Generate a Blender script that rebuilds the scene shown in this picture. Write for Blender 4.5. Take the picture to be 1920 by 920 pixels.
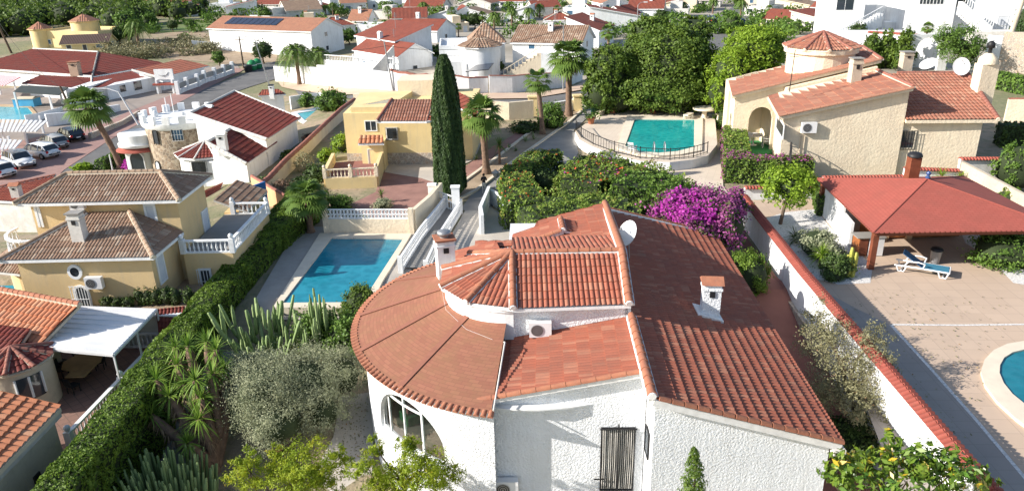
import bpy, math, random
import numpy as np
from math import sin, cos, pi, radians, atan, atan2, sqrt, hypot
from mathutils import Vector as V, Matrix, noise
for _o in list(bpy.data.objects): bpy.data.objects.remove(_o)
scn = bpy.context.scene
COL = scn.collection
# ---------------------------------------------------------------- camera
F = 1400.0; PIT = atan(555/1400.0); ROLL = radians(1.3); H = 19.0
cp, sp, cr, sr = cos(PIT), sin(PIT), cos(ROLL), sin(ROLL)
cam_d = bpy.data.cameras.new('camera'); cam = bpy.data.objects.new('camera', cam_d); COL.objects.link(cam)
cam_d.sensor_width = 36; cam_d.lens = 36*F/1920; cam_d.clip_end = 3000; cam_d.clip_start = .3
_R = V((1,0,0)); _D = V((0,-sp,-cp)); _Fw = V((0,cp,-sp))
_X = _R*cr + _D*sr; _Y = _R*sr - _D*cr; _Z = -_Fw
cam.matrix_world = Matrix(((_X.x,_Y.x,_Z.x,0),(_X.y,_Y.y,_Z.y,0),(_X.z,_Y.z,_Z.z,H),(0,0,0,1)))
scn.camera = cam
# ---------------------------------------------------------------- light
SUN_AZ = 13.5; SUN_EL = 27.0      # light travels towards +x, turned SUN_AZ degrees towards +y
wd = bpy.data.worlds.new('World'); scn.world = wd; wd.use_nodes = True
nt = wd.node_tree; bgn = nt.nodes['Background']; sky = nt.nodes.new('ShaderNodeTexSky')
sky.sky_type = 'NISHITA'; sky.sun_disc = False; sky.sun_elevation = radians(SUN_EL)
sky.sun_rotation = radians(270-SUN_AZ)
nt.links.new(sky.outputs[0], bgn.inputs[0]); bgn.inputs[1].default_value = 0.11
sd = bpy.data.lights.new('sun', 'SUN'); sd.energy = 5.0; sd.angle = radians(.5); sd.color = (1,.94,.86)
sun = bpy.data.objects.new('sun', sd); COL.objects.link(sun)
_tr = V((cos(radians(SUN_AZ))*cos(radians(SUN_EL)), sin(radians(SUN_AZ))*cos(radians(SUN_EL)), -sin(radians(SUN_EL))))
sun.rotation_euler = _tr.to_track_quat('-Z','Y').to_euler()
vs = scn.view_settings; vs.view_transform = 'Standard'; vs.look = 'None'; vs.gamma = 1; vs.exposure = 0.84
# ---------------------------------------------------------------- pixel -> place
def ray(px, py):
    dx = px-960; dy = py-460
    x = dx*cr-dy*sr; y = dx*sr+dy*cr
    return V((x, F*cp-y*sp, -F*sp-y*cp))
def P(px, py, z=0.0):
    r = ray(px,py); t = (z-H)/r.z
    return V((r.x*t, r.y*t, z))
def proj(p):
    x,y,z = p[0],p[1],p[2]-H
    d = y*cp-z*sp; v = -y*sp-z*cp
    X = F*x/d; Y = F*v/d
    return (960+X*cr+Y*sr, 460-X*sr+Y*cr)
def ZT(b, py):                       # height over b that shows at picture row py
    lo, hi = -8.0, 60.0
    for _ in range(40):
        m = (lo+hi)/2
        if proj((b[0],b[1],m))[1] > py: lo = m
        else: hi = m
    return lo
def PW(px, py, A, B):                # point on the vertical plane through A and B
    r = ray(px,py); d = V((B[0]-A[0], B[1]-A[1])); n = V((-d.y, d.x))
    t = (n.x*A[0]+n.y*A[1])/(n.x*r.x+n.y*r.y)
    return V((r.x*t, r.y*t, H+r.z*t))
# ---------------------------------------------------------------- materials
def newmat(name):
    m = bpy.data.materials.new(name); m.use_nodes = True
    t = m.node_tree; return m, t, t.nodes['Principled BSDF']
def N(t, typ, **k):
    n = t.nodes.new(typ)
    for a,b in k.items(): setattr(n,a,b)
    return n
def mixc(t, fac, a, b, blend='MIX'):
    n = N(t,'ShaderNodeMix', data_type='RGBA', blend_type=blend)
    for i,v in ((0,fac),(6,a),(7,b)):
        if isinstance(v,(tuple,list)): n.inputs[i].default_value = (*v[:3],1)
        elif isinstance(v,(int,float)): n.inputs[i].default_value = v
        else: t.links.new(v, n.inputs[i])
    return n.outputs[2]
def mth(t, op, a, b=None, c=None):
    n = N(t,'ShaderNodeMath', operation=op)
    for i,v in enumerate((a,b,c)):
        if v is None: continue
        if isinstance(v,(int,float)): n.inputs[i].default_value = v
        else: t.links.new(v, n.inputs[i])
    return n.outputs[0]
def ramp(t, v, lo, hi):
    n = N(t,'ShaderNodeMapRange'); n.inputs[1].default_value = lo; n.inputs[2].default_value = hi
    t.links.new(v, n.inputs[0]); return n.outputs[0]
def nz(t, scale, detail=4, vec=None, rough=.55):
    n = N(t,'ShaderNodeTexNoise'); n.inputs['Scale'].default_value = scale; n.inputs['Detail'].default_value = detail
    n.inputs['Roughness'].default_value = rough
    if vec is None: vec = N(t,'ShaderNodeNewGeometry').outputs['Position']
    t.links.new(vec, n.inputs['Vector']); return n.outputs['Fac']
def bump(t, p, h, strength, dist=.05):
    b = N(t,'ShaderNodeBump'); b.inputs['Strength'].default_value = strength; b.inputs['Distance'].default_value = dist
    t.links.new(h, b.inputs['Height']); t.links.new(b.outputs[0], p.inputs['Normal'])
def M(name, c1, c2=None, scale=.6, rough=.85, bmp=0, bscale=12, bdist=.04, spec=.3, metal=0, dirt=0, lo=.35, hi=.65, streak=0):
    m,t,p = newmat(name)
    c2 = c2 or tuple(x*.86 for x in c1)
    col = mixc(t, ramp(t, nz(t,scale,5), lo, hi), c1, c2)
    if dirt:
        col = mixc(t, mth(t,'MULTIPLY', ramp(t, nz(t,scale*3.7,6,rough=.7), .52, .75), dirt), col, (.22,.18,.13))
    if streak:
        mp = N(t,'ShaderNodeMapping'); mp.inputs['Scale'].default_value = (1,1,.12); t.links.new(N(t,'ShaderNodeNewGeometry').outputs['Position'], mp.inputs[0])
        col = mixc(t, mth(t,'MULTIPLY', ramp(t, nz(t,2.6,6,mp.outputs[0],.7), .50, .78), streak), col, (.36,.33,.28))
    t.links.new(col, p.inputs['Base Color'])
    p.inputs['Roughness'].default_value = rough; p.inputs['Specular IOR Level'].default_value = spec
    p.inputs['Metallic'].default_value = metal
    if bmp: bump(t, p, nz(t,bscale,4), bmp, bdist)
    return m
def M_tile(name, a, b, c=None, flat=False, dark=.5, weather=.35, wcol=(.10,.085,.07), rough=.75, horiz=False):
    m,t,p = newmat(name)
    uv = N(t,'ShaderNodeUVMap').outputs[0]
    s = N(t,'ShaderNodeSeparateXYZ'); t.links.new(uv, s.inputs[0])
    cb = N(t,'ShaderNodeCombineXYZ')
    t.links.new(mth(t,'FLOOR',mth(t,'ADD',s.outputs[0],.5)), cb.inputs[0]); t.links.new(mth(t,'FLOOR',s.outputs[1]), cb.inputs[1])
    w = N(t,'ShaderNodeTexWhiteNoise', noise_dimensions='2D'); t.links.new(cb.outputs[0], w.inputs['Vector'])
    col = mixc(t, w.outputs['Value'], a, b)
    if c: col = mixc(t, ramp(t,w.outputs['Value'],.7,.95), col, c)
    col = mixc(t, mth(t,'MULTIPLY', ramp(t, nz(t,.9,6,rough=.7), .42, .72), weather), col, wcol)
    if flat:
        ch = mth(t,'ABSOLUTE', mth(t,'SINE', mth(t,'MULTIPLY', s.outputs[0], pi)))
        fr = mth(t,'FRACT', s.outputs[1])
        ridge = mth(t,'ADD', ch, mth(t,'MULTIPLY', fr, .3))
        col = mixc(t, ramp(t, ch, .55, .1), col, tuple(x*.5 for x in a))
        bump(t, p, ridge, .9, .08)
    else:
        bump(t, p, nz(t,14,3), .25, .02)
    t.links.new(col, p.inputs['Base Color']); p.inputs['Roughness'].default_value = rough
    p.inputs['Specular IOR Level'].default_value = .25
    return m
def M_brick(name, c1, c2, mortar, bw, bh, ms=.02, uvs=False, bmp=.3, rot=0, off=.5, rough=.85, nscale=.4, nstr=.25, ncol=None):
    m,t,p = newmat(name)
    if uvs: vec = N(t,'ShaderNodeUVMap').outputs[0]
    else: vec = N(t,'ShaderNodeNewGeometry').outputs['Position']
    mp = N(t,'ShaderNodeMapping'); mp.inputs['Rotation'].default_value = (0,0,radians(rot)); t.links.new(vec, mp.inputs[0])
    b = N(t,'ShaderNodeTexBrick'); t.links.new(mp.outputs[0], b.inputs['Vector']); b.offset = off
    b.inputs['Color1'].default_value = (*c1,1); b.inputs['Color2'].default_value = (*c2,1); b.inputs['Mortar'].default_value = (*mortar,1)
    b.inputs['Scale'].default_value = 1; b.inputs['Brick Width'].default_value = bw; b.inputs['Row Height'].default_value = bh
    b.inputs['Mortar Size'].default_value = ms; b.inputs['Mortar Smooth'].default_value = .1; b.inputs['Bias'].default_value = 0
    col = mixc(t, mth(t,'MULTIPLY', ramp(t, nz(t,nscale,6), .4, .7), nstr), b.outputs['Color'], ncol or tuple(x*.6 for x in c1))
    t.links.new(col, p.inputs['Base Color']); p.inputs['Roughness'].default_value = rough
    p.inputs['Specular IOR Level'].default_value = .25
    if bmp: bump(t, p, b.outputs['Fac'], -bmp, .02)
    return m
def M_stone(name, cols, mortar, scale=3.2, edge=.06):
    m,t,p = newmat(name)
    pos = N(t,'ShaderNodeNewGeometry').outputs['Position']
    v = N(t,'ShaderNodeTexVoronoi'); v.inputs['Scale'].default_value = scale; t.links.new(pos, v.inputs['Vector'])
    e = N(t,'ShaderNodeTexVoronoi', feature='DISTANCE_TO_EDGE'); e.inputs['Scale'].default_value = scale; t.links.new(pos, e.inputs['Vector'])
    s = N(t,'ShaderNodeSeparateXYZ'); t.links.new(v.outputs['Color'], s.inputs[0])
    col = mixc(t, s.outputs[0], cols[0], cols[1])
    col = mixc(t, ramp(t,s.outputs[1],.6,.9), col, cols[2])
    f = ramp(t, e.outputs['Distance'], edge*.4, edge)
    col = mixc(t, f, mortar, col)
    t.links.new(col, p.inputs['Base Color']); p.inputs['Roughness'].default_value = .9
    bump(t, p, mth(t,'ADD', f, mth(t,'MULTIPLY', nz(t,9),.5)), .6, .05)
    return m
def M_leaf(name, a, b, c=None, trans=.25, cth=.85, rough=.6, spec=.3):
    m,t,p = newmat(name)
    at = N(t,'ShaderNodeAttribute'); at.attribute_name = 'var'
    col = mixc(t, at.outputs['Fac'], a, b)
    if c: col = mixc(t, ramp(t, at.outputs['Fac'], cth, cth+.03), col, c)
    t.links.new(col, p.inputs['Base Color']); p.inputs['Roughness'].default_value = rough
    p.inputs['Specular IOR Level'].default_value = spec
    if trans:
        tr = N(t,'ShaderNodeBsdfTranslucent'); t.links.new(col, tr.inputs[0])
        ms = N(t,'ShaderNodeMixShader'); ms.inputs[0].default_value = trans
        t.links.new(p.outputs[0], ms.inputs[1]); t.links.new(tr.outputs[0], ms.inputs[2])
        t.links.new(ms.outputs[0], t.nodes['Material Output'].inputs[0])
    return m
def M_glass(name, c=(.03,.04,.05), rough=.06):
    m,t,p = newmat(name); p.inputs['Base Color'].default_value = (*c,1); p.inputs['Roughness'].default_value = rough
    p.inputs['Specular IOR Level'].default_value = .8; return m
def M_water(name, c, c2):
    m,t,p = newmat(name)
    col = mixc(t, ramp(t, nz(t,.35,3), .35, .65), c, c2)
    v = N(t,'ShaderNodeTexVoronoi', feature='SMOOTH_F1'); v.inputs['Scale'].default_value = 2.2
    pos = N(t,'ShaderNodeNewGeometry').outputs['Position']; t.links.new(pos, v.inputs['Vector'])
    col = mixc(t, mth(t,'MULTIPLY', ramp(t, v.outputs['Distance'], .25, .6), .3), col, tuple(min(1,x*1.5+.02) for x in c))  # lighter cell net, faint ripple and caustic light put into the water colour
    t.links.new(col, p.inputs['Base Color']); p.inputs['Roughness'].default_value = .06; p.inputs['IOR'].default_value = 1.33
    bump(t, p, nz(t,2.6,4), .55, .04)
    return m
W_STUCCO = M('white_stucco', (.78,.80,.82), (.72,.74,.76), bmp=1.0, bscale=12, bdist=.08, rough=.9, dirt=.1, streak=.22)
W_PAINT = M('white_paint', (.79,.80,.80), (.72,.73,.73), bmp=.25, bscale=6, dirt=.15, streak=.4)
MORTAR = M('white_mortar', (.78,.77,.75), (.66,.65,.63), scale=3, dirt=.2)
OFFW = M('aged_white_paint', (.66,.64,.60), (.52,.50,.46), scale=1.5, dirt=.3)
CREAM = M('cream_render', (.74,.64,.48), (.69,.58,.43), bmp=.7, bscale=5, bdist=.06, rough=.9, dirt=.12, streak=.35)
YELLOW = M('yellow_render', (.66,.49,.26), (.60,.44,.23), bmp=.35, bscale=20, rough=.9, dirt=.12, streak=.3)
PALEY = M('pale_yellow_render', (.74,.59,.31), (.68,.53,.27), bmp=.35, bscale=14, rough=.9, dirt=.12, streak=.3)
BEIGE = M('beige_render', (.55,.47,.36), (.47,.40,.31), bmp=.5, bscale=6, rough=.9, dirt=.35)
GREYR = M('grey_render', (.45,.42,.38), (.36,.34,.31), bmp=.5, bscale=6, rough=.9, dirt=.35)
T_MAIN = M_tile('terracotta_tile', (.35,.115,.07), (.29,.092,.056), (.38,.16,.10), weather=.35)
T_RED = M_tile('red_tile', (.30,.075,.045), (.25,.06,.038), (.34,.10,.06), weather=.25)
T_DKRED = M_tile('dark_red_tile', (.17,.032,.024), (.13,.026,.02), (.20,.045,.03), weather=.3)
T_ORANGE = M_tile('orange_tile', (.50,.20,.10), (.42,.16,.08), (.55,.28,.16), weather=.25)
T_AGED = M_tile('aged_brown_tile', (.30,.19,.13), (.24,.15,.10), (.40,.30,.22), weather=.45)
T_CLAY = M_tile('clay_tile', (.36,.148,.095), (.31,.125,.08), (.40,.2,.13), weather=.4)
TF_RED = M_tile('far_red_tile', (.28,.075,.045), (.22,.055,.035), flat=True)
TF_DK = M_tile('far_maroon_tile', (.22,.045,.030), (.17,.036,.025), flat=True)
TF_AGED = M_tile('far_aged_tile', (.36,.25,.17), (.30,.20,.14), flat=True)
TF_OR = M_tile('far_clay_tile', (.42,.20,.12), (.36,.16,.10), flat=True)
SHINGLE = M_brick('bitumen_shingle', (.31,.135,.085), (.26,.108,.07), (.235,.10,.066), .42, .17, .016, uvs=True, bmp=.35, nscale=1.6, nstr=.45, ncol=(.24,.14,.07))
SHINGLE_RED = M_brick('red_shingle', (.36,.095,.07), (.33,.085,.062), (.28,.07,.052), .42, .22, .02, uvs=True, bmp=.4, nscale=.9, nstr=.45, ncol=(.24,.075,.055))
SEAM = M('shingle_seam', (.29,.122,.08), (.25,.105,.07), scale=4)
TCAP = M('terracotta_cap', (.37,.15,.085), (.29,.115,.07), scale=2.5, dirt=.35, bmp=.2)
TCAPR = M('red_cap_tile', (.33,.085,.06), (.27,.07,.05), scale=2.5, dirt=.25)
TCAPB = M('weathered_cap_tile', (.33,.13,.09), (.22,.09,.07), scale=3, dirt=.4)
GLASS = M_glass('dark_glass'); GLASSB = M_glass('blue_glass', (.05,.12,.2))
SHUT = M('white_shutter', (.62,.64,.66), (.55,.57,.6), rough=.6)
IRON = M('black_iron', (.02,.02,.022), rough=.5); GALV = M('galvanised_metal', (.35,.36,.37), metal=.6, rough=.45)
BARK = M('bark', (.16,.11,.075), (.09,.065,.045), scale=4, bmp=.6, bscale=14)
PALMBARK = M('palm_bark', (.22,.14,.095), (.13,.085,.06), scale=5, bmp=.8, bscale=9)
L_HEDGE = M_leaf('conifer_hedge_leaf', (.07,.13,.014), (.17,.26,.03), trans=.3)
TCAPA = M('aged_cap_tile', (.36,.25,.17), (.24,.17,.12), scale=4, dirt=.3)
L_CYP = M_leaf('cypress_leaf', (.022,.05,.014), (.055,.10,.022), trans=.15)
L_PINE = M_leaf('pine_leaf', (.05,.10,.014), (.15,.22,.03), trans=.28)
L_BRIGHT = M_leaf('bright_leaf', (.15,.26,.02), (.30,.42,.04), trans=.4)
L_YEL = M_leaf('yellow_green_leaf', (.17,.26,.015), (.34,.38,.02), (.45,.36,.02), trans=.35, cth=.9)
L_GREEN = M_leaf('green_leaf', (.055,.12,.02), (.16,.26,.04), trans=.3)
L_DARK = M_leaf('dark_leaf', (.03,.06,.015), (.08,.13,.025), trans=.2)
L_OLIVE = M_leaf('olive_leaf', (.22,.25,.14), (.42,.43,.27), trans=.28)
L_GREY = M_leaf('dry_grey_leaf', (.16,.155,.08), (.30,.28,.15), (.32,.2,.10), trans=.2, cth=.9)
L_PALM = M_leaf('palm_leaf', (.06,.12,.02), (.17,.26,.05), (.26,.2,.09), trans=.25, cth=.96)
L_PALMDRY = M_leaf('dry_palm_leaf', (.20,.13,.07), (.32,.22,.13), trans=.1)
L_BOUG = M_leaf('mixed_hedge_leaf', (.08,.16,.022), (.25,.34,.06), (.28,.15,.06), trans=.32, cth=.985)
L_MAG = M_leaf('magenta_bract', (.36,.025,.30), (.55,.07,.46), trans=.35)
L_DULLP = M_leaf('dull_purple_bract', (.26,.06,.18), (.42,.11,.33), (.12,.16,.04), trans=.3, cth=.62)
L_RUST = M_leaf('reddish_leaf', (.14,.10,.06), (.22,.13,.09), (.3,.08,.1), trans=.2, cth=.9)
L_CITRUS = M_leaf('glossy_leaf', (.06,.15,.02), (.20,.27,.03), (.58,.40,.03), trans=.3, cth=.82, rough=.35, spec=.5)
L_CACT = M_leaf('cactus_skin', (.13,.20,.07), (.27,.35,.15), trans=0)
L_CACTY = M_leaf('yellow_cactus_skin', (.36,.36,.06), (.44,.42,.09), trans=0)
CORE = M('dark_core', (.03,.045,.015), (.02,.03,.01))  # added dark filler inside foliage that blocks see-through, inner shade in its colour
ASPH = M('asphalt', (.16,.155,.15), (.12,.118,.115), scale=.5, bmp=.15, bscale=20)
PINKPAVE = M_brick('pink_paving', (.36,.22,.19), (.32,.19,.165), (.22,.17,.15), .6,.6, .02, off=0)
CONC = M('pale_concrete', (.52,.47,.40), (.43,.39,.34), scale=.7, dirt=.2, bmp=.2)
GREYC = M('grey_concrete', (.30,.285,.26), (.24,.23,.215), scale=.6, dirt=.2)
SAND = M('sandy_soil', (.38,.29,.20), (.28,.21,.14), scale=.5, dirt=.3, bmp=.5)
DECK = M_brick('deck_tile', (.50,.38,.285), (.47,.355,.265), (.35,.27,.21), 1.0,1.0,.012, off=0, rot=4, bmp=.15, nstr=.25, ncol=(.36,.28,.22))
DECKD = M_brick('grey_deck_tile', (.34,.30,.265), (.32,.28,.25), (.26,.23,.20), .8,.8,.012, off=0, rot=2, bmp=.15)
CREAMPAVE = M_brick('cream_paving', (.62,.53,.42), (.58,.49,.39), (.5,.42,.33), .6,.6,.012, off=0, rot=20, bmp=.1)
COPING = M('stone_coping', (.68,.60,.47), (.60,.53,.42), scale=1.2)
REDGRAV = M('red_gravel', (.34,.185,.15), (.26,.14,.115), scale=.8, bmp=.8, bscale=25)
WGRAV = M('white_gravel', (.70,.68,.65), (.50,.48,.46), scale=9, bmp=1, bscale=18, lo=.45, hi=.6)
REDPAVE = M('red_terrace_tile', (.27,.12,.095), (.23,.10,.08), scale=.8)
TERRA_T = M('terracotta_pot', (.42,.17,.09), rough=.8)
STONE = M_stone('rubble_stone', [(.30,.22,.15),(.18,.14,.10),(.40,.32,.23)], (.42,.36,.28), 3.0)
STONEW = M_stone('pale_rubble_stone', [(.46,.38,.30),(.36,.31,.26),(.50,.36,.25)], (.62,.56,.46), 3.0)
WOODR = M('reddish_wood', (.20,.06,.03), (.15,.045,.022), scale=3, rough=.6)
WOODO = M('varnished_wood', (.34,.12,.035), (.27,.09,.028), scale=3, rough=.5)
WOODT = M('table_wood', (.38,.25,.12), (.3,.19,.09), scale=2)
PLASTIC = M('white_plastic', (.76,.76,.76), rough=.4, spec=.5)
BLUEF = M('blue_fabric', (.02,.075,.16), (.015,.055,.12), rough=.8); BLUEF2 = M('faded_blue_fabric', (.05,.2,.3), rough=.8)
GREENC = M('green_carpet', (.03,.22,.07), (.025,.17,.055))
SHADEN = M('dark_shade_net', (.035,.045,.045), (.05,.06,.055), scale=2); TEALN = M('teal_net', (.02,.10,.09), (.015,.07,.065))
CARW = M('white_car_paint', (.78,.79,.80), (.76,.77,.78), rough=.18, spec=.6); CARB = M('black_car_paint', (.02,.022,.025), rough=.15, spec=.6)
CARS = M('silver_car_paint', (.45,.43,.40), rough=.25, metal=.4); CARBL = M('blue_car_paint', (.03,.07,.2), rough=.2, spec=.6)
RUBBER = M('rubber', (.02,.02,.02)); REDL = M('red_lamp', (.5,.02,.02), rough=.2); LAMP = M('clear_lamp', (.7,.7,.7), rough=.1)
GREENP = M('green_bin_plastic', (.02,.22,.08), rough=.5); SOLAR = M('solar_glass', (.025,.03,.05), rough=.2, spec=.7)
WATER1 = M_water('pool_water', (.012,.20,.27), (.010,.165,.235)); WATER2 = M_water('turquoise_water', (.010,.30,.28), (.008,.24,.24))
WATER3 = M_water('deep_water', (.008,.13,.17), (.010,.16,.21))
# ---------------------------------------------------------------- mesh builder
class MB:
    def __init__(s): s.v=[]; s.f=[]; s.m=[]; s.uv={}; s.sm=[]
    def add(s, vs, fs, mi=0, smooth=False, uvs=None):
        o = len(s.v); s.v += [tuple(p) for p in vs]
        for k,f in enumerate(fs):
            if uvs: s.uv[len(s.f)] = [uvs[i] for i in f]
            s.f.append(tuple(i+o for i in f)); s.m.append(mi); s.sm.append(smooth)
        return s
    def box(s, a, b, mi=0, yaw=0, piv=None):
        x0,y0,z0 = a; x1,y1,z1 = b
        vs=[(x0,y0,z0),(x1,y0,z0),(x1,y1,z0),(x0,y1,z0),(x0,y0,z1),(x1,y0,z1),(x1,y1,z1),(x0,y1,z1)]
        if yaw:
            px,py = piv if piv else ((x0+x1)/2,(y0+y1)/2); c,n=cos(yaw),sin(yaw)
            vs=[(px+(x-px)*c-(y-py)*n, py+(x-px)*n+(y-py)*c, z) for x,y,z in vs]
        return s.add(vs, [(0,3,2,1),(4,5,6,7),(0,1,5,4),(1,2,6,5),(2,3,7,6),(3,0,4,7)], mi)
    def bar(s, a, b, w, h, mi=0, up=V((0,0,1))):       # box beam from a to b
        a=V(a); b=V(b); d=(b-a).normalized()
        if abs(d.dot(up))>.99: up=V((0,1,0))
        r=d.cross(up).normalized()*(w/2); u=r.cross(d).normalized()*(h/2)
        vs=[a-r-u,a+r-u,a+r+u,a-r+u,b-r-u,b+r-u,b+r+u,b-r+u]
        return s.add(vs, [(0,1,2,3),(7,6,5,4),(0,4,5,1),(1,5,6,2),(2,6,7,3),(3,7,4,0)], mi)
    def prism(s, poly, z0, z1, mi=0, mtop=None):
        n=len(poly); a=sum(poly[i][0]*poly[(i+1)%n][1]-poly[(i+1)%n][0]*poly[i][1] for i in range(n))
        if a<0: poly=poly[::-1]
        f0=z0 if callable(z0) else (lambda p:z0); f1=z1 if callable(z1) else (lambda p:z1)
        vs=[(p[0],p[1],f0(p)) for p in poly]+[(p[0],p[1],f1(p)) for p in poly]
        s.add(vs, [tuple(range(n))[::-1]]+[(i,(i+1)%n,(i+1)%n+n,i+n) for i in range(n)], mi)
        s.add(vs[n:], [tuple(range(n))], mi if mtop is None else mtop)
        return s
    def tube(s, path, rad, n=8, mi=0, caps=True, smooth=True):
        path=[V(p) for p in path]; k=len(path)
        rs = rad if isinstance(rad,(list,tuple)) else [rad]*k
        vs=[]; ref=None
        for i,p in enumerate(path):
            d=(path[min(i+1,k-1)]-path[max(i-1,0)])
            d = d.normalized() if d.length>1e-9 else V((0,0,1))
            if ref is None: ref = V((1,0,0)) if abs(d.x)<.9 else V((0,1,0))
            a=(ref-d*ref.dot(d)).normalized(); b=d.cross(a); ref=a
            for j in range(n):
                t=2*pi*j/n; vs.append(p+(a*cos(t)+b*sin(t))*rs[i])
        fs=[(i*n+j,i*n+(j+1)%n,(i+1)*n+(j+1)%n,(i+1)*n+j) for i in range(k-1) for j in range(n)]
        s.add(vs,fs,mi,smooth)
        if caps: s.add(vs[:n]+vs[-n:],[tuple(range(n))[::-1],tuple(range(n,2*n))],mi)
        return s
    def lathe(s, prof, c=(0,0,0), n=12, mi=0, smooth=True):
        vs=[(c[0]+r*cos(2*pi*j/n), c[1]+r*sin(2*pi*j/n), c[2]+z) for r,z in prof for j in range(n)]
        fs=[(i*n+j,i*n+(j+1)%n,(i+1)*n+(j+1)%n,(i+1)*n+j) for i in range(len(prof)-1) for j in range(n)]
        s.add(vs,fs,mi,smooth); s.add(vs[:n],[tuple(range(n))[::-1]],mi); s.add(vs[-n:],[tuple(range(n))],mi)
        return s
    def halftube(s, a, b, r, r2=None, n=6, mi=0, up=V((0,0,1)), down=False):
        a=V(a); b=V(b); d=(b-a).normalized(); x=d.cross(up).normalized(); u=x.cross(d); r2=r2 or r
        vs=[a+(x*cos(pi*j/n)+u*sin(pi*j/n))*r for j in range(n+1)]+[b+(x*cos(pi*j/n)+u*sin(pi*j/n))*r2 for j in range(n+1)]
        fs=[(j,j+1,n+2+j,n+1+j) for j in range(n)]
        s.add(vs,fs,mi,True); s.add(vs,[tuple(range(n+1))[::-1],tuple(range(n+1,2*n+2))],mi)
        return s
    def mesh(s, name, mats, org=(0,0,0)):
        me=bpy.data.meshes.new(name); o=V(org)
        me.from_pydata([(x-o.x,y-o.y,z-o.z) for x,y,z in s.v],[],s.f)
        for m in mats: me.materials.append(m)
        me.polygons.foreach_set('material_index', s.m); me.polygons.foreach_set('use_smooth', s.sm)
        if s.uv:
            ul=me.uv_layers.new(name='UVMap')
            for k,us in s.uv.items():
                for li,u in zip(me.polygons[k].loop_indices, us): ul.data[li].uv = u
        return me
ORG = {}
def thing(name, label, cat, loc, group=None):
    o=bpy.data.objects.new(name,None); COL.objects.link(o); o.location=loc; o.empty_display_size=.3
    o['label']=label; o['category']=cat
    if group: o['group']=group
    ORG[o.name]=V(loc); return o
def mk(name, mb, mats, parent=None, org=None):
    if not isinstance(mats,(list,tuple)): mats=[mats]
    if parent is not None: og=ORG[parent.name]
    else: og=V(org) if org is not None else V((0,0,0))
    me = mb.mesh(name,mats,og) if isinstance(mb,MB) else mb
    o=bpy.data.objects.new(name,me); COL.objects.link(o)
    if parent is not None: o.parent=parent
    else: o.location=og
    ORG[o.name]=og; return o
def solo(name, mb, mats, label, cat, org, group=None, kind=None):
    o=mk(name,mb,mats,None,org)
    if label: o['label']=label
    if cat: o['category']=cat
    if group: o['group']=group
    if kind: o['kind']=kind
    return o
def struct(name, mb, mats): 
    o=mk(name,mb,mats); o['kind']='structure'; return o
def kids(o): return [c for c in ALLP.get(o.name,[])]
def dup(root, loc, rz=0, sc=1, label=None, group=None, cat=None):
    def cpy(o,par):
        c=o.copy(); COL.objects.link(c); ORG[c.name]=V((0,0,0))
        if par is not None: c.parent=par
        for ch in o.children: cpy(ch,c)
        return c
    r=cpy(root,None); r.location=loc; r.rotation_euler=(0,0,rz)
    r.scale = sc if isinstance(sc,(tuple,list)) else (sc,sc,sc)
    if label: r['label']=label
    if group: r['group']=group
    if cat: r['category']=cat
    return r
def sheet(name, pts, z, mat):        # ground sheet with picture corners
    w=[P(a,b,z) for a,b in pts]; mb=MB(); mb.add([(p.x,p.y,z) for p in w],[tuple(range(len(w)))])
    a=sum(w[i].x*w[(i+1)%len(w)].y-w[(i+1)%len(w)].x*w[i].y for i in range(len(w)))
    if a<0: mb.f=[mb.f[0][::-1]]
    return struct(name,mb,mat)
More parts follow.
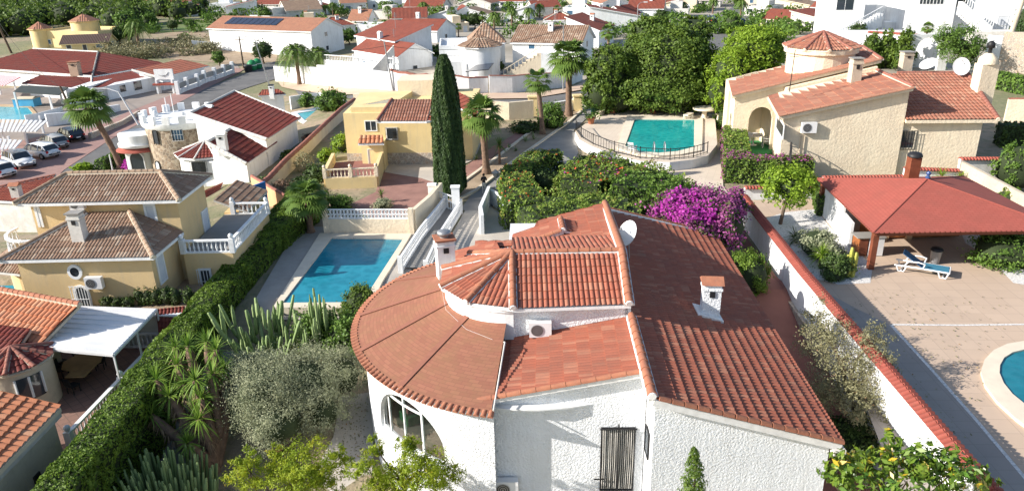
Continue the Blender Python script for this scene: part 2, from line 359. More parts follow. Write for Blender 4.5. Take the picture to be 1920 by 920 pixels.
# ---------------------------------------------------------------- tiled roof plane
def roof_face(mb, poly, p=.25, L=.4, amp=.05, ra=.025, ns=6, mi=0, slab=.12, mslab=1, ncol=None, down=None):
    poly=[V(q) for q in poly]
    n=V((0,0,0))
    for i in range(len(poly)): n+= (poly[i]-poly[0]).cross(poly[(i+1)%len(poly)]-poly[0])
    n.normalize()
    if n.z<0: n=-n
    if down is None:
        d=V((0,0,-1)); d=(d-n*d.dot(n))
        d = d.normalized() if d.length>1e-5 else V((0,-1,0))
    else: d=V(down); d=(d-n*d.dot(n)).normalized()
    u=n.cross(d).normalized(); o=poly[0]
    cc=sum(poly,V((0,0,0)))/len(poly); poly=[q-n*(q-cc).dot(n) for q in poly]; o=poly[0]
    pu=[(q-o).dot(u) for q in poly]; pv=[(q-o).dot(d) for q in poly]
    u0,u1=min(pu),max(pu); v0,v1=min(pv),max(pv)
    if ncol: p=(u1-u0)/ncol
    if ns==0:
        mb.add([q+n*.03 for q in poly],[tuple(range(len(poly)))],mi,False,[((a-u0)/p,(b-v0)/L) for a,b in zip(pu,pv)])
    else:
        ncl=max(1,int(math.ceil((u1-u0)/p))); us=[u0+(u1-u0)*k/(ncl*ns) for k in range(ncl*ns+1)]
        pp=(u1-u0)/ncl
        us=sorted(set(us+[x for x in pu]))
        rows=int(math.ceil((v1-v0)/L)); lev=[]
        for r in range(rows+1):
            if r>0: lev.append((v1-(rows-r)*L, r-1, 1.0))
            if r<rows: lev.append((v1-(rows-r)*L, r, 0.0))
        K=len(poly); vs=[]; uvs=[]
        for a in us:
            aa=min(max(a,u0+1e-4),u1-1e-4); c=[]
            for i in range(K):
                a0,b0,a1,b1=pu[i],pv[i],pu[(i+1)%K],pv[(i+1)%K]
                if (a0-aa)*(a1-aa)<=0 and abs(a1-a0)>1e-9: c.append(b0+(b1-b0)*(aa-a0)/(a1-a0))
            lo,hi=(min(c),max(c)) if c else (0,0)
            ph=(a-u0)/pp; fr=ph-math.floor(ph); s=sin(pi*fr); hgt=amp*(abs(s)**.8)
            for v,ri,e in lev:
                vv=min(max(v,lo),hi)
                ee = e if v<=hi else (1.0 if e else 0.0)
                jt=((math.floor(ph+1e-6)*7919+ri*104729)%101)/101-.5
                q=o+u*a+d*vv+n*(hgt*(1+.12*ee+.10*jt)+ra*ee*(1+.12*jt)+.02)
                vs.append(q); uvs.append((ph-.5, ri+.5 if abs(v-vv)<1e-6 else ri+.5))
        m=len(lev); fs=[]
        for i in range(len(us)-1):
            for j in range(m-1):
                A,B,C,D=i*m+j,i*m+j+1,(i+1)*m+j+1,(i+1)*m+j
                if (vs[A]-vs[B]).length_squared<1e-6 and (vs[C]-vs[D]).length_squared<1e-6: continue
                fs.append((A,B,C,D))
        mb.add(vs,fs,mi,False,uvs)
    if slab:
        k=len(poly); vs=[q-n*.005 for q in poly]+[q-V((0,0,slab)) for q in poly]
        nn=(poly[1]-poly[0]).cross(poly[2]-poly[0])
        fs=[tuple(range(k)),tuple(range(k,2*k))[::-1]]+[(i,i+k,(i+1)%k+k,(i+1)%k) for i in range(k)]
        if nn.z<0: fs=[f[::-1] for f in fs]
        mb.add(vs,fs,mslab)
    return mb
def caps(parent, A, B, r=.13, seg=.42, mat=None, mort=None, name='ridge_cap', lift=.06, n=7, endcap=True):
    A=V(A); B=V(B); d=(B-A); L=d.length; d.normalize(); k=max(1,int(round(L/seg))); mb=MB()
    if mort:
        mb.bar(A-V((0,0,.03)),B-V((0,0,.03)),r*2.5,.14,1)
    up=V((0,0,1)); z=V((0,0,lift))
    for i in range(k):
        a=A+d*(L*i/k); b=A+d*(L*(i+1)/k+.03)
        mb.halftube(b+z,a+z*1.0,r*1.08,r*.9,n,0)
    if mort and endcap: mb.tube([B+z*.8,B+z*.8+d*.07],[r*1.05,r*.8],8,1)
    return mk(name,mb,[mat or TCAP, mort or MORTAR],parent)
# ---------------------------------------------------------------- windows and small parts
def frame_of(A,B):
    A=V((A[0],A[1],0)); B=V((B[0],B[1],0)); u=(B-A).normalized(); n=V((u.y,-u.x,0)); return A,u,n
def window(parent, A, B, u0, u1, z0, z1, style='plain', fm=None, gm=None, name='window', fw=.09, proud=.06, bars=4, arch=False):
    A,u,n=frame_of(A,B); fm=fm or W_PAINT; gm=gm or GLASS
    def q(a,z,o): p=A+u*a+n*o; return (p.x,p.y,z)
    def bx(mb,a0,a1,za,zb,o0,o1,mi=0):
        mb.add([q(a0,za,o0),q(a1,za,o0),q(a1,za,o1),q(a0,za,o1),q(a0,zb,o0),q(a1,zb,o0),q(a1,zb,o1),q(a0,zb,o1)],
               [(0,1,2,3),(4,7,6,5),(0,4,5,1),(1,5,6,2),(2,6,7,3),(3,7,4,0)],mi)
    f=MB()
    if arch:
        r=(u1-u0)/2; zc=z1-r; c=(u0+u1)/2; K=12
        bx(f,u0,u0+fw,z0,zc,-.02,proud); bx(f,u1-fw,u1,z0,zc,-.02,proud)
        for i in range(K):
            t0,t1=pi*i/K,pi*(i+1)/K
            pts=[(c+r*cos(t0),zc+r*sin(t0)),(c+r*cos(t1),zc+r*sin(t1)),(c+(r-fw)*cos(t1),zc+(r-fw)*sin(t1)),(c+(r-fw)*cos(t0),zc+(r-fw)*sin(t0))]
            f.add([q(a,z,-.02) for a,z in pts]+[q(a,z,proud) for a,z in pts],[(0,1,2,3),(7,6,5,4),(0,4,5,1),(1,5,6,2),(2,6,7,3),(3,7,4,0)])
    else:
        bx(f,u0,u0+fw,z0,z1,-.02,proud); bx(f,u1-fw,u1,z0,z1,-.02,proud); bx(f,u0+fw,u1-fw,z1-fw,z1,-.02,proud); bx(f,u0+fw,u1-fw,z0,z0+fw,-.02,proud)
    o=mk(name,f,fm,parent)
    g=MB(); zt=z1-fw if not arch else z1-(u1-u0)/2
    bx(g,u0+fw*.9,u1-fw*.9,z0+fw*.9,zt+(fw*.1 if not arch else 0),-.01,proud*.35)
    if arch:
        r=(u1-u0)/2-fw*.9; zc=z1-(u1-u0)/2; c=(u0+u1)/2
        pts=[(c+r*cos(pi*i/12),zc+r*sin(pi*i/12)) for i in range(13)]
        g.add([q(a,z,proud*.35) for a,z in pts],[tuple(range(13))])
    mk('pane',g,SHUT if style=='shutter' else gm,o)
    if style=='sash' or style=='sashgrille':
        s=MB(); c=(u0+u1)/2; bx(s,c-.03,c+.03,z0+fw,z1-fw,0,proud*.8); mk('mullion',s,fm,o)
    if style=='shutter':
        s=MB(); k=int((z1-z0)/.12)
        for i in range(k): zz=z0+fw+(z1-z0-2*fw)*(i+.5)/k; bx(s,u0+fw,u1-fw,zz-.012,zz+.012,proud*.3,proud*.6)
        mk('shutter_slats',s,SHUT,o)
    if 'grille' in style:
        s=MB(); gmm=IRON if 'w' not in style.replace('window','').replace('sashgrille','') else W_PAINT; o1=proud+.16
        for i in range(bars+1): a=u0+(u1-u0)*i/bars; bx(s,a-.015,a+.015,z0-.03,z1+.03,o1,o1+.03)
        for i in range(3): zz=z0+(z1-z0)*i/2; bx(s,u0-.03,u1+.03,zz-.015,zz+.015,o1+.03,o1+.055)
        mk('grille',s,gmm,o)
    return o
def pwin(parent, A, B, x0,y0,x1,y1, **k):       # window from its picture rectangle on the wall A-B
    a=PW(x0,y0,A,B); b=PW(x1,y1,A,B); A0,u,n=frame_of(A,B)
    ua=(V((a.x,a.y,0))-A0).dot(u); ub=(V((b.x,b.y,0))-A0).dot(u)
    if ua>ub: ua,ub=ub,ua
    return window(parent,A,B,ua,ub,min(a.z,b.z),max(a.z,b.z),**k)
def chimney(parent, base, w, d, h, mat=None, cap=None, yaw=0, name='chimney', gable=True):
    x,y,z=base; mb=MB(); mat=mat or W_PAINT
    mb.box((x-w/2,y-d/2,z-.8),(x+w/2,y+d/2,z+h*.97),0,yaw)
    mb.box((x-w*.56,y-d*.56,z+h*.80),(x+w*.56,y+d*.56,z+h*.86),0,yaw)
    o=mk(name,mb,mat,parent)
    c=MB()
    if gable:
        yw=yaw; r=w*.62
        def rot(a,b): return (x+a*cos(yw)-b*sin(yw), y+a*sin(yw)+b*cos(yw))
        e=d*.66
        P0=[rot(-r,-e),rot(r,-e),rot(r,e),rot(-r,e)]; k0=rot(-r,0); k1=rot(r,0); zt=z+h
        c.add([(*P0[0],zt-.05),(*P0[1],zt-.05),(*P0[2],zt-.05),(*P0[3],zt-.05),(*k0,zt+w*.28),(*k1,zt+w*.28)],
              [(0,1,5,4),(2,3,4,5),(0,4,3),(1,2,5),(0,3,2,1)])
    else: c.box((x-w*.6,y-d*.6,z+h),(x+w*.6,y+d*.6,z+h+.08),0,yaw)
    mk('chimney_cap',c,cap or TCAP,o)
    hh=MB(); hh.box((x-w*.15,y-d*.57,z+h*.62),(x+w*.15,y-d*.5,z+h*.78),0,yaw,(x,y)); mk('vent_hole',hh,IRON,o)
    return o
def ac_unit(parent, A, B, px, py, w=.85, h=.6, wall=None):
    c=PW(px,py,A,B); A0,u,n=frame_of(A,B); yaw=atan2(u.y,u.x); c=V((c.x,c.y,c.z))+n*.02
    mb=MB()
    def q(a,o,z): p=c+u*a+n*o; return (p.x,p.y,c.z+z)
    a=[q(-w/2,.06,-h/2),q(w/2,.06,-h/2),q(w/2,.38,-h/2),q(-w/2,.38,-h/2),q(-w/2,.06,h/2),q(w/2,.06,h/2),q(w/2,.38,h/2),q(-w/2,.38,h/2)]
    mb.add(a,[(0,1,2,3),(4,7,6,5),(0,4,5,1),(1,5,6,2),(2,6,7,3),(3,7,4,0)])
    o=mk('air_conditioner',mb,PLASTIC,parent)
    f=MB(); cc=V(q(-w*.14,.39,0)); R=h*.4
    for r0,r1,mi in ((R,R*.86,0),(R*.72,R*.6,0),(R*.45,R*.3,0),(R*.16,0.001,0)):
        vs=[]; 
        for k in range(16):
            t=2*pi*k/16; vs+= [cc+u*(cos(t)*r0)+V((0,0,sin(t)*r0))+n*.012, cc+u*(cos(t)*r1)+V((0,0,sin(t)*r1))+n*.012]
        f.add(vs,[(2*k,2*k+1,(2*k+3)%32,(2*k+2)%32) for k in range(16)])
    vs=[cc+u*(cos(2*pi*k/16)*R)+V((0,0,sin(2*pi*k/16)*R))+n*.004 for k in range(16)]
    f.add(vs,[tuple(range(16))],1)
    mk('fan_grille',f,[GALV,IRON],o)
    for s in (-.3,.3): br=MB(); br.bar(q(s*w,.0,-h/2-.02),q(s*w,.36,-h/2-.02),.03,.03); mk('bracket',br,GALV,o)
    return o
_bal={}
def baluster_mesh(h, mat):
    k=(round(h,2),mat.name)
    if k not in _bal:
        m=MB(); m.lathe([(.055,0),(.055,h*.08),(.03,h*.12),(.075,h*.35),(.04,h*.62),(.03,h*.85),(.055,h*.92),(.055,h)],n=6); _bal[k]=m.mesh('baluster',[mat])
    return _bal[k]
def balustrade(label, pts, h=.9, mat=None, spacing=.28, group=None, posts=True, name='balustrade', parent=None, wid=.16, solid=0.0, maxb=100):
    mat=mat or W_PAINT; pts=[V(p) for p in pts]
    th = parent if parent is not None else thing(name,label,'balustrade',pts[0],group)
    r=MB(); b=MB(); ps=[]
    tot=sum((pts[i+1]-pts[i]).length for i in range(len(pts)-1)); spacing=max(spacing, tot/maxb)
    up=V((0,0,1)); bz=solid+.1
    me=baluster_mesh(h-.1-bz+.0, mat)
    for a,c in zip(pts,pts[1:]):
        r.bar(a+up*(h-.05),c+up*(h-.05),wid*1.25,.1); b.bar(a+up*(bz/2),c+up*(bz/2),wid,bz)
    mk('handrail',r,mat,th); mk('base_rail',b,mat,th)
    if posts:
        for p in (pts if len(pts)<6 else (pts[0],pts[-1])):
            q=MB(); q.box((p.x-.15,p.y-.15,p.z),(p.x+.15,p.y+.15,p.z+h+.06)); q.lathe([(.05,0),(.12,.06),(.16,.16),(.12,.27),(.02,.33)],(p.x,p.y,p.z+h+.06),8); mk('post',q,mat,th)
    for a,c in zip(pts,pts[1:]):
        L=(c-a).length; k=max(1,int(L/spacing))
        for i in range(k):
            q=a+(c-a)*((i+.5)/k); o=bpy.data.objects.new('baluster',me); COL.objects.link(o); o.parent=th; o.location=q+up*bz-ORG[th.name]
    return th
def bwall(label, pts, h, t=.25, mat=None, cap=None, capr=.16, cat='wall', name='garden_wall', z0=None, capmat=None, flatcap=False, group=None, capseg=.25):
    """free-standing wall through base points; h may be a list of tops"""
    pts=[V(p) for p in pts]; th=thing(name,label,cat,pts[0],group); mat=mat or W_PAINT
    hs = h if isinstance(h,(list,tuple)) else [h]*len(pts)
    mb=MB(); c=MB(); nn=[]
    for i in range(len(pts)):
        d=(pts[min(i+1,len(pts)-1)]-pts[max(i-1,0)]); d.z=0; d.normalize(); nn.append(V((d.y,-d.x,0))*(t/2))
    vs=[]
    for p,n,hh in zip(pts,nn,hs):
        zb=p.z-.6
        vs+=[(p.x+n.x,p.y+n.y,zb),(p.x+n.x,p.y+n.y,p.z+hh),(p.x-n.x,p.y-n.y,p.z+hh),(p.x-n.x,p.y-n.y,zb)]
    fs=[]
    for i in range(len(pts)-1):
        a=4*i; b=a+4
        fs+=[(a,b,b+1,a+1),(a+1,b+1,b+2,a+2),(a+2,b+2,b+3,a+3)]
    fs+=[(0,1,2,3),(len(vs)-1,len(vs)-2,len(vs)-3,len(vs)-4)]
    mb.add(vs,fs); mk('wall_body',mb,mat,th)
    if cap=='round':        # row of little barrels across the wall top
        for i in range(len(pts)-1):
            A=pts[i]+V((0,0,hs[i])); B=pts[i+1]+V((0,0,hs[i+1])); L=(B-A).length; k=max(1,int(L/capseg)); d=(B-A)/k; nrm=nn[i].normalized()*(t/2+.17)
            for j in range(k):
                m=A+d*(j+.5); zz=V((0,0,.02))
                c.halftube(m+nrm-V((0,0,.05)),m+V((0,0,.09)),d.length*.42,d.length*.42,4); c.halftube(m-nrm-V((0,0,.05)),m+V((0,0,.09)),d.length*.42,d.length*.42,4)
        mk('tile_cap',c,capmat or TCAPR,th)
    elif cap=='ridge':
        for i in range(len(pts)-1):
            A=pts[i]+V((0,0,hs[i])); B=pts[i+1]+V((0,0,hs[i+1])); L=(B-A).length; k=max(1,int(L/capseg)); d=(B-A)/k
            for j in range(k): c.halftube(A+d*j+V((0,0,.02*(j%2))),A+d*(j+1.05)+V((0,0,.02*(j%2))),capr,capr*.85,5)
        mk('tile_cap',c,capmat or TCAP,th)
    elif cap=='flat':
        for i in range(len(pts)-1):
            A=pts[i]+V((0,0,hs[i]+.04)); B=pts[i+1]+V((0,0,hs[i+1]+.04)); c.bar(A,B,t+.1,.08)
        mk('coping',c,capmat or COPING,th)
    return th
# ---------------------------------------------------------------- vegetation
def fastmesh(name, verts, quads, mat, var=None, extra=None):
    me=bpy.data.meshes.new(name); nv=len(verts); nf=len(quads)
    me.vertices.add(nv); me.vertices.foreach_set('co', np.asarray(verts,dtype=np.float32).ravel())
    me.loops.add(nf*4); me.loops.foreach_set('vertex_index', np.asarray(quads,dtype=np.int32).ravel())
    me.polygons.add(nf); me.polygons.foreach_set('loop_start', np.arange(0,nf*4,4,dtype=np.int32)); me.polygons.foreach_set('loop_total', np.full(nf,4,dtype=np.int32))
    me.update(calc_edges=True)
    if var is not None:
        a=me.attributes.new('var','FLOAT','FACE'); a.data.foreach_set('value', np.asarray(var,dtype=np.float32))
    for m in (mat if isinstance(mat,(list,tuple)) else [mat]): me.materials.append(m)
    return me
def unit(a): return a/np.maximum(np.linalg.norm(a,axis=1,keepdims=True),1e-9)
def leafmesh(name, C, Nn, size, mat, rng, aspect=.5, var=None, jit=.7, tdir=None):
    n=len(C); Nn=unit(Nn+rng.normal(size=(n,3))*jit)
    T=rng.normal(size=(n,3)) if tdir is None else tdir+rng.normal(size=(n,3))*.35
    T=unit(T-Nn*np.sum(T*Nn,axis=1,keepdims=True)); B=np.cross(Nn,T)
    s=(size*rng.uniform(.6,1.3,n))[:,None]
    v=np.empty((n,4,3)); v[:,0]=C-T*s*.5; v[:,1]=C+B*s*.5*aspect; v[:,2]=C+T*s*.5; v[:,3]=C-B*s*.5*aspect
    return fastmesh(name, v.reshape(-1,3), np.arange(n*4).reshape(-1,4), mat, var)
def cloud(blobs, n, rng, nclump=60, cr=.28, shell=(.72,1.02), topbias=.25):
    """points in clumps over the shells of ellipsoids; returns centres, normals, per-leaf value"""
    area=np.array([ (b[1][0]*b[1][1]*b[1][2])**(2/3) for b in blobs]); area=area/area.sum()
    Cs=[];Ns=[];Vs=[]
    for (c,r),w in zip(blobs,area):
        k=max(4,int(nclump*w*len(blobs)**.5)) if len(blobs)>1 else nclump
        m=int(n*w); c=np.array(c,float); r=np.array(r,float)
        d=unit(rng.normal(size=(k,3))+np.array([0,0,topbias])); rad=rng.uniform(shell[0],shell[1],k)[:,None]
        cc=d*rad; cv=rng.uniform(0,1,k); cs=rng.uniform(.6,1.25,k)
        idx=rng.integers(0,k,m)
        off=rng.normal(size=(m,3))*cr*cs[idx][:,None]*.6
        p=cc[idx]+off
        Cs.append(c+p*r); Ns.append(unit(unit(d[idx]+off/cr*.5)*1.0+np.array([0,0,.15])))
        Vs.append(np.clip(cv[idx]*.55+rng.uniform(0,.45,m)+np.clip(off[:,2]/cr,-1,1)*.0,0,1))
    return np.concatenate(Cs),np.concatenate(Ns),np.concatenate(Vs)
def core_mb(blobs, k=.78, sub=2, seed=0, lump=.15):
    mb=MB()
    import bmesh
    for c,r in blobs:
        bm=bmesh.new(); bmesh.ops.create_icosphere(bm,subdivisions=sub,radius=1)
        vs=[]
        for v in bm.verts:
            q=v.co*(k+lump*noise.noise(v.co*2.3+V((seed,c[0],c[1]))))
            vs.append((c[0]+q.x*r[0],c[1]+q.y*r[1],c[2]+q.z*r[2]))
        mb.add(vs,[tuple(v.index for v in f.verts) for f in bm.faces],0,True); bm.free()
    return mb
def limbs(base, top, r, blobs, seed=0, n=7, mat=None, nb=None):
    rnd=random.Random(seed); mb=MB(); b=V(base); t=V(top); path=[b]
    for i in range(1,5): path.append(b+(t-b)*i/4+V((rnd.uniform(-1,1),rnd.uniform(-1,1),0))*r*.8)
    mb.tube([path[0]-V((0,0,.2))]+path,[r*1.35,r*1.15,r,r*.85,r*.75,r*.55],n)
    for c,rr in blobs[:nb or 9]:
        s=path[rnd.choice((2,3,3,4))]; e=V(c)+V((0,0,rr[2]*.2)); m=s+(e-s)*.5+V((rnd.uniform(-.3,.3),rnd.uniform(-.3,.3),.15*rr[2]))
        mb.tube([s,m,e],[r*.5,r*.32,r*.1],6)
        for q in range(3):
            e2=m+V((rnd.uniform(-1,1)*rr[0],rnd.uniform(-1,1)*rr[1],rnd.uniform(0,.8)*rr[2]))*.7
            mb.tube([m,e2],[r*.2,r*.06],4)
    return mb
def tree(label, base, top_z, blobs, n, size, mat, seed=1, trunk=.25, cat='tree', name='tree', group=None, aspect=.55, nclump=90, cr=.26, core=.72, bark=None, shell=(.72,1.02), jit=.7, ttop=None, topbias=.25):
    base=V(base); th=thing(name,label,cat,base,group); rng=np.random.default_rng(seed)
    cz=min(b[0][2] for b in blobs)
    mk('trunk', limbs(base,(sum(b[0][0] for b in blobs)/len(blobs),sum(b[0][1] for b in blobs)/len(blobs),ttop or cz),trunk,blobs,seed), bark or BARK, th)
    C,Nn,Vv=cloud(blobs,n,rng,nclump,cr,shell,topbias)
    zlo=base.z+.05; C[:,2]=np.maximum(C[:,2],zlo)
    cr_=mk('crown', leafmesh('crown',C-np.array(base),Nn,size,mat,rng,aspect,Vv,jit), None, th)
    if core: mk('dark_core', core_mb(blobs,core,2,seed), CORE, cr_)
    return th
_mk0=mk
def mk(name, mb, mats, parent=None, org=None):
    if isinstance(mb,bpy.types.Mesh):
        o=bpy.data.objects.new(name,mb); COL.objects.link(o)
        if parent is not None: o.parent=parent; ORG[o.name]=ORG[parent.name]
        else: ORG[o.name]=V(org) if org is not None else V((0,0,0)); o.location=ORG[o.name]
        return o
    return _mk0(name,mb,mats,parent,org)
def bush(label, c, r, n, size, mat, seed=1, cat='shrub', name='shrub', group=None, extra=None, core=.8, aspect=.55, nclump=50, cr=.28, jit=.7, shell=(.75,1.02)):
    """c = centre on the ground; r radii"""
    blobs=[((c[0],c[1],c[2]+r[2]*.75),r)]+(extra or []); rng=np.random.default_rng(seed)
    th=thing(name,label,cat,c,group); C,Nn,Vv=cloud(blobs,n,rng,nclump,cr,shell); C[:,2]=np.maximum(C[:,2],c[2]+.03)
    f=mk('foliage',leafmesh('foliage',C-np.array(c),Nn,size,mat,rng,aspect,Vv,jit),None,th)
    if core: mk('dark_core',core_mb(blobs,core,2,seed),CORE,f)
    return th
def hedge(label, pts, w, h, dens, size, mat, seed=1, group=None, name='hedge', cat='hedge', lump=.12, aspect=.6, flowers=None, z1=None, sidemat=None, jit=.5, lumpf=1.3, cap=None):
    """clipped hedge along ground points pts; w,h floats or lists"""
    rng=np.random.default_rng(seed); pts=[V(p) for p in pts]; k=len(pts)
    ws=w if isinstance(w,(list,tuple)) else [w]*k; hs=h if isinstance(h,(list,tuple)) else [h]*k
    th=thing(name,label,cat,pts[0],group); org=np.array(pts[0])
    Cs=[];Ns=[];Vs=[]; mb=MB()
    for i in range(k-1):
        a,b=pts[i],pts[i+1]; L=(b-a).length; d=(b-a)/L; nn=V((d.y,-d.x,0)).normalized()
        xa=ws[i]*.42 if i>0 else 0; xb=ws[i+1]*.42 if i<k-2 else 0; a=a-d*xa; b=b+d*xb; L+=xa+xb
        wa,wb,ha,hb=ws[i],ws[i+1],hs[i],hs[i+1]
        c=.84
        q=[a-nn*wa/2*c,a+nn*wa/2*c,b+nn*wb/2*c,b-nn*wb/2*c]
        mb.add([(p.x,p.y,p.z-.2) for p in q]+[(q[0].x,q[0].y,q[0].z+ha*.93),(q[1].x,q[1].y,q[1].z+ha*.95),(q[2].x,q[2].y,q[2].z+hb*.95),(q[3].x,q[3].y,q[3].z+hb*.95)],
               [(0,3,2,1),(4,5,6,7),(0,1,5,4),(1,2,6,5),(2,3,7,6),(3,0,4,7)])
        per=(wa+wb)/2+2*(ha+hb)/2; n=int(L*per*dens)
        s=rng.uniform(-.01,1.01,n); ww=wa+(wb-wa)*s; hh=ha+(hb-ha)*s; t=rng.uniform(0,1,n)*(ww+2*hh)
        x=np.where(t<hh,-ww/2,np.where(t<hh+ww,t-hh-ww/2,ww/2)); z=np.where(t<hh,t,np.where(t<hh+ww,hh,t-hh-ww))
        on=np.where(t<hh,-1,np.where(t<hh+ww,0,1)); top=(on==0)
        base=np.outer(1-s,np.array(a))+np.outer(s,np.array(b))
        N2=np.outer(on,np.array(nn)); N2[:,2]=top*1.0
        Cc=base+np.outer(x,np.array(nn)); Cc[:,2]+=z
        lum=np.array([noise.noise(V((float(p[0])*lumpf,float(p[1])*lumpf,float(p[2])*lumpf)))+.5*noise.noise(V((float(p[0])*3.1,float(p[1])*3.1,float(p[2])*3.1))) for p in Cc])
        edge=np.minimum(np.abs(hh-z),.25)*(~top)+np.minimum(ww/2-np.abs(x),.25)*top
        Cc=Cc+N2*(lum*lump*1.6-.35*np.clip(.2-edge,0,.2))[:,None]
        Cs.append(Cc);Ns.append(N2);Vs.append(np.clip(.5+lum*.6+rng.uniform(-.35,.35,n),0,1))
    for (p,hh,nn_,ww) in ((pts[0],hs[0],-(pts[1]-pts[0]).normalized(),ws[0]),(pts[-1],hs[-1],(pts[-1]-pts[-2]).normalized(),ws[-1])):
        n=int(ww*hh*dens); sd=V((nn_.y,-nn_.x,0)); x=rng.uniform(-.5,.5,n)*ww; z=rng.uniform(0,1,n)*hh
        Cc=np.array(p)+np.outer(x,np.array(sd)); Cc[:,2]+=z; Cs.append(Cc+rng.normal(size=(n,3))*.04); Ns.append(np.tile(np.array(nn_),(n,1))); Vs.append(rng.uniform(0,1,n))
    C=np.concatenate(Cs);Nn=np.concatenate(Ns);Vv=np.concatenate(Vs)
    f=mk('foliage',leafmesh('foliage',C-org,Nn,size,mat,rng,aspect,Vv,jit),None,th)
    mk('dark_core',mb,CORE,f)
    if flowers:
        for nm,fm,fn,fs,sel in flowers:
            idx=[i for i in range(len(C)) if sel(C[i],Nn[i])]
            if not idx: continue
            idx=rng.choice(idx,size=min(fn,len(idx)),replace=False)
            mk(nm,leafmesh(nm,C[idx]-org+Nn[idx]*.07+rng.normal(size=(len(idx),3))*.05,Nn[idx],fs,fm,rng,.9,rng.uniform(0,1,len(idx)),.6),None,th)
    return th
def frond_quads(path, width, n, rng, droop, verts, quads, var, vv, wid=.05, spread=.9):
    """feather frond: leaflets either side of a rib path"""
    k=len(path)
    for i in range(1,k):
        a=path[i-1]; b=path[i]; d=(b-a).normalized(); s=d.cross(V((0,0,1)));
        s = s.normalized() if s.length>1e-3 else V((1,0,0)); up=s.cross(d)
        for j in range(n):
            p=a+(b-a)*(j/n); f=(i-1+j/n)/(k-1); w=width*(sin(pi*min(1,f*.9+.12))**.6)
            for sg in (-1,1):
                tip=p+s*sg*w*spread+d*w*.55+up*w*.25-V((0,0,droop*w))
                q=d*wid
                o=len(verts); verts+= [tuple(p-q*.5),tuple(p+(tip-p)*.5-q*.6+up*.02),tuple(tip),tuple(p+(tip-p)*.5+q*.6)]
                quads.append((o,o+1,o+2,o+3)); var.append(vv+rng.uniform(-.12,.12))
def feather_palm_parts(h, R, n=34, seed=0, tr=.28, leafl=10):
    rng=random.Random(seed); vs=[];qs=[];va=[]
    for i in range(n):
        az=i*2.399963+rng.uniform(-.2,.2); el=1.25-1.75*(i/n)+rng.uniform(-.1,.1)
        d=V((cos(az)*cos(el),sin(az)*cos(el),sin(el))); p=V((0,0,h)); path=[p]; v=d*(R/6)
        for k in range(6):
            v=v+V((0,0,-R*.028*(1+k*.35))); p=p+v; path.append(p)
        frond_quads(path,R*.24,leafl,rng,.25,vs,qs,va,.35+.5*rng.random()*(1 if el>-.2 else .6))
    crown=fastmesh('crown',vs,qs,L_PALM,np.clip(va,0,.92))
    t=MB(); K=14; t.tube([V((0,0,-.3))]+[V((sin(i*.5)*.03,0,h*i/K)) for i in range(K+1)],[tr*1.35]+[tr*(1.25-.35*min(1,i/4))*(1+.08*(i%2)) for i in range(K)]+[tr*1.3],9)
    return t,crown
def fan_palm_parts(h, R, n=40, seed=0, tr=.2, lean=(0,0), skirt=10, blades=11):
    rng=random.Random(seed); vs=[];qs=[];va=[]
    top=V((lean[0],lean[1],h))
    def fan(o,d,r,v,dry=False):
        s=d.cross(V((0,0,1))); s=s.normalized() if s.length>1e-3 else V((1,0,0)); up=s.cross(d)
        for b in range(blades):
            t=(b/(blades-1)-.5)*2.5; dd=d*cos(t)+s*sin(t); L=r*(1-.18*abs(t)); w=(d*-sin(t)+s*cos(t))*(r*.085)
            m=o+dd*L*.55+up*.04*r; e=o+dd*L-V((0,0,L*(.30 if not dry else .45)))
            k=len(vs); vs.extend([tuple(o),tuple(m-w),tuple(e),tuple(m+w)]); qs.append((k,k+1,k+2,k+3)); va.append(v+rng.uniform(-.15,.15))
    for i in range(n):
        az=i*2.399963+rng.uniform(-.2,.2); el=1.3-1.95*(i/n)+rng.uniform(-.12,.12)
        d=V((cos(az)*cos(el),sin(az)*cos(el),sin(el))); pl=R*rng.uniform(.42,.58); o=top+d*pl-V((0,0,pl*.10))
        s=d.cross(V((0,0,1))); s=s.normalized() if s.length>1e-3 else V((1,0,0)); k=len(vs)
        vs.extend([tuple(top-s*.03),tuple(o-s*.02),tuple(o+s*.02),tuple(top+s*.03)]); qs.append((k,k+1,k+2,k+3)); va.append(.6)
        d2=(d-V((0,0,.25))).normalized(); fan(o,d2,R*.62,.25+.6*rng.random())
    crown=fastmesh('crown',vs,qs,L_PALM,np.clip(va,0,.92)); sk=None
    if skirt:
        vs=[];qs=[];va=[]
        for i in range(skirt):
            az=i*2.4; d=V((cos(az)*.55,sin(az)*.55,-.83)); o=top+d*R*.3-V((0,0,.1)); fan(o,d,R*.45,.5,True)
        sk=fastmesh('dry_fronds',vs,qs,L_PALMDRY,np.clip(va,0,1))
    t=MB(); K=16; t.tube([V((0,0,-.3))]+[V((lean[0]*(i/K)**1.4,lean[1]*(i/K)**1.4,h*i/K)) for i in range(K+1)],[tr*1.7]+[tr*(1.0+.6*max(0,1-i/4)**2)*(1+.10*(i%2)) for i in range(K)]+[tr*1.2],9)
    return t,crown,sk
def palm(label, base, h, R, kind='fan', seed=0, tr=.2, n=38, group=None, lean=(0,0), cat='palm tree', name='palm_tree', skirt=10):
    th=thing(name,label,cat,base,group); o=ORG[th.name]
    if kind=='fan':
        t,c,s=fan_palm_parts(h,R,n,seed,tr,lean,skirt)
    else: t,c=feather_palm_parts(h,R,n,seed,tr); s=None
    mk('trunk',t.mesh('trunk',[PALMBARK]),None,th); mk('crown',c,None,th)
    if s: mk('dry_fronds',s,None,th)
    return th
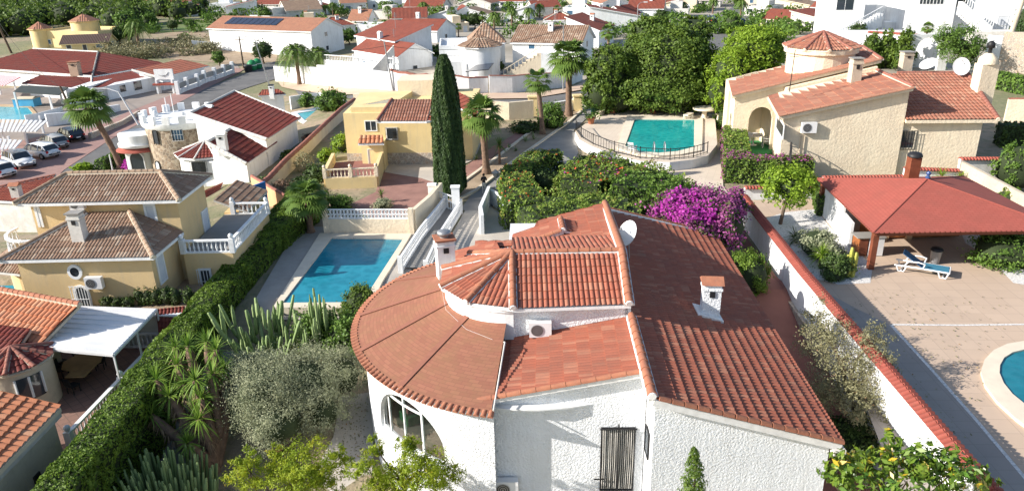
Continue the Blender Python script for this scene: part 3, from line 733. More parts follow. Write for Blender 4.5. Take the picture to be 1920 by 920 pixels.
def blades(n, L, w, rng, el=(-.3,1.4), droop=.35, seg=3, c=(0,0,0)):
    vs=[];qs=[];va=[]
    for i in range(n):
        az=rng.uniform(0,2*pi); e=el[0]+(el[1]-el[0])*rng.random(); d=V((cos(az)*cos(e),sin(az)*cos(e),sin(e))); s=V((-sin(az),cos(az),0))
        l=L*rng.uniform(.75,1.1); p=V(c); vv=rng.random(); pr=None
        for k in range(seg+1):
            f=k/seg; q=V(c)+d*l*f-V((0,0,droop*l*f*f*cos(e))); ww=w*(1-f)**.7*(.6+.4*min(1,f*4))
            cur=(len(vs),len(vs)+1); vs.extend([tuple(q-s*ww/2),tuple(q+s*ww/2)])
            if pr: qs.append((pr[0],pr[1],cur[1],cur[0])); va.append(vv)
            pr=cur
    return vs,qs,va
def spiky(label, base, L, n, w, mat, seed=0, cat='plant', name='agave', group=None, el=(.0,1.45), droop=.25, stem=0):
    rng=random.Random(seed); th=thing(name,label,cat,base,group)
    vs,qs,va=blades(n,L,w,rng,el,droop,3,(0,0,stem)); mk('leaves',fastmesh('leaves',vs,qs,mat,va),None,th)
    m=MB(); m.lathe([(.12,-.2),(.13,0),(.1,max(stem,.12))],(0,0,0),7); mk('stem',m.mesh('stem',[PALMBARK]),None,th)
    return th
def cactus(label, base, n, h, r, spread, mat, seed=0, name='cactus', cat='cactus', branch=True, group=None, ribs=5, upright=.9):
    """columnar cactus / candelabra spurge: many ribbed arms"""
    rng=random.Random(seed); th=thing(name,label,cat,base,group); vs=[];qs=[];va=[]
    def arm(path,rad,v):
        ref=V((1,0,0)); prev=None; nr=ribs*2
        for i,p in enumerate(path):
            d=(path[min(i+1,len(path)-1)]-path[max(i-1,0)]).normalized(); a=(ref-d*ref.dot(d)).normalized(); b=d.cross(a); f=i/(len(path)-1)
            R=rad*(1 if f<.85 else (.72 if f<.99 else .25)); st=len(vs)
            for j in range(nr):
                t=2*pi*j/nr; rr=R*(1 if j%2 else .68); vs.append(tuple(p+(a*cos(t)+b*sin(t))*rr))
            if prev is not None:
                for j in range(nr): qs.append((prev+j,prev+(j+1)%nr,st+(j+1)%nr,st+j)); va.append(v+.15*f)
            prev=st
    for i in range(n):
        az=rng.uniform(0,2*pi); q=spread*math.sqrt(rng.random()); x,y=q*cos(az),q*sin(az)
        hh=h*rng.uniform(.7,1.05)*(1-.35*(q/spread)**2); ln=(1-upright)*q/spread*hh
        base0=V((x*.35,y*.35,0)) if branch else V((x*.8,y*.8,0)); v=rng.uniform(.1,.75)
        K=7; path=[]
        for k in range(K+1):
            f=k/K; g=min(1,f*2.2); path.append(V((base0.x+(x-base0.x)*g+cos(az)*ln*f, base0.y+(y-base0.y)*g+sin(az)*ln*f, hh*f)))
        path.append(path[-1]+V((0,0,.04))); arm(path,r*rng.uniform(.8,1.15),v)
        if branch:
            for b in range(rng.choice((1,2,3))):
                s=path[rng.choice((2,3,4))]; a2=rng.uniform(0,2*pi); L=hh*rng.uniform(.25,.5)
                pp=[s,s+V((cos(a2)*.12,sin(a2)*.12,.08))]+[s+V((cos(a2)*.22,sin(a2)*.22,.1+L*t/3)) for t in range(4)]
                arm(pp,r*.8,v+.1)
    mk('stems',fastmesh('stems',vs,qs,mat,np.clip(va,0,1)),None,th); return th
# ---------------------------------------------------------------- ground and paving
def terr(x,y):
    # falls gently to the street on the left
    s=max(0,min(1,(-x-16-(max(0,60-y))*1.2)/26)); s=s*s*(3-2*s); f=max(0,min(1,(y-48)/14))*max(0,min(1,1-(y-150)/60))
    S=lambda a: max(0,min(1,a))**2*(3-2*max(0,min(1,a)))
    z=-3.0*s*f-1.2*S((41-y)/6)-1.8*S((34-y)/8)
    return min(z,-1.75) if (x<-17.3 and y<44) else z
def PT(px,py,dz=0):
    z=0
    for _ in range(8): p=P(px,py,z+dz); z=terr(p.x,p.y)
    return P(px,py,z+dz)
def tsheet(name, pts, dz, mat, step=4.0):        # sheet that follows the terrain
    w=[PT(a,b) for a,b in pts]; mb=MB(); n=len(w)
    from mathutils.geometry import tessellate_polygon
    # subdivide edges, fan triangulate by tessellation then refine
    import bmesh
    bm=bmesh.new(); vs=[bm.verts.new((p.x,p.y,0)) for p in w]; f=bm.faces.new(vs)
    if f.normal.z<0 or sum(w[i].x*w[(i+1)%n].y-w[(i+1)%n].x*w[i].y for i in range(n))<0: f.normal_flip()
    x0,x1=min(p.x for p in w),max(p.x for p in w); y0,y1=min(p.y for p in w),max(p.y for p in w)
    for k in range(int((x1-x0)/step)+1):
        g=bm.verts[:]+bm.edges[:]+bm.faces[:]; bmesh.ops.bisect_plane(bm,geom=g,plane_co=(math.ceil(x0/step)*step+k*step,0,0),plane_no=(1,0,0))
    for k in range(int((y1-y0)/step)+1):
        g=bm.verts[:]+bm.edges[:]+bm.faces[:]; bmesh.ops.bisect_plane(bm,geom=g,plane_co=(0,math.ceil(y0/step)*step+k*step,0),plane_no=(0,1,0))
    bmesh.ops.triangulate(bm,faces=bm.faces[:])
    for v in bm.verts: v.co.z=terr(v.co.x,v.co.y)+dz
    bm.verts.index_update()
    mb.add([tuple(v.co) for v in bm.verts],[tuple(v.index for v in f.verts) for f in bm.faces]); bm.free()
    for k,f in enumerate(mb.f):
        a,b,c=[V(mb.v[i]) for i in f[:3]]
        if (b-a).cross(c-a).z<0: mb.f[k]=f[::-1]
    return struct(name,mb,mat)
m,t_,p_=newmat('dry_ground')
_n1=nz(t_,.05,6); _n2=nz(t_,.7,6,rough=.7)
_c=mixc(t_,ramp(t_,_n1,.42,.58),(.33,.25,.17),(.20,.19,.10)); _c=mixc(t_,ramp(t_,_n2,.45,.7),_c,(.13,.15,.06)); t_.links.new(_c,p_.inputs['Base Color']); p_.inputs['Roughness'].default_value=.95
bump(t_,p_,nz(t_,2,6),.6,.2); GROUND=m
g=MB(); xs=[-900,-500,-300,-220]+[-160+4*i for i in range(71)]+[180,300,500,900]; ys=[-40,0,20]+[24+4*i for i in range(50)]+[240,280,340,420,600,1000,1600]
for y in ys:
    for x in xs: g.v.append((x,y,terr(x,y)-.03 ))
nx=len(xs)
for j in range(len(ys)-1):
    for i in range(nx-1): g.f.append((j*nx+i,j*nx+i+1,(j+1)*nx+i+1,(j+1)*nx+i)); g.m.append(0); g.sm.append(True)
struct('ground',g,GROUND)
# ================================================================ MAIN HOUSE
YW=radians(-2.0); E1=V((cos(YW),sin(YW),0)); E2=V((-sin(YW),cos(YW),0)); HO=V((0,32,0))
def hf(u,v,z=0): p=HO+E1*u+E2*v; return V((p.x,p.y,z))
villa=thing('villa','white stucco villa with terracotta tiled roofs, round room and turret in the foreground','house',(2,30,0))
rs=MB()
# right wing, mono pitch down to the right
RP=[V((4.80,22.25,4.3)),V((11.95,22.66,1.9)),V((12.95,44.4,1.9)),V((5.5,42.7,4.3))]; roofR=RP
def zR(x,y,dz=0):
    t=(y-22.3)/21; xl=4.8+.7*t; xr=11.95+1.0*t; return 4.3-2.4*(x-xl)/(xr-xl)+dz
rn_=(RP[1]-RP[0]).cross(RP[3]-RP[0]); RP[2].z=RP[0].z-((RP[2].x-RP[0].x)*rn_.x+(RP[2].y-RP[0].y)*rn_.y)/rn_.z
roof_face(rs,roofR,p=.21,L=.46,amp=.045,ra=.085,ns=6,slab=.22)
oR=mk('roof',rs,[T_MAIN,MORTAR],villa)
oR['label']='long tiled roof of the right wing sloping down to the right'
w=MB(); 
topR=lambda p: zR(p[0],p[1],-.24)
w.prism([(4.95,22.5),(11.6,22.88),(12.6,44.0),(5.7,42.3)],-4,topR)
# middle front wall and turret base
def topM(p):
    q=V((p[0],p[1],0))-HO; u=q.dot(E1); return 2.85+(u+1.2)*.2
w.prism([hf(-1.1,-7.55),hf(5.25,-7.55),hf(5.25,-3.2),hf(-1.1,-3.2)],-4,topM)
w.prism([hf(-.4,-3.3),hf(5.1,-3.3),hf(5.1,9.6),hf(-.4,9.6)],-4,3.9)
w.prism([hf(-.1,-3.3),hf(5.0,-3.3),hf(5.0,2.6),hf(-.1,2.6)],3.9,4.9)
mk('wall',w,W_STUCCO,villa)
# verge bands and gable parapets
b=MB()
b.bar(V((4.82,22.3,4.14)),V((11.9,22.7,1.76)),.14,.26); b.bar(hf(-1.3,-7.72,2.93),hf(5.05,-7.72,4.18),.14,.24)
b.bar(hf(5.1,-9.5,4.22),hf(5.1,-3.4,4.3),.2,.3); mk('verge_band',b,MORTAR,villa)
caps(oR,hf(5.12,-3.5,4.42),hf(5.12,-9.55,4.36),.17,.55,TCAP,MORTAR)
# verge tiles along the front and the back of the right wing
def verge(parent,A,B,r,seg,mat,n=7,gap=.10,off=V((0,0,.02))):
    A=V(A)+off;B=V(B)+off;d=B-A;L=d.length;d.normalize();k=int(round(L/seg));mb=MB()
    for i in range(k):
        a=A+d*(L*i/k); e=A+d*(L*(i+1)/k-gap*seg); mb.halftube(e,a,r*.95,r*1.05,n)
    return mk('verge_tile',mb,mat,parent)
verge(oR,V((5.0,22.28,4.26)),V((12.0,22.68,1.91)),.13,.48,TCAP)
verge(oR,V((5.65,42.75,4.34)),RP[2]+V((0,0,.08)),.12,.48,TCAP)
bb=MB(); bb.bar(V((5.65,42.5,4.36)),RP[2]+V((0,-.2,.06)),.2,.12); mk('verge_band',bb,MORTAR,villa)
# middle roof, slopes down to the left
rs=MB(); roof_face(rs,[hf(-1.15,-7.75,3.0),hf(5.05,-7.75,4.25),hf(5.05,-3.3,4.25),hf(-.55,-3.3,3.1)],p=.21,L=.56,amp=.035,ra=.05,ns=6,slab=.16)
oM=mk('roof',rs,[T_MAIN,MORTAR],villa); oM['label']='lower front tiled roof sloping down to the left'
verge(oM,hf(5.0,-7.72,4.25),hf(-1.2,-7.72,3.0),.13,.6,TCAP,gap=.02)
# turret: rectangular right half with ridge, faceted left half
AP=hf(0,-.3,6.05); RR=3.42; ez=4.9
def te(a): return V((AP.x+RR*cos(a),AP.y+RR*sin(a),ez))
rs=MB(); roof_face(rs,[V((AP.x,AP.y-RR,ez)),hf(5.1,-3.45,ez),hf(5.1,-.3,6.05),AP],ncol=23,L=.5,amp=.06,ra=.035,ns=8,slab=.14)
angs=[radians(a) for a in (-90,-126,-161,-196,-232,-270)]
for a0,a1 in zip(angs,angs[1:]):
    roof_face(rs,[AP,te(a1),te(a0)],p=.235,L=.5,amp=.055,ra=.03,ns=6,slab=.12)
roof_face(rs,[AP,hf(5.1,-.3,6.05),hf(5.1,3.2,5.5),V((AP.x,AP.y+RR,5.4))],p=.235,L=.5,amp=.055,ra=.03,ns=6,slab=.12)
oT=mk('roof',rs,[T_MAIN,W_PAINT],villa); oT['label']='raised turret roof with radial hips and barrel tiles'
for a in angs[:5]: caps(oT,AP+V((0,0,.03)),te(a)+V((0,0,.05)),.15,.5,TCAP,MORTAR)
caps(oT,AP,hf(5.0,-.25,6.08),.14,.5,TCAP,MORTAR,endcap=False)
caps(oT,hf(5.02,-.3,6.12),hf(5.02,-3.5,5.0),.18,.5,TCAP,MORTAR)
caps(oT,hf(5.02,-.3,6.12),hf(5.25,10.6,4.72),.18,.55,TCAP,MORTAR)
w=MB()
w.prism([hf(4.86,-3.3),hf(5.12,-3.3),hf(5.12,-.3),hf(4.86,-.3)],3.6,lambda p:5.9+((V(p[:2]+((0,)) if isinstance(p,tuple) else (p[0],p[1],0))-HO).dot(E2)+.3)*.37)
w.prism([hf(4.86,-.3),hf(5.12,-.3),hf(5.3,10.6),hf(5.0,10.6)],3.0,lambda p:5.95-((V((p[0],p[1],0))-HO).dot(E2)+.3)*.125)
K=28; prev=None
ring=[V((AP.x+3.15*cos(radians(-90-180*i/K)),AP.y+3.15*sin(radians(-90-180*i/K)),0)) for i in range(K+1)]
ring2=[V((AP.x+(3.22)*cos(radians(-90-180*i/K)),AP.y+(3.22)*sin(radians(-90-180*i/K)),0)) for i in range(K+1)]
w.prism([tuple(p) for p in ring][::-1],3.3,4.86)
w.prism([tuple(p) for p in ring2][::-1],4.62,4.84)
mk('turret_wall',w,W_PAINT,villa)
ac_unit(villa,hf(0,-3.3),hf(5,-3.3),1013,611,.95,.68)
# back roofs behind the ridge
rs=MB()
roof_face(rs,[hf(.3,3.2,4.35),hf(5.0,3.2,5.45),hf(5.15,10.2,4.75),hf(1.2,9.2,4.2)],p=.22,L=.55,amp=.04,ra=.045,ns=5,slab=.14,down=(-1,0,-.2))
oB=mk('roof',rs,[T_MAIN,MORTAR],villa); oB['label']='rear tiled roof sloping down to the left'
rs=MB()
pk=P(1051,410,5.0); pf=P(1056,432,5.0)
L1=P(966,452,4.1); L2=P(962,444,4.1)
roof_face(rs,[pf,pk,V((L2.x,pk.y,4.05)),V((L1.x-.2,pf.y,4.05))],p=.22,L=.55,amp=.04,ra=.045,ns=5,slab=.14)
roof_face(rs,[pk,pf,V((pf.x+2.0,pf.y,4.5)),V((pk.x+2.2,pk.y,4.4))],p=.22,L=.5,amp=.05,ra=.03,ns=5,slab=.14)
oG=mk('roof',rs,[T_MAIN,MORTAR],villa); oG['label']='small rear gable roof'
caps(oG,pk,pf,.15,.45,TCAP,MORTAR)
verge(oG,V((pf.x-.1,pf.y-.05,5.0)),V((L1.x-.2,pf.y-.05,4.07)),.13,.5,TCAP,gap=.02)
w=MB(); w.prism([(L1.x,pf.y+.1),(pf.x+1.9,pf.y+.1),(pk.x+2,pk.y-.1),(L2.x,pk.y-.1)],-2,3.95); w.bar((L1.x,pf.y-.02,4.0),(pf.x,pf.y-.02,4.92),.12,.2); mk('wall',w,W_PAINT,villa)
# slab roofs left of the turret back
rs=MB(); q=[P(850,482,4.2),P(935,468,4.6),P(935,462,4.6),P(848,470,4.2)]
roof_face(rs,[P(846,500,4.1),P(940,472,4.9),P(930,452,4.7),P(848,474,4.0)],p=.24,L=.5,amp=.05,ra=.03,ns=5,slab=.2)
roof_face(rs,[P(890,468,4.3),P(985,462,4.8),P(985,452,4.8),P(892,454,4.2)],p=.24,L=.5,amp=.05,ra=.03,ns=5,slab=.2)
mk('roof',rs,[T_MAIN,MORTAR],villa)
# chimneys
c=P(836,503,4.3); ht=ZT(c,447)-4.3
o=chimney(villa,(c.x,c.y,4.3),.86,.86,ht,W_PAINT,TCAP,yaw=.25,gable=False)
k=MB(); k.lathe([(.22,0),(.2,.12),(.34,.14),(.34,.3),(.2,.34),(.02,.38)],(c.x,c.y,4.3+ht+.08),12); mk('cowl',k,GALV,o)
zr=2.95; c=P(1330,590,zr); zr=zR(c.x,c.y); c=P(1330,590,zr)
o=chimney(villa,(c.x,c.y,zr),.8,.75,1.75,W_STUCCO,TCAP,yaw=-.12,gable=True)
k=MB(); k.prism([(c.x-.7,c.y-.65),(c.x+.5,c.y-.65),(c.x+.5,c.y+.5),(c.x-.7,c.y+.5)],zr-.3,lambda p:zr+.16-(p[0]-c.x)*.33); mk('flashing',k,MORTAR,o)
# satellite dish
def dish(parent,c,r,az,tilt,mat=PLASTIC,pole=1.0,name='satellite_dish'):
    mb=MB(); d=V((cos(az)*cos(tilt),sin(az)*cos(tilt),sin(tilt))); s=V((-sin(az),cos(az),0)); u=d.cross(s)*-1
    vs=[V(c)]; 
    for k,(rr,dd) in enumerate(((.35,.02),(.7,.07),(1,.14))):
        for j in range(20): t=2*pi*j/20; vs.append(V(c)+(s*cos(t)+u*sin(t)*1.1)*r*rr+d*r*dd)
    fs=[(0,1+j,1+(j+1)%20) for j in range(20)]+[(1+k*20+j,1+(k+1)*20+j,1+(k+1)*20+(j+1)%20,1+k*20+(j+1)%20) for k in range(2) for j in range(20)]
    vs2=[q-d*.03 for q in vs]; 
    mb.add(vs,fs,0,True); mb.add(vs2,[f[::-1] for f in fs],0,True); o=mk(name,mb,mat,parent)
    k=MB(); k.tube([V(c)-u*r*.9,V(c)+d*r*.9-u*r*.15],.015,5); k.tube([V(c)-d*.05,V(c)-d*.2-V((0,0,pole))],.03,6); k.lathe([(.05,-.06),(.05,.06)],tuple(V(c)+d*r*.9-u*r*.15),7); mk('arm_and_mast',k,GALV,o); return o
dish(villa,hf(5.75,3.4,5.55),.62,radians(-150),.5,pole=1.6)
# wire from roof (aerial mast and cable)
# ---- round room
RC=V((.85,31.5,0)); RE=8.2; RW=7.82
CA=P(968,496,5.0)
a0,a1=radians(-102.5),radians(-236)
mb=MB(); seams=[]
for sx,sy in ((757,722),(682,657),(677,592),(742,526)):
    q=P(sx,sy,3.0)-RC; a=atan2(q.y,q.x); a=a if a<0 else a-2*pi; seams.append(a)
bounds=[a0]+sorted(seams,reverse=True)+[a1]
def rim(a,t): e=V((RC.x+RE*cos(a),RC.y+RE*sin(a),3.0)); return e+(V((CA.x,CA.y,CA.z))-e)*t+V((0,0,0))
for b0,b1 in zip(bounds,bounds[1:]):
    am=(b0+b1)/2; tg=V((-sin(am),cos(am),0)); k=max(2,int(abs(b1-b0)/radians(3))); T=[0,.15,.3,.45,.57]
    vs=[];uv=[]
    for i in range(k+1):
        a=b0+(b1-b0)*i/k
        for t in T: q=rim(a,t); vs.append(q); uv.append(((q-CA).dot(tg)+100,(1-t)*8.4))
    n=len(T); mb.add(vs,[(i*n+j,(i+1)*n+j,(i+1)*n+j+1,i*n+j+1)[::-1] for i in range(k) for j in range(n-1)],0,True,uv)
cone=mk('roof',mb,SHINGLE,villa); cone['label']='round conical roof of brown shingles'
for f in ():pass
sm=MB()
for a in seams:
    A_=rim(a,.005)+V((0,0,.035)); B_=rim(a,.56)+V((0,0,.035)); sm.bar(A_,B_,.26,.03)
mk('hip_strip',sm,SEAM,cone)
et=MB(); na=int(abs(a1-a0)*RE/.27)
for i in range(na+1):
    a=a0+(a1-a0)*i/na; d=V((cos(a),sin(a),0)); e=V((RC.x,RC.y,2.93))+d*RE
    et.halftube(e+d*.16-V((0,0,.03)),e-d*.14+V((0,0,.06)),.115,.10,5)
mk('eave_tile',et,TCAP,cone)
sk=MB()   # white band below the eave and edge trim against the middle roof
def arcwall(mb,C,r,t,b0,b1,z0,z1,op=[],da=radians(1.5),mi=0):
    """curved wall; op=[(a_start,a_end,zbottom,top function of fraction)] angles decreasing"""
    an=[b0]; k=max(1,int(abs(b1-b0)/da))
    an=set(b0+(b1-b0)*i/k for i in range(k+1))
    for o in op:
        for i in range(17): an.add(o[0]+(o[1]-o[0])*i/16)
    an=sorted(an,reverse=True)
    def pt(a,rr,z): return (C.x+rr*cos(a),C.y+rr*sin(a),z)
    for x,y in zip(an,an[1:]):
        if abs(x-y)<1e-6: continue
        mdl=(x+y)/2; segs=None
        for o in op:
            if o[1]<mdl<o[0]:
                f0=(x-o[0])/(o[1]-o[0]); f1=(y-o[0])/(o[1]-o[0]); segs=[((z0,z0),(o[2],o[2])),((o[3](f0),o[3](f1)),(z1,z1))]
        segs=segs or [((z0,z0),(z1,z1))]
        for (la,lb),(ha,hb) in segs:
            vs=[pt(x,r,la),pt(y,r,lb),pt(y,r,hb),pt(x,r,ha),pt(x,r-t,la),pt(y,r-t,lb),pt(y,r-t,hb),pt(x,r-t,ha)]
            mb.add(vs,[(1,0,3,2),(4,5,6,7),(3,7,6,2),(0,1,5,4)],mi)
    for o in op:
        for a,f in ((o[0],0),(o[1],1)):
            vs=[pt(a,r,o[2]),pt(a,r-t,o[2]),pt(a,r-t,o[3](f)),pt(a,r,o[3](f))]; mb.add(vs,[(0,1,2,3)],mi)
def cyl(px,py,C,r):
    d=ray(px,py); ox,oy=-C.x,-C.y; A=d.x**2+d.y**2; B=2*(ox*d.x+oy*d.y); Cc=ox*ox+oy*oy-r*r; D=B*B-4*A*Cc
    t=(-B-sqrt(max(D,0)))/(2*A); p=V((d.x*t,d.y*t,H+d.z*t)); a=atan2(p.y-C.y,p.x-C.x); return (a if a<0 else a-2*pi),p.z
wl=cyl(716,805,RC,RW); wr=cyl(838,868,RC,RW); wt=cyl(750,747,RC,RW)
zb=(wl[1]+wr[1])/2; zt=min(2.62,wt[1]+.1)
def archtop(f): return zb+.35+(zt-zb-.35)*max(0,1-(2*f-1)**2)**.5
w2=cyl(700,757,RC,RW); w3=cyl(686,715,RC,RW)
wm=MB(); arcwall(wm,RC,RW,.3,a0,a1,-4,2.98,[(wr[0],wl[0],zb,archtop),(radians(-173),radians(-180),.9,lambda f:2.35)])
mk('wall',wm,W_STUCCO,villa)
k=MB()
arcwall(k,RC,RW-.16,.06,wr[0],wl[0],zb,zb+.10)
for f in (0.03,.30,.56,.83,.985):
    a=wr[0]+(wl[0]-wr[0])*f; ww=radians(.35 if f!=.56 else .25); arcwall(k,RC,RW-.14,.08,a+ww,a-ww,zb,archtop(f)-.02)
arcwall(k,RC,RW-.15,.06,wr[0]+(wl[0]-wr[0])*.3,wr[0]+(wl[0]-wr[0])*.83,archtop(.2)-.12,archtop(.2)-.02)
for i in range(24):
    f0=i/24; f1=(i+1)/24; A_=wr[0]+(wl[0]-wr[0])*f0; B_=wr[0]+(wl[0]-wr[0])*f1
    vs=[]
    for a,f in ((A_,f0),(B_,f1)):
        for rr in (RW-.12,RW-.2):
            for dz in (0,-.1): vs.append((RC.x+rr*cos(a),RC.y+rr*sin(a),archtop(f)+dz))
    k.add(vs,[(0,1,5,4),(1,3,7,5),(2,3,7,6)])
win=mk('window',k,W_PAINT,villa); win['label']='large arched window in the round wall'
gm,gt,gp=newmat('clear_glass'); 
gl=N(gt,'ShaderNodeBsdfGlossy'); gl.inputs['Roughness'].default_value=.02; trn=N(gt,'ShaderNodeBsdfTransparent'); trn.inputs[0].default_value=(.62,.72,.70,1)
mx=N(gt,'ShaderNodeMixShader'); mx.inputs[0].default_value=.48; gt.links.new(trn.outputs[0],mx.inputs[1]); gt.links.new(gl.outputs[0],mx.inputs[2]); gt.links.new(mx.outputs[0],gt.nodes['Material Output'].inputs[0])
k=MB()
for i in range(24):
    f0=i/24; f1=(i+1)/24; A_=wr[0]+(wl[0]-wr[0])*f0; B_=wr[0]+(wl[0]-wr[0])*f1; rr=RW-.17
    k.add([(RC.x+rr*cos(A_),RC.y+rr*sin(A_),zb),(RC.x+rr*cos(B_),RC.y+rr*sin(B_),zb),(RC.x+rr*cos(B_),RC.y+rr*sin(B_),archtop(f1)),(RC.x+rr*cos(A_),RC.y+rr*sin(A_),archtop(f0))],[(1,0,3,2)])
mk('pane',k,gm,win)
k=MB(); arcwall(k,RC,RW-.12,.04,radians(-173),radians(-180),.9,2.35); o=mk('window',k,GLASS,villa)
# interior of the round room, seen through the glass
k=MB(); k.prism([(RC.x+7.4*cos(radians(a)),RC.y+7.4*sin(radians(a))) for a in range(-236,-107,6)],.02,.06); mk('room_floor',k,M('room_floor_tile',(.35,.3,.25)),villa)
k=MB(); k.lathe([(7.48,2.7),(7.48,2.76)],(RC.x,RC.y,0),40); mk('room_ceiling',k,W_PAINT,villa)
def softbox(mb,c,s,mi=0,yaw=0): mb.box((c[0]-s[0]/2,c[1]-s[1]/2,c[2]),(c[0]+s[0]/2,c[1]+s[1]/2,c[2]+s[2]),mi,yaw)
sc_=V((RC.x+6.3*cos(radians(-143)),RC.y+6.3*sin(radians(-143)),.06))
so=thing('sofa','green sofa with a pink cushion seen through the arched window of the round room','sofa',sc_)
k=MB(); softbox(k,(sc_.x,sc_.y,.06),(1.6,.8,.42),0,.6); mk('seat',k,GREENC,so)
k=MB(); softbox(k,(sc_.x-.3,sc_.y-.25,.45),(.5,.16,.42),0,.6); mk('cushion',k,M('pink_fabric',(.6,.22,.22)),so)
tc=V((RC.x+6.0*cos(radians(-122)),RC.y+6.0*sin(radians(-122)),.06))
so=thing('round_table','white round table with a cloth behind the glass of the round room','table',tc)
k=MB(); k.lathe([(.05,0),(.05,.7)],tuple(tc),8); mk('leg',k,W_PAINT,so)
k=MB(); k.lathe([(.6,.35),(.62,.72),(.6,.75)],tuple(tc),16); mk('table_cloth',k,W_PAINT,so)
# front window of the middle wall, drainpipe, small unit
A_,B_=hf(-1,-7.55),hf(5,-7.55)
o=pwin(villa,A_,B_,1127,800,1186,918,style='plain',fm=IRON,fw=.05,proud=.05)
o['label']='tall dark window with white curtain strips and a black iron grille'
a=PW(1127,800,A_,B_); b2=PW(1186,918,A_,B_)
k=MB()
for i in range(16):
    x=a.x+.08+(b2.x-a.x-.16)*i/15; y=a.y+(b2.y-a.y)*i/15-.05; k.tube([(x,y-.03,a.z-.06),(x+.015,y-.05,(a.z+b2.z)/2),(x-.01,y-.03,b2.z+.15)],.014,4)
mk('curtain_strip',k,OFFW,o)
k=MB(); k.bar((a.x-.05,a.y-.16,a.z),(b2.x+.05,a.y-.19,a.z),.04,.05); k.bar(((a.x+b2.x)/2,a.y-.17,a.z+.22),((a.x+b2.x)/2+.02,a.y-.17,b2.z),.05,.05); k.bar((a.x-.25,a.y-.2,b2.z+.7),(a.x+.15,a.y-.2,b2.z+.7),.04,.05)
for i in range(7): x=a.x+(b2.x-a.x)*i/6; k.bar((x,a.y-.17,b2.z+.02),(x,a.y-.17,a.z),.014,.014)
mk('grille',k,IRON,o)
window(villa,hf(5.25,-9.3),hf(5.25,-7.6),.4,1.2,.9,2.2,style='plain',fm=IRON,proud=.03) if False else None
o=window(villa,V((4.95,24.2,0)),V((4.92,22.5,0)),.35,1.05,1.0,2.15,style='plain',fm=IRON,fw=.04,proud=.03)
k=MB(); d0=V((-1.22,24.2,0)); k.tube([(d0.x,d0.y-.05,2.9),(d0.x,d0.y-.05,-3)],.05,7); mk('drainpipe',k,W_PAINT,villa)
ac_unit(villa,hf(-1,-7.55),hf(5,-7.55),950,905,.95,.72)
k=MB(); k.tube([hf(-.55,-3.4,3.2),rim(a0,.4)+V((.1,0,.12)),rim(a0,.0)+V((.1,0,.12))],.035,6); mk('edge_trim',k,OFFW,cone)
k=MB()
pts=[te(angs[2])+V((0,0,.2)),rim(radians(-150),.5)+V((0,0,.04)),rim(radians(-125),.45)+V((0,0,.04)),rim(radians(-108),.42)+V((0,0,.05))]; k.tube(pts,.005,4)
mk('cable',k,PLASTIC,villa)
k=MB(); k.bar(hf(5.0,-8.5,4.3),hf(5.0,-8.5,4.3),.01,.01) if False else None
k.box((11.6,22.5,1.5),(12.05,22.8,1.72)); mk('gutter_end',k,OFFW,villa)
# ================================================================ RIGHT SIDE: deck, pergola, pools, cream house
def swall(mb,A,B,t,z0,z1,op=[],mi=0):
    """straight wall; z1 may be (za,zb); op = [(u0,u1,zb,ztop,arched)]"""
    A0,u,n=frame_of(A,B); L=(V((B[0],B[1],0))-A0).length; za,zb_=z1 if isinstance(z1,tuple) else (z1,z1)
    ts=set([0,L])
    for o in op:
        for i in range(13): ts.add(o[0]+(o[1]-o[0])*i/12)
    ts=sorted(ts); top=lambda a: za+(zb_-za)*a/L
    def oz(o,a):
        if not o[4]: return o[3]
        r=(o[1]-o[0])/2; return o[3]-r+sqrt(max(0,r*r-(a-(o[0]+o[1])/2)**2))
    def pt(a,o,z): p=A0+u*a+n*o; return (p.x,p.y,z)
    for a,b in zip(ts,ts[1:]):
        segs=[((z0,z0),(top(a),top(b)))]
        for o in op:
            if o[0]-1e-6<=a and b<=o[1]+1e-6: segs=[((oz(o,a),oz(o,b)),(top(a),top(b)))]+([((z0,z0),(o[2],o[2]))] if o[2]>z0+.01 else [])
        for (la,lb),(ha,hb) in segs:
            vs=[pt(a,0,la),pt(b,0,lb),pt(b,0,hb),pt(a,0,ha),pt(a,-t,la),pt(b,-t,lb),pt(b,-t,hb),pt(a,-t,ha)]
            mb.add(vs,[(0,1,2,3),(7,6,5,4),(3,2,6,7),(0,4,5,1)],mi)
    for o in op:
        for a in (o[0],o[1]): mb.add([pt(a,0,o[2]),pt(a,-t,o[2]),pt(a,-t,oz(o,a)+(0 if not o[4] else .0)),pt(a,0,oz(o,a))],[(0,1,2,3)],mi)
    for a in (0,L): mb.add([pt(a,0,z0),pt(a,-t,z0),pt(a,-t,top(a)),pt(a,0,top(a))],[(0,1,2,3)],mi)
# raised deck slab
mb=MB(); mb.prism([(16.2,8),(70,8),(70,56.5),(17.0,56.5),(16.6,38)],-4,-.004); struct('deck_terrace',mb,DECK)
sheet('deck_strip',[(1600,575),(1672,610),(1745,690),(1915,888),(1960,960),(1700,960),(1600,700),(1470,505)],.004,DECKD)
mb=MB()
def strip(mb,pts,w,z):
    pts=[P(a,b,z) for a,b in pts]
    for a,b in zip(pts,pts[1:]):
        d=(b-a).normalized(); n=V((-d.y,d.x,0))*w/2; mb.add([a-n,b-n,b+n,a+n],[(0,1,2,3)])
strip(mb,[(1670,608),(1745,690),(1830,786),(1960,940)],.16,.008); strip(mb,[(1672,608),(1800,609),(1960,607)],.16,.012); struct('gravel_strip',mb,WGRAV)
sheet('gravel_bed',[(1405,420),(1470,398),(1530,392),(1556,425),(1600,462),(1636,500),(1632,530),(1572,533),(1500,515),(1440,470)],.006,WGRAV)
sheet('gravel_bed',[(1800,432),(1850,440),(1960,540),(1900,530),(1850,480),(1810,455)],.006,WGRAV)
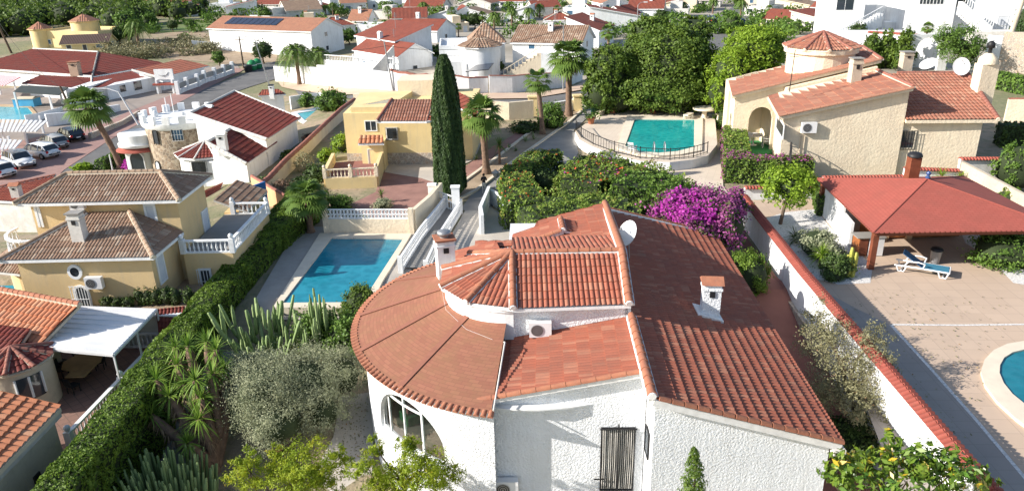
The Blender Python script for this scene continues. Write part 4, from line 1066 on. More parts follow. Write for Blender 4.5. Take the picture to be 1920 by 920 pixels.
# boundary wall with red tiles
wl_=[V((15.55,6,-3.2)),V((15.98,27,-3.2)),V((16.25,38,-3.2)),V((16.9,51.0,-3.2)),V((16.95,52,-3.2))]
bw=bwall('long white boundary wall capped with red tiles between the villa and the tiled pool deck',wl_,[5.1]*5,.3,W_PAINT,'round',cat='wall',name='boundary_wall',capmat=TCAPR,capseg=.26)
k=MB(); k.bar((16.0,33,-1.8),(16.42,47,-1.8),.5,3.0); k.bar((16.46,47,-1.4),(16.6,51.5,-1.4),.5,2.0); o=mk('stone_base',k,STONEW,bw)
c=P(1555,580,0.2); k=MB(); 
wx=16.0+.0
pq=V((16.02,33.6,.35)); vs=[pq+V((-.16,.30*cos(t*pi/10),.62*sin(t*pi/10))) for t in range(20)]; k.add(vs,[tuple(range(20))[::-1]]); k.add([v+V((.05,0,0)) for v in vs],[tuple(range(20))]); mk('oval_plaque',k,GREYR,bw)
# walls behind the pergola
def WZ(px,py,y): r=ray(px,py); t=y/r.y; return V((r.x*t,y,H+r.z*t))
def wall_y(label,x0,x1,y,rowtop,cap='round',mat=W_PAINT,zb=-1,t=.3,**k):
    a=WZ(x0,rowtop if not isinstance(rowtop,tuple) else rowtop[0],y); b=WZ(x1,rowtop if not isinstance(rowtop,tuple) else rowtop[1],y)
    return bwall(label,[V((a.x,a.y,zb)),V((b.x,b.y,zb))],[a.z-zb,b.z-zb],t,mat,cap,**k)
wall_y('low white wall with red tile cap behind the small citrus tree',1396,1542,56.8,(352,351),capmat=TCAPR)
wall_y('white wall with red tile cap behind the left half of the pergola roof',1543,1694,57.2,(333,331),capmat=TCAPR)
wall_y('short white wall with red tile cap beside the pergola chimney',1696,1798,57.6,(316,320),capmat=TCAPR)
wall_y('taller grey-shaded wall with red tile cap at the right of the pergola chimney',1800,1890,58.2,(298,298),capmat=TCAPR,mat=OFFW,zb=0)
a=WZ(1800,300,58.2); bwall('slanting beige wall running down to the round bush at the right edge',[V((a.x+.2,58.0,0)),P(1960,440,.0)],[a.z-.1,1.9],.3,BEIGE)
# pergola
pg=thing('pergola','open pergola with a square red shingle roof on reddish wooden posts','pergola',(27.5,47.7,0))
FL,FR,BR,BL=V((21.9,42.1,2.6)),V((33.4,41.8,2.6)),V((33.7,53.2,2.6)),V((22.9,53.5,2.6)); PA=V((27.55,47.3,4.25))
mb=MB()
for a,b in ((FL,FR),(FR,BR),(BR,BL),(BL,FL)): roof_face(mb,[a,b,PA],p=1,L=1,ns=0,slab=.08)
pr=mk('roof',mb,[SHINGLE_RED,WOODR],pg)
k=MB()
for a in (FL,FR,BR,BL): k.halftube(a+V((0,0,.03)),PA+V((0,0,.03)),.05,.05,4)
mk('hip_strip',k,SHINGLE_RED,pr)
k=MB()
for a,b in ((FL,FR),(FR,BR),(BR,BL),(BL,FL)):
    n=int((b-a).length/.3); d=(b-a)/n; o_=V((a+b)/2-V((PA.x,PA.y,2.6))).normalized()
    for i in range(n): c=a+d*(i+.5)+V((0,0,.03)); k.add([c-d*.42,c-d*.36+o_*.10-V((0,0,.03)),c+d*.36+o_*.10-V((0,0,.03)),c+d*.42],[(0,1,2,3)])
mk('scalloped_edge',k,SHINGLE_RED,pr)
for x,y in ((22.3,42.6),(32.6,42.4),(23.2,52.9),(33.1,52.6)):
    k=MB(); k.box((x-.17,y-.17,0),(x+.17,y+.17,2.6)); mk('post',k,WOODR,pg)
for a,b in ((FL,FR),(BR,BL),(BL,FL),(FR,BR)):
    q0=a+(PA-a)*.05; q1=b+(PA-b)*.05; k=MB(); k.bar(V((q0.x,q0.y,2.42)),V((q1.x,q1.y,2.42)),.14,.24); mk('beam',k,WOODR,pg)
for i in range(1,12):
    for a,b in ((FL,FR),): 
        q=a+(b-a)*i/12; k=MB(); k.bar(V((q.x,q.y+.2,2.56)),V((PA.x+(q.x-PA.x)*.12,PA.y-.5,4.02)),.07,.1); mk('rafter',k,WOODR,pg)
c=V((28.2,50.4,3.3)); ch=MB(); ch.box((c.x-.36,c.y-.34,2.8),(c.x+.36,c.y+.34,4.95)); o=mk('chimney',ch,WOODR,pg)
k=MB(); k.lathe([(.52,0),(.52,.13),(.38,.26),(.08,.34)],(c.x,c.y,5.0),8); k.lathe([(.36,-.1),(.36,0)],(c.x,c.y,5.0),8); mk('cowl',k,IRON,o)
k=MB(); k.lathe([(.05,-.1),(.14,0),(.18,.1),(.08,.2),(.14,.3),(.17,.38),(.05,.5)],(PA.x+.1,PA.y+.1,PA.z+.05),10); mk('finial',k,CARBL,pg)
# kitchen wall parts below
def solidbox(name,label,cat,a,b,mat,parts=(),group=None,yaw=0):
    th=thing(name,label,cat,((a[0]+b[0])/2,(a[1]+b[1])/2,a[2]),group); k=MB(); k.box(a,b,0,yaw); mk('body',k,mat,th)
    for nm,pa,pb,m_ in parts: k=MB(); k.box(pa,pb,0,yaw,((a[0]+b[0])/2,(a[1]+b[1])/2)); mk(nm,k,m_,th)
    return th
bwall('tall white screen panel under the left edge of the pergola',[V((22.9,48.4,0)),V((23.3,52.6,0))],2.3,.15,W_PAINT)
bwall('bright white half-height wall in front of the pergola side panel',[V((22.6,46.3,0)),V((22.9,48.3,0))],1.7,.2,W_PAINT)
th=thing('kitchen_unit','varnished wood outdoor kitchen with brick pillars along the back of the pergola','cabinet',(26,48,0))
for x0,x1 in ((24.1,25.3),(25.75,26.9),(27.35,30.6)):
    k=MB(); k.box((x0,47.5,.1),(x1,48.3,1.15)); o=mk('cabinet',k,WOODO,th); k=MB(); n=max(1,int((x1-x0)/.9))
    for i in range(n):
        a=x0+(x1-x0)*i/n+.05; b=x0+(x1-x0)*(i+1)/n-.05; d=MB(); d.box((a,47.44,.18),(b,47.49,1.08)); d.bar((a+.1,47.42,.3),(b-.1,47.42,.95),.07,.03); mk('cabinet_door',d,WOODO,o)
for x in (25.32,26.92):
    k=MB(); k.box((x,47.35,0),(x+.4,48.3,1.3)); mk('brick_pillar',k,M('pale_brick',(.5,.33,.2),(.42,.27,.16),scale=5),th)
k=MB(); k.box((24,47.4,1.17),(30.7,48.35,1.24)); mk('worktop',k,COPING,th)
solidbox('fridge','white fridge with grey worktop at the front left of the outdoor kitchen','fridge',(23.05,44.6,0),(24.0,45.5,1.25),PLASTIC,[('door',(23.08,44.55,.05),(23.97,44.6,1.15),PLASTIC),('worktop',(22.2,44.5,1.27),(24.05,45.6,1.32),GREYC)])
solidbox('cupboard','varnished wood cupboard left of the white fridge','cupboard',(22.4,44.65,0),(22.98,45.6,1.25),WOODO,[('door',(22.42,44.6,.08),(22.96,44.64,1.15),WOODR)])
# lounger
def lounger(base,yaw,sc):
    th=thing('sun_lounger','white plastic sun lounger with blue fabric standing on the tiled deck under the pergola','sun lounger',(0,0,0))
    k=MB()
    k.bar((-.95,0,.30),(.0,0,.30),.62,.03); k.bar((-.95,.0,.3),(-.96,0,.31),.62,.03); mk('seat_fabric',k,BLUEF2,th)
    k=MB(); k.bar((.0,0,.31),(.75,0,.78),.58,.03); mk('backrest',k,BLUEF,th)
    for s in (-1,1):
        k=MB(); k.tube([(-1.0,s*.34,.28),(.2,s*.34,.28),(1.0,s*.33,.25)],.035,6); mk('side_rail',k,PLASTIC,th)
        k=MB(); k.tube([(-.05,s*.36,.3),(-.1,s*.38,.5),(.15,s*.38,.54),(.5,s*.38,.5),(.62,s*.36,.3)],.03,6); mk('armrest',k,PLASTIC,th)
        for x in (-.8,.72): k=MB(); k.tube([(x-.18,s*.34,.28),(x-.1,s*.34,.03),(x+.12,s*.34,.03),(x+.2,s*.34,.28)],.032,6); mk('leg',k,PLASTIC,th)
    k=MB(); 
    for x in (-.8,.72): k.tube([(x,-.34,.05),(x,.34,.05)],.025,6)
    k.tube([(-1.0,-.34,.28),(-1.0,.34,.28)],.03,6); mk('cross_rail',k,PLASTIC,th)
    th.location=base; th.rotation_euler=(0,0,yaw); th.scale=(sc,)*3; return th
c=P(1727,510,0); lounger((c.x,c.y,0),radians(148),1.5)
c=P(1752,493,0); th=thing('trash_bin','grey metal trash bin with a black lid beside the blue sun lounger','trash bin',c)
k=MB(); k.lathe([(.26,0),(.33,.85),(.35,.87)],tuple(c),14); mk('body',k,GALV,th)
k=MB(); k.lathe([(.37,.86),(.37,.95),(.30,1.04),(.03,1.07)],tuple(c),14); mk('lid',k,IRON,th)
# right-hand pool
def pool(label,outer,inner,z,water,wz=.06,cop=COPING,name='swimming_pool',h=.14):
    """outer/inner: world xy rings with the same count"""
    cx=sum(p[0] for p in inner)/len(inner); cy=sum(p[1] for p in inner)/len(inner)
    th=thing(name,label,'swimming pool',(cx,cy,z)); n=len(outer); k=MB()
    vs=[(p[0],p[1],z+h) for p in outer]+[(p[0],p[1],z+h) for p in inner]+[(p[0],p[1],z-.3) for p in outer]+[(p[0],p[1],z-.6) for p in inner]
    fs=[]
    for i in range(n): j=(i+1)%n; fs+=[(i,j,n+j,n+i),(2*n+i,2*n+j,j,i),(n+i,n+j,3*n+j,3*n+i)]
    k.add(vs,fs); o=mk('coping',k,cop,th)
    k=MB(); k.add([(p[0],p[1],z+wz) for p in inner],[tuple(range(n))]); mk('water',k,water,th); return th
ip=[P(a,b,0) for a,b in ((1985,668),(1945,660),(1920,659),(1898,664),(1882,674),(1874,688),(1873,703),(1881,722),(1897,742),(1925,765),(1985,800))]
op_=[P(a,b,0) for a,b in ((2000,650),(1955,642),(1918,643),(1888,648),(1862,660),(1845,678),(1838,700),(1846,726),(1868,756),(1905,790),(1975,840))]
far=[V((40,30,0)),V((40,24,0))]; 
pool('pool with curved cream coping at the right edge of the tiled deck',[(p.x,p.y) for p in op_]+[(41,24),(41,34)],[(p.x,p.y) for p in ip]+[(40,25),(40,33)],0,WATER3)
# far right pool terrace
z1=0.9
tq=[(1078,247),(1086,262),(1108,274),(1150,290),(1200,302),(1256,304),(1300,299),(1328,291),(1345,270),(1340,215),(1250,200),(1165,205),(1110,222)]
w=[P(a,b,z1) for a,b in tq]; mb=MB(); mb.prism([(p.x,p.y) for p in w],-.5,z1-.004,0,1); struct('pool_terrace',mb,[W_PAINT,CREAMPAVE])
ip=[P(1190,225,z1),P(1302,226,z1),P(1301,278,z1)]+[P(a,b,z1) for a,b in ((1270,286),(1235,289),(1200,286),(1172,276))]
op_=[P(1176,218,z1),P(1318,219,z1),P(1316,284,z1)]+[P(a,b,z1) for a,b in ((1276,292),(1235,295),(1195,292),(1157,280))]
pool('turquoise pool with sun glints on the terrace below the big pine trees',[(p.x,p.y) for p in op_],[(p.x,p.y) for p in ip],z1,WATER2,cop=COPING)
# railing round the terrace
rl=[P(a,b,z1) for a,b in ((1080,244),(1090,258),(1112,271),(1152,286),(1200,297),(1256,300),(1300,295),(1326,287))]
th=thing('metal_railing','thin black metal railing curving round the turquoise pool terrace','railing',rl[0])
k=MB(); 
for a,b in zip(rl,rl[1:]):
    for zz in (.12,1.0): k.bar(a+V((0,0,zz)),b+V((0,0,zz)),.05,.05)
    n=int((b-a).length/.45)
    for i in range(n): q=a+(b-a)*(i/n); k.bar(q,q+V((0,0,1.0)),.035,.035)
mk('rail_panel',k,IRON,th)
for p in rl: k=MB(); k.bar(p,p+V((0,0,1.12)),.07,.07); mk('post',k,IRON,th)
k=MB(); c=P(1236,284,z1); th=thing('pool_ladder','chrome ladder rails at the near edge of the turquoise pool','pool ladder',c)
for s in (-.5,.5): k=MB(); k.tube([c+V((s,-.4,0)),c+V((s,-.3,.7)),c+V((s,.1,.9)),c+V((s,.3,.6)),c+V((s,.35,-.1))],.05,6); mk('rail',k,GALV,th)
c=P(1190,297,z1); c=P(1188,292,z1)
def plastic_chair(label,base,yaw,sc=1.0,group=None):
    th=thing('plastic_chair',label,'chair',(0,0,0),group)
    k=MB(); k.box((-.24,-.22,.4),(.24,.24,.45)); mk('seat',k,PLASTIC,th)
    k=MB(); 
    for i in range(5): x=-.2+.1*i; k.bar((x,.22,.45),(x,.34,.88),.06,.025)
    k.bar((-.24,.34,.88),(.24,.34,.88),.04,.07); mk('backrest',k,PLASTIC,th)
    for sx in (-.22,.22):
        k=MB(); k.tube([(sx,-.2,.42),(sx*1.1,-.2,.62),(sx*1.1,.28,.64)],.025,5); mk('armrest',k,PLASTIC,th)
        for sy in (-.2,.22): k=MB(); k.tube([(sx,sy,.42),(sx*1.15,sy*1.15,0)],.028,5); mk('leg',k,PLASTIC,th)
    th.location=base; th.rotation_euler=(0,0,yaw); th.scale=(sc,)*3; return th
plastic_chair('white plastic chair standing by the railing at the near left of the turquoise pool',c+V((0,.8,0)),2.5,1.25)
c=P(1320,222,z1)
th=thing('stone_table','round pale stone table with two stone benches behind the turquoise pool','table',c)
k=MB(); k.lathe([(1.25,1.0),(1.3,1.05),(1.3,1.15),(1.2,1.2)],tuple(c),18); mk('table_top',k,COPING,th)
k=MB(); k.lathe([(.5,0),(.28,.2),(.28,.8),(.5,1.0)],tuple(c),10); mk('pedestal',k,COPING,th)
for i,(dx,dy) in enumerate(((-1.9,-.5),(1.7,-1.0))):
    k=MB(); b=c+V((dx,dy,0)); k.box((b.x-.7,b.y-.3,.55+z1),(b.x+.7,b.y+.3,.68+z1),0,.9*(-1)**i); k.box((b.x-.5,b.y-.2,z1),(b.x-.3,b.y+.2,.55+z1)); k.box((b.x+.3,b.y-.2,z1),(b.x+.5,b.y+.2,.55+z1)); o=solo('stone_bench',k,COPING,('stone bench left of the round stone table','stone bench right of the round stone table')[i],'bench',b,'stone benches by the round table')
def pot(label,c,r,h,mat=TERRA_T,plant=None,seed=1,pn=260,pr=.5,name='potted_plant'):
    th=thing(name,label,'potted plant',c); k=MB(); k.lathe([(r*.65,0),(r*.95,h*.8),(r*1.1,h*.82),(r*1.1,h),(r*.9,h)],tuple(c),12); mk('pot',k,mat,th)
    rng=np.random.default_rng(seed); C,Nn,Vv=cloud([((0,0,h+pr*.6),(pr,pr,pr*.8))],pn,rng,16,.4); mk('leaves',leafmesh('leaves',C,Nn,pr*.35,plant or L_GREEN,rng,.5,Vv),None,th); return th
pot('flowering plant in a terracotta pot at the far left corner of the turquoise pool terrace',P(1148,212,z1),.45,.7,plant=L_BOUG,pr=.9)
pot('flowering plant in a terracotta pot against the green netting behind the turquoise pool',P(1224,212,z1),.45,.7,plant=L_BOUG,pr=.9,seed=3)
pot('leafy plant in a terracotta pot at the left edge of the turquoise pool terrace',P(1108,232,z1),.45,.7,pr=.9,seed=4)
a,b,c_=P(1108,215,z1),P(1145,196,z1),P(1345,196,z1)
th=thing('net_fence','dark green netting fence behind the turquoise pool terrace','fence',a)
k=MB(); k.bar(a+V((0,0,.9)),b+V((0,0,.9)),.05,1.7); k.bar(b+V((0,0,.9)),c_+V((0,0,.9)),.05,1.7); mk('net',k,TEALN,th)
for i in range(8): q=b+(c_-b)*i/7; k=MB(); k.bar(q,q+V((0,0,1.9)),.08,.08); mk('post',k,GALV,th)
bwall('low cream kerb wall behind the turquoise pool',[P(1120,218,z1),P(1150,203,z1),P(1340,203,z1)],.45,.5,CREAM)
# ---- cream house
ch=thing('cream_house','cream rendered house with stepped tiled roofs and a round turret behind the pergola','house',(30,66,0))
c1=[V((23.3,62.6,0)),V((33.2,61.9,0)),V((34.3,70.6,0)),V((25.6,71.0,0))]
t1=lambda p: 5.25+max(0,(p[0]-22.8))*.212
mb=MB(); mb.prism([(p.x,p.y) for p in c1],-.5,t1)
mb.prism([(33.0,62.2),(39.6,61.5),(41.6,69.6),(34.0,70.6)],-.5,lambda p:4.85+max(0,p[1]-62)*.12)
mb.prism([(26.5,71.2),(34.5,70.6),(36.6,80),(24.2,81),(25.5,77)],-.5,lambda p:5.2+(p[0]-22)*.23)
mb.prism([(22.2,75.5),(26.6,75.5),(26.6,81),(23.4,81)],-.5,lambda p:5.2+(p[0]-22)*.23)
swall(mb,(21.9,72.2),(26.6,71.8),.35,-.5,(5.25,6.3),[(1.5,3.75,-.5,WZ(1422,201,72.0).z,True)]); 
swall(mb,(22.6,76.5),(21.95,72.3),.35,-.5,(5.2,5.2),[(1.6,3.0,-.5,3.3,True)])
mk('wall',mb,CREAM,ch)
def rf(poly,label,mat,**k):
    r=MB(); roof_face(r,poly,**k); o=mk('roof',r,[mat,CREAM],ch); o['label']=label; return o
R1=[V((22.7,62.2,5.45)),V((33.3,61.5,7.7)),V((34.4,70.4,7.7)),V((24.6,70.9,5.45))]
o=rf(R1,'front lean-to roof sloping down to the left',T_CLAY,p=.3,L=.78,amp=.03,ra=.05,ns=4,slab=.28,ncol=None)
verge(o,R1[0],R1[1],.14,.7,T_CLAY,gap=.04); caps(o,V((33.3,61.6,7.75)),V((34.4,70.4,7.75)),.16,.6,TCAPB,COPING)
R2=[V((21.5,71.9,5.45)),V((34.9,70.9,8.7)),V((37.2,80,8.7)),V((23.7,81.2,5.45))]
o=rf(R2,'rear lean-to roof sloping down to the left',T_CLAY,p=.3,L=.78,amp=.03,ra=.05,ns=4,slab=.3)
verge(o,R2[0],R2[1],.14,.7,T_CLAY,gap=.04); caps(o,R2[1],R2[2],.16,.6,TCAPB,COPING)
R3=[V((33.2,61.6,5.0)),V((40.5,61.0,5.0)),V((42.7,70.2,7.35)),V((36.9,71.0,7.35))]
R3=[V((33.2,61.6,5.0)),V((40.5,61.0,5.0)),V((42.7,70.2,7.35)),V((34.6,71.0,7.35))]
o=rf(R3,'tiled roof of the right wing sloping towards the viewer',T_CLAY,p=.34,L=.62,amp=.07,ra=.05,ns=5,slab=.25)
caps(o,R3[2],R3[1],.2,.5,TCAPB,COPING); caps(o,R3[3]+V((2,0,0)),R3[2],.16,.5,TCAPB,None)
TC=V((31.2,76,0)); ezz=9.35; rt=3.65
k=MB(); K=24; k.prism([(TC.x+3.2*cos(2*pi*i/K),TC.y+3.2*sin(2*pi*i/K)) for i in range(K)],6,ezz); k.prism([(TC.x+3.5*cos(2*pi*i/K),TC.y+3.5*sin(2*pi*i/K)) for i in range(K)],ezz-.45,ezz-.02); mk('turret_wall',k,CREAM,ch)
r=MB(); AP2=V((TC.x,TC.y,10.75)); an=[radians(-100+36*i) for i in range(10)]
te2=lambda a: V((TC.x+rt*cos(a),TC.y+rt*sin(a),ezz))
for i in range(10): roof_face(r,[AP2,te2(an[i]),te2(an[(i+1)%10])],p=.33,L=.6,amp=.07,ra=.04,ns=4,slab=.12)
o=mk('roof',r,[T_CLAY,CREAM],ch); o['label']='ten-sided turret roof'
for a in an: caps(o,AP2,te2(a)+V((0,0,.03)),.16,.5,TCAPB,COPING)
A_,B_=c1[0],c1[1]
c=WZ(1606,160,63.5); 
for (px,py,yy,w_,pt) in ((1600,158,68.5,.9,110),(1697,125,72,.9,98)):
    b=WZ(px,py,yy); ht=ZT(b,pt)-b.z; chimney(ch,(b.x,b.y,b.z),w_,w_,ht,BEIGE,GREYC,gable=False)
b=WZ(1842,165,66.5); k=MB(); ht=ZT(b,108)-b.z; k.box((b.x-.75,b.y-.6,b.z-2),(b.x+.75,b.y+.6,b.z+ht*.8)); k.lathe([(.8,0),(.75,.5),(.3,.9)],(b.x,b.y,b.z+ht*.8),14); o=mk('chimney',k,CREAM,ch)
k=MB(); k.lathe([(.15,0),(.15,.5),(.32,.5),(.32,.9),(.1,1.1)],(b.x,b.y,b.z+ht*.8+.85),10); mk('cowl',k,IRON,o)
k=MB(); b=WZ(1480,172,66); k.tube([b,b+V((.1,0,3.6))],.04,5); k.bar(b+V((-.3,0,3.0)),b+V((.5,0,3.0)),.04,.04); mk('aerial',k,IRON,ch)
b=WZ(1740,125,71); dish(ch,b+V((0,0,.2)),.75,radians(-150),1.0,pole=1.0); b=WZ(1802,125,69.5); dish(ch,b,.75,radians(-100),.35,pole=.8)
ac_unit(ch,c1[0],c1[1],1515,238,1.25,.9)
k=MB(); b0=V((25.9,62.35,3.4)); 
for dx in (0,.35): b=PW(1502+dx*20,255,c1[0],c1[1]); k.tube([(b.x,b.y-.06,b.z),(b.x,b.y-.06,b.z-1.5)],.04,5)
mk('pipe',k,BEIGE,ch)
pwin(ch,(33.2,62.15),(39.6,61.5),1692,244,1713,279,style='plaingrille',fm=COPING,bars=5,proud=.05)
pwin(ch,(25.0,71.0),(23.3,62.6),1458,215,1468,262,style='plain',bars=4)
# wagon-wheel grille leaning by the left corner of the wall
wc=V((23.9,62.35,3.0)); th=thing('wheel_ornament','black iron sunburst wheel standing out from the left corner of the cream house','ornament',wc)
k=MB(); n=40; R_=1.5; cc=wc+V((-.2,-1.0,-.9)); yv=V((-.30,-.95,0)); zv=V((0,0,1))
ringp=[cc+yv*R_*cos(2*pi*i/n)+zv*R_*.85*sin(2*pi*i/n) for i in range(n+1)]; k.tube(ringp,.05,5,caps=False)
k2=MB()
for i in range(24): a=2*pi*i/24; k2.tube([cc+yv*.4*cos(a)+zv*.34*sin(a),cc+yv*R_*cos(a)+zv*R_*.85*sin(a)],.025,4)
r2=[cc+yv*.4*cos(2*pi*i/12)+zv*.34*sin(2*pi*i/12) for i in range(13)]; k2.tube(r2,.04,4,caps=False); mk('rim',k,IRON,th); mk('spokes',k2,IRON,th)
mb=MB(); q=[P(a,b,.03) for a,b in ((1385,270),(1462,262),(1470,300),(1440,320),(1385,300))]; mb.add(q,[tuple(range(5))[::-1]]); struct('porch_floor',mb,M('orange_tile_floor',(.42,.24,.12)))
mb=MB(); mb.box((22.6,70.2,0),(26.4,75.5,.08)); struct('green_porch_carpet',mb,GREENC)
plastic_chair('white plastic chair at the left of the porch table under the arch',(23.7,73.4,.08),-1.2,1.5,'chairs in the porch')
plastic_chair('white plastic chair at the right of the porch table under the arch',(25.6,72.8,.08),1.4,1.5,'chairs in the porch')
th=thing('porch_table','white plastic table under the arch of the cream house porch','table',(23.7,73.4,.08))
k=MB(); k.lathe([(.9,1.0),(.9,1.08)],(24.6,73.8,.08),16); mk('table_top',k,PLASTIC,th)
k=MB(); k.lathe([(.4,0),(.08,.1),(.08,1.0)],(24.6,73.8,.08),8); mk('leg',k,PLASTIC,th)

tsheet('cream_paving',[(1165,318),(1250,312),(1330,296),(1352,262),(1356,350),(1385,388),(1290,350),(1220,335)],.05,CREAMPAVE)
tsheet('side_path',[(1395,440),(1455,520),(1560,620),(1800,960),(1560,1010),(1380,640)],.06,REDPAVE)
# ================================================================ LEFT AND MIDDLE PLOTS
def plane_top(pts,dz=-.08):
    a,b,c=pts[0],pts[1],pts[2]; n=(b-a).cross(c-a); 
    return lambda p: a.z-((p[0]-a.x)*n.x+(p[1]-a.y)*n.y)/n.z+dz
def proof(parent,q,mat,label=None,under=None,zb=-3,inset=.3,wmat=None,cap=(),capmat=None,mort=None,trim=None,**k):
    """roof plane from picture corners with heights, and the walls that carry it"""
    w=[P(*a) for a in q]; r=MB()
    for i in range(3,len(w)):
        n=(w[1]-w[0]).cross(w[2]-w[0]); d=ray(q[i][0],q[i][1]); o0=V((0,0,H)); w[i]=o0+d*(n.dot(w[0]-o0)/n.dot(d))
    kw=dict(p=.28,L=.5,amp=.05,ra=.03,ns=4,slab=.16); kw.update(k)
    roof_face(r,w,**kw); o=mk('roof',r,[mat,trim or W_PAINT],parent)
    if label: o['label']=label
    if wmat:
        c=sum(w,V((0,0,0)))/len(w); ins=[a+(c-a).normalized()*inset*1.4 for a in w]; m_=MB(); m_.prism([(a.x,a.y) for a in ins],zb,plane_top(w,-.12)); mk('wall',m_,wmat,parent)
    for i,j in cap: caps(o,w[i]+V((0,0,.02)),w[j]+V((0,0,.02)),.14,.5,capmat or TCAPB,mort or COPING)
    return o,w
def shed(parent,poly,z0,z1,mat,name='wall'):
    m_=MB(); m_.prism([(a[0],a[1]) for a in poly],z0,z1); return mk(name,m_,mat,parent)
# ---- yellow house B
yb=thing('yellow_house','ochre yellow two-storey house with brown weathered tile roofs, white trim and balconies at the left','house',(-24,43,0))
zl=3.3
ww=lambda x0,x1,y0,y1:[(x0,y0),(x1,y0),(x1,y1),(x0,y1)]
shed(yb,ww(-28.2,-20.6,39.4,43.4),-1.6,3.15,YELLOW); shed(yb,ww(-29.0,-20.15,43.0,47.2),-1.6,5.35,YELLOW)
A1,A2=V((-28.9,39.0,zl)),V((-20.2,39.0,zl)); pkk=P(205,402,4.75); pkl=P(160,410,4.6)
r=MB(); roof_face(r,[A1,A2,V((-23.0,42.9,4.75)),V((-25.6,42.9,4.75))],p=.2,L=.5,amp=.045,ra=.03,ns=4,slab=.16)
roof_face(r,[A2,V((-20.1,43.0,zl)),V((-23.0,42.9,4.75))],p=.2,L=.5,amp=.045,ra=.03,ns=4,slab=.16)
o=mk('roof',r,[T_AGED,W_PAINT],yb); o['label']='lower hipped lean-to roof'
caps(o,V((-23,42.8,4.8)),A2+V((0,0,.03)),.13,.4,TCAPA,COPING); caps(o,V((-25.6,42.8,4.8)),A1+V((0,0,.03)),.12,.4,TCAPA,OFFW)
zu=5.5; e=[V((-29.6,42.5,zu)),V((-19.75,42.5,zu)),V((-19.75,47.7,zu)),V((-29.6,47.7,zu))]; ra_,rb_=V((-27.6,45.1,6.55)),V((-21.8,45.1,6.55))
r=MB()
for poly in ([e[0],e[1],rb_,ra_],[e[1],e[2],rb_],[e[2],e[3],ra_,rb_],[e[3],e[0],ra_]): roof_face(r,poly,p=.2,L=.5,amp=.045,ra=.03,ns=4,slab=.16)
o=mk('roof',r,[T_AGED,W_PAINT],yb); o['label']='upper hipped roof'
for a,b in ((ra_,rb_),(rb_,e[1]),(rb_,e[2]),(ra_,e[0])): caps(o,a+V((0,0,.03)),b+V((0,0,.03)),.13,.4,TCAPA,COPING)
FA,FB=V((-28.2,39.4,0)),V((-20.6,39.4,0)); UA,UB=V((-29,43.0,0)),V((-20.15,43.0,0)); RA_,RB_=V((-20.6,39.4,0)),V((-20.6,43.4,0)); QA,QB=V((-20.15,43,0)),V((-20.15,47.2,0))
c=PW(141,509,FA,FB); 
def ringwin(parent,c,r,n=16):
    k=MB(); k2=MB(); 
    vs=[]
    for i in range(n): t=2*pi*i/n; vs+=[(c.x+r*cos(t),c.y-.08,c.z+r*1.1*sin(t)),(c.x+r*.62*cos(t),c.y-.08,c.z+r*.68*sin(t)),(c.x+r*cos(t),c.y+.02,c.z+r*1.1*sin(t))]
    k.add(vs,[(3*i,3*((i+1)%n),3*((i+1)%n)+1,3*i+1) for i in range(n)]+[(3*i+2,3*((i+1)%n)+2,3*((i+1)%n),3*i) for i in range(n)]); o=mk('window',k,W_PAINT,parent)
    k2.add([(c.x+r*.66*cos(2*pi*i/n),c.y-.03,c.z+r*.72*sin(2*pi*i/n)) for i in range(n)],[tuple(range(n))]); mk('pane',k2,GLASS,o); o['label']='small round window with white surround'
ringwin(yb,c,.42)
o=pwin(yb,FA,FB,134,534,177,580,style='plainw grille',bars=6,arch=True,fw=.14); o['label']='arched window with white surround and bars'
ac_unit(yb,FA,FB,181,526,.95,.7)
pwin(yb,RA_,RB_,288,474,314,522,style='shutter',fw=.12); pwin(yb,UA,UB,268,382,297,414,style='shutter',fw=.13)
pwin(yb,QA,QB,376,398,398,450,style='shutter',fw=.1); ac_unit(yb,UA,UB,149,381,.85,.55)
k=MB(); q=PW(343,470,RA_,RB_)
chimney(yb,(-25.0,40.6,3.9),.7,.6,1.6,OFFW,GREYC,gable=False)
# side terrace of the yellow house
shed(yb,ww(-20.0,-17.0,42.2,49.6),-1.8,2.2,YELLOW)['label']='terrace annex below the white balustrade'
shed(yb,ww(-20.0,-17.2,42.4,49.4),2.2,2.23,GREYC,'terrace_floor')
balustrade(None,[V((-20.0,42.3,2.2)),V((-17.0,42.3,2.2)),V((-17.0,49.4,2.2)),V((-19.4,49.5,2.2))],.85,W_PAINT,.27,parent=yb)
AA,AB=V((-20.0,42.2,0)),V((-17.0,42.2,0)); pwin(yb,AA,AB,371,503,403,545,style='plainw grille',fm=W_PAINT,bars=4,fw=.13)
shed(yb,ww(-20.1,-18.7,49.6,54.0),-1.8,2.3,YELLOW)
r=MB(); roof_face(r,[V((-18.4,49.4,2.4)),V((-18.4,54.2,2.4)),V((-20.6,54.2,3.3)),V((-20.6,49.4,3.3))],p=.2,L=.45,amp=.045,ra=.03,ns=4,slab=.14); o=mk('roof',r,[T_AGED,OFFW],yb); o['label']='little lean-to roof beside the side terrace'
bwall('short blue-painted wall beyond the side terrace of the yellow house',[P(443,388,1.2),P(500,366,1.2)],1.15,.15,M('blue_paint',(.03,.16,.42),(.03,.13,.36)))
bwall('peach wall with wavy tile cap at the far end of the conifer hedge',[PT(478,368),PT(510,385),PT(538,396)],[1.8,1.6,1.3],.25,M('peach_render',(.62,.36,.2),(.55,.31,.17)),'ridge',capmat=TCAPB)
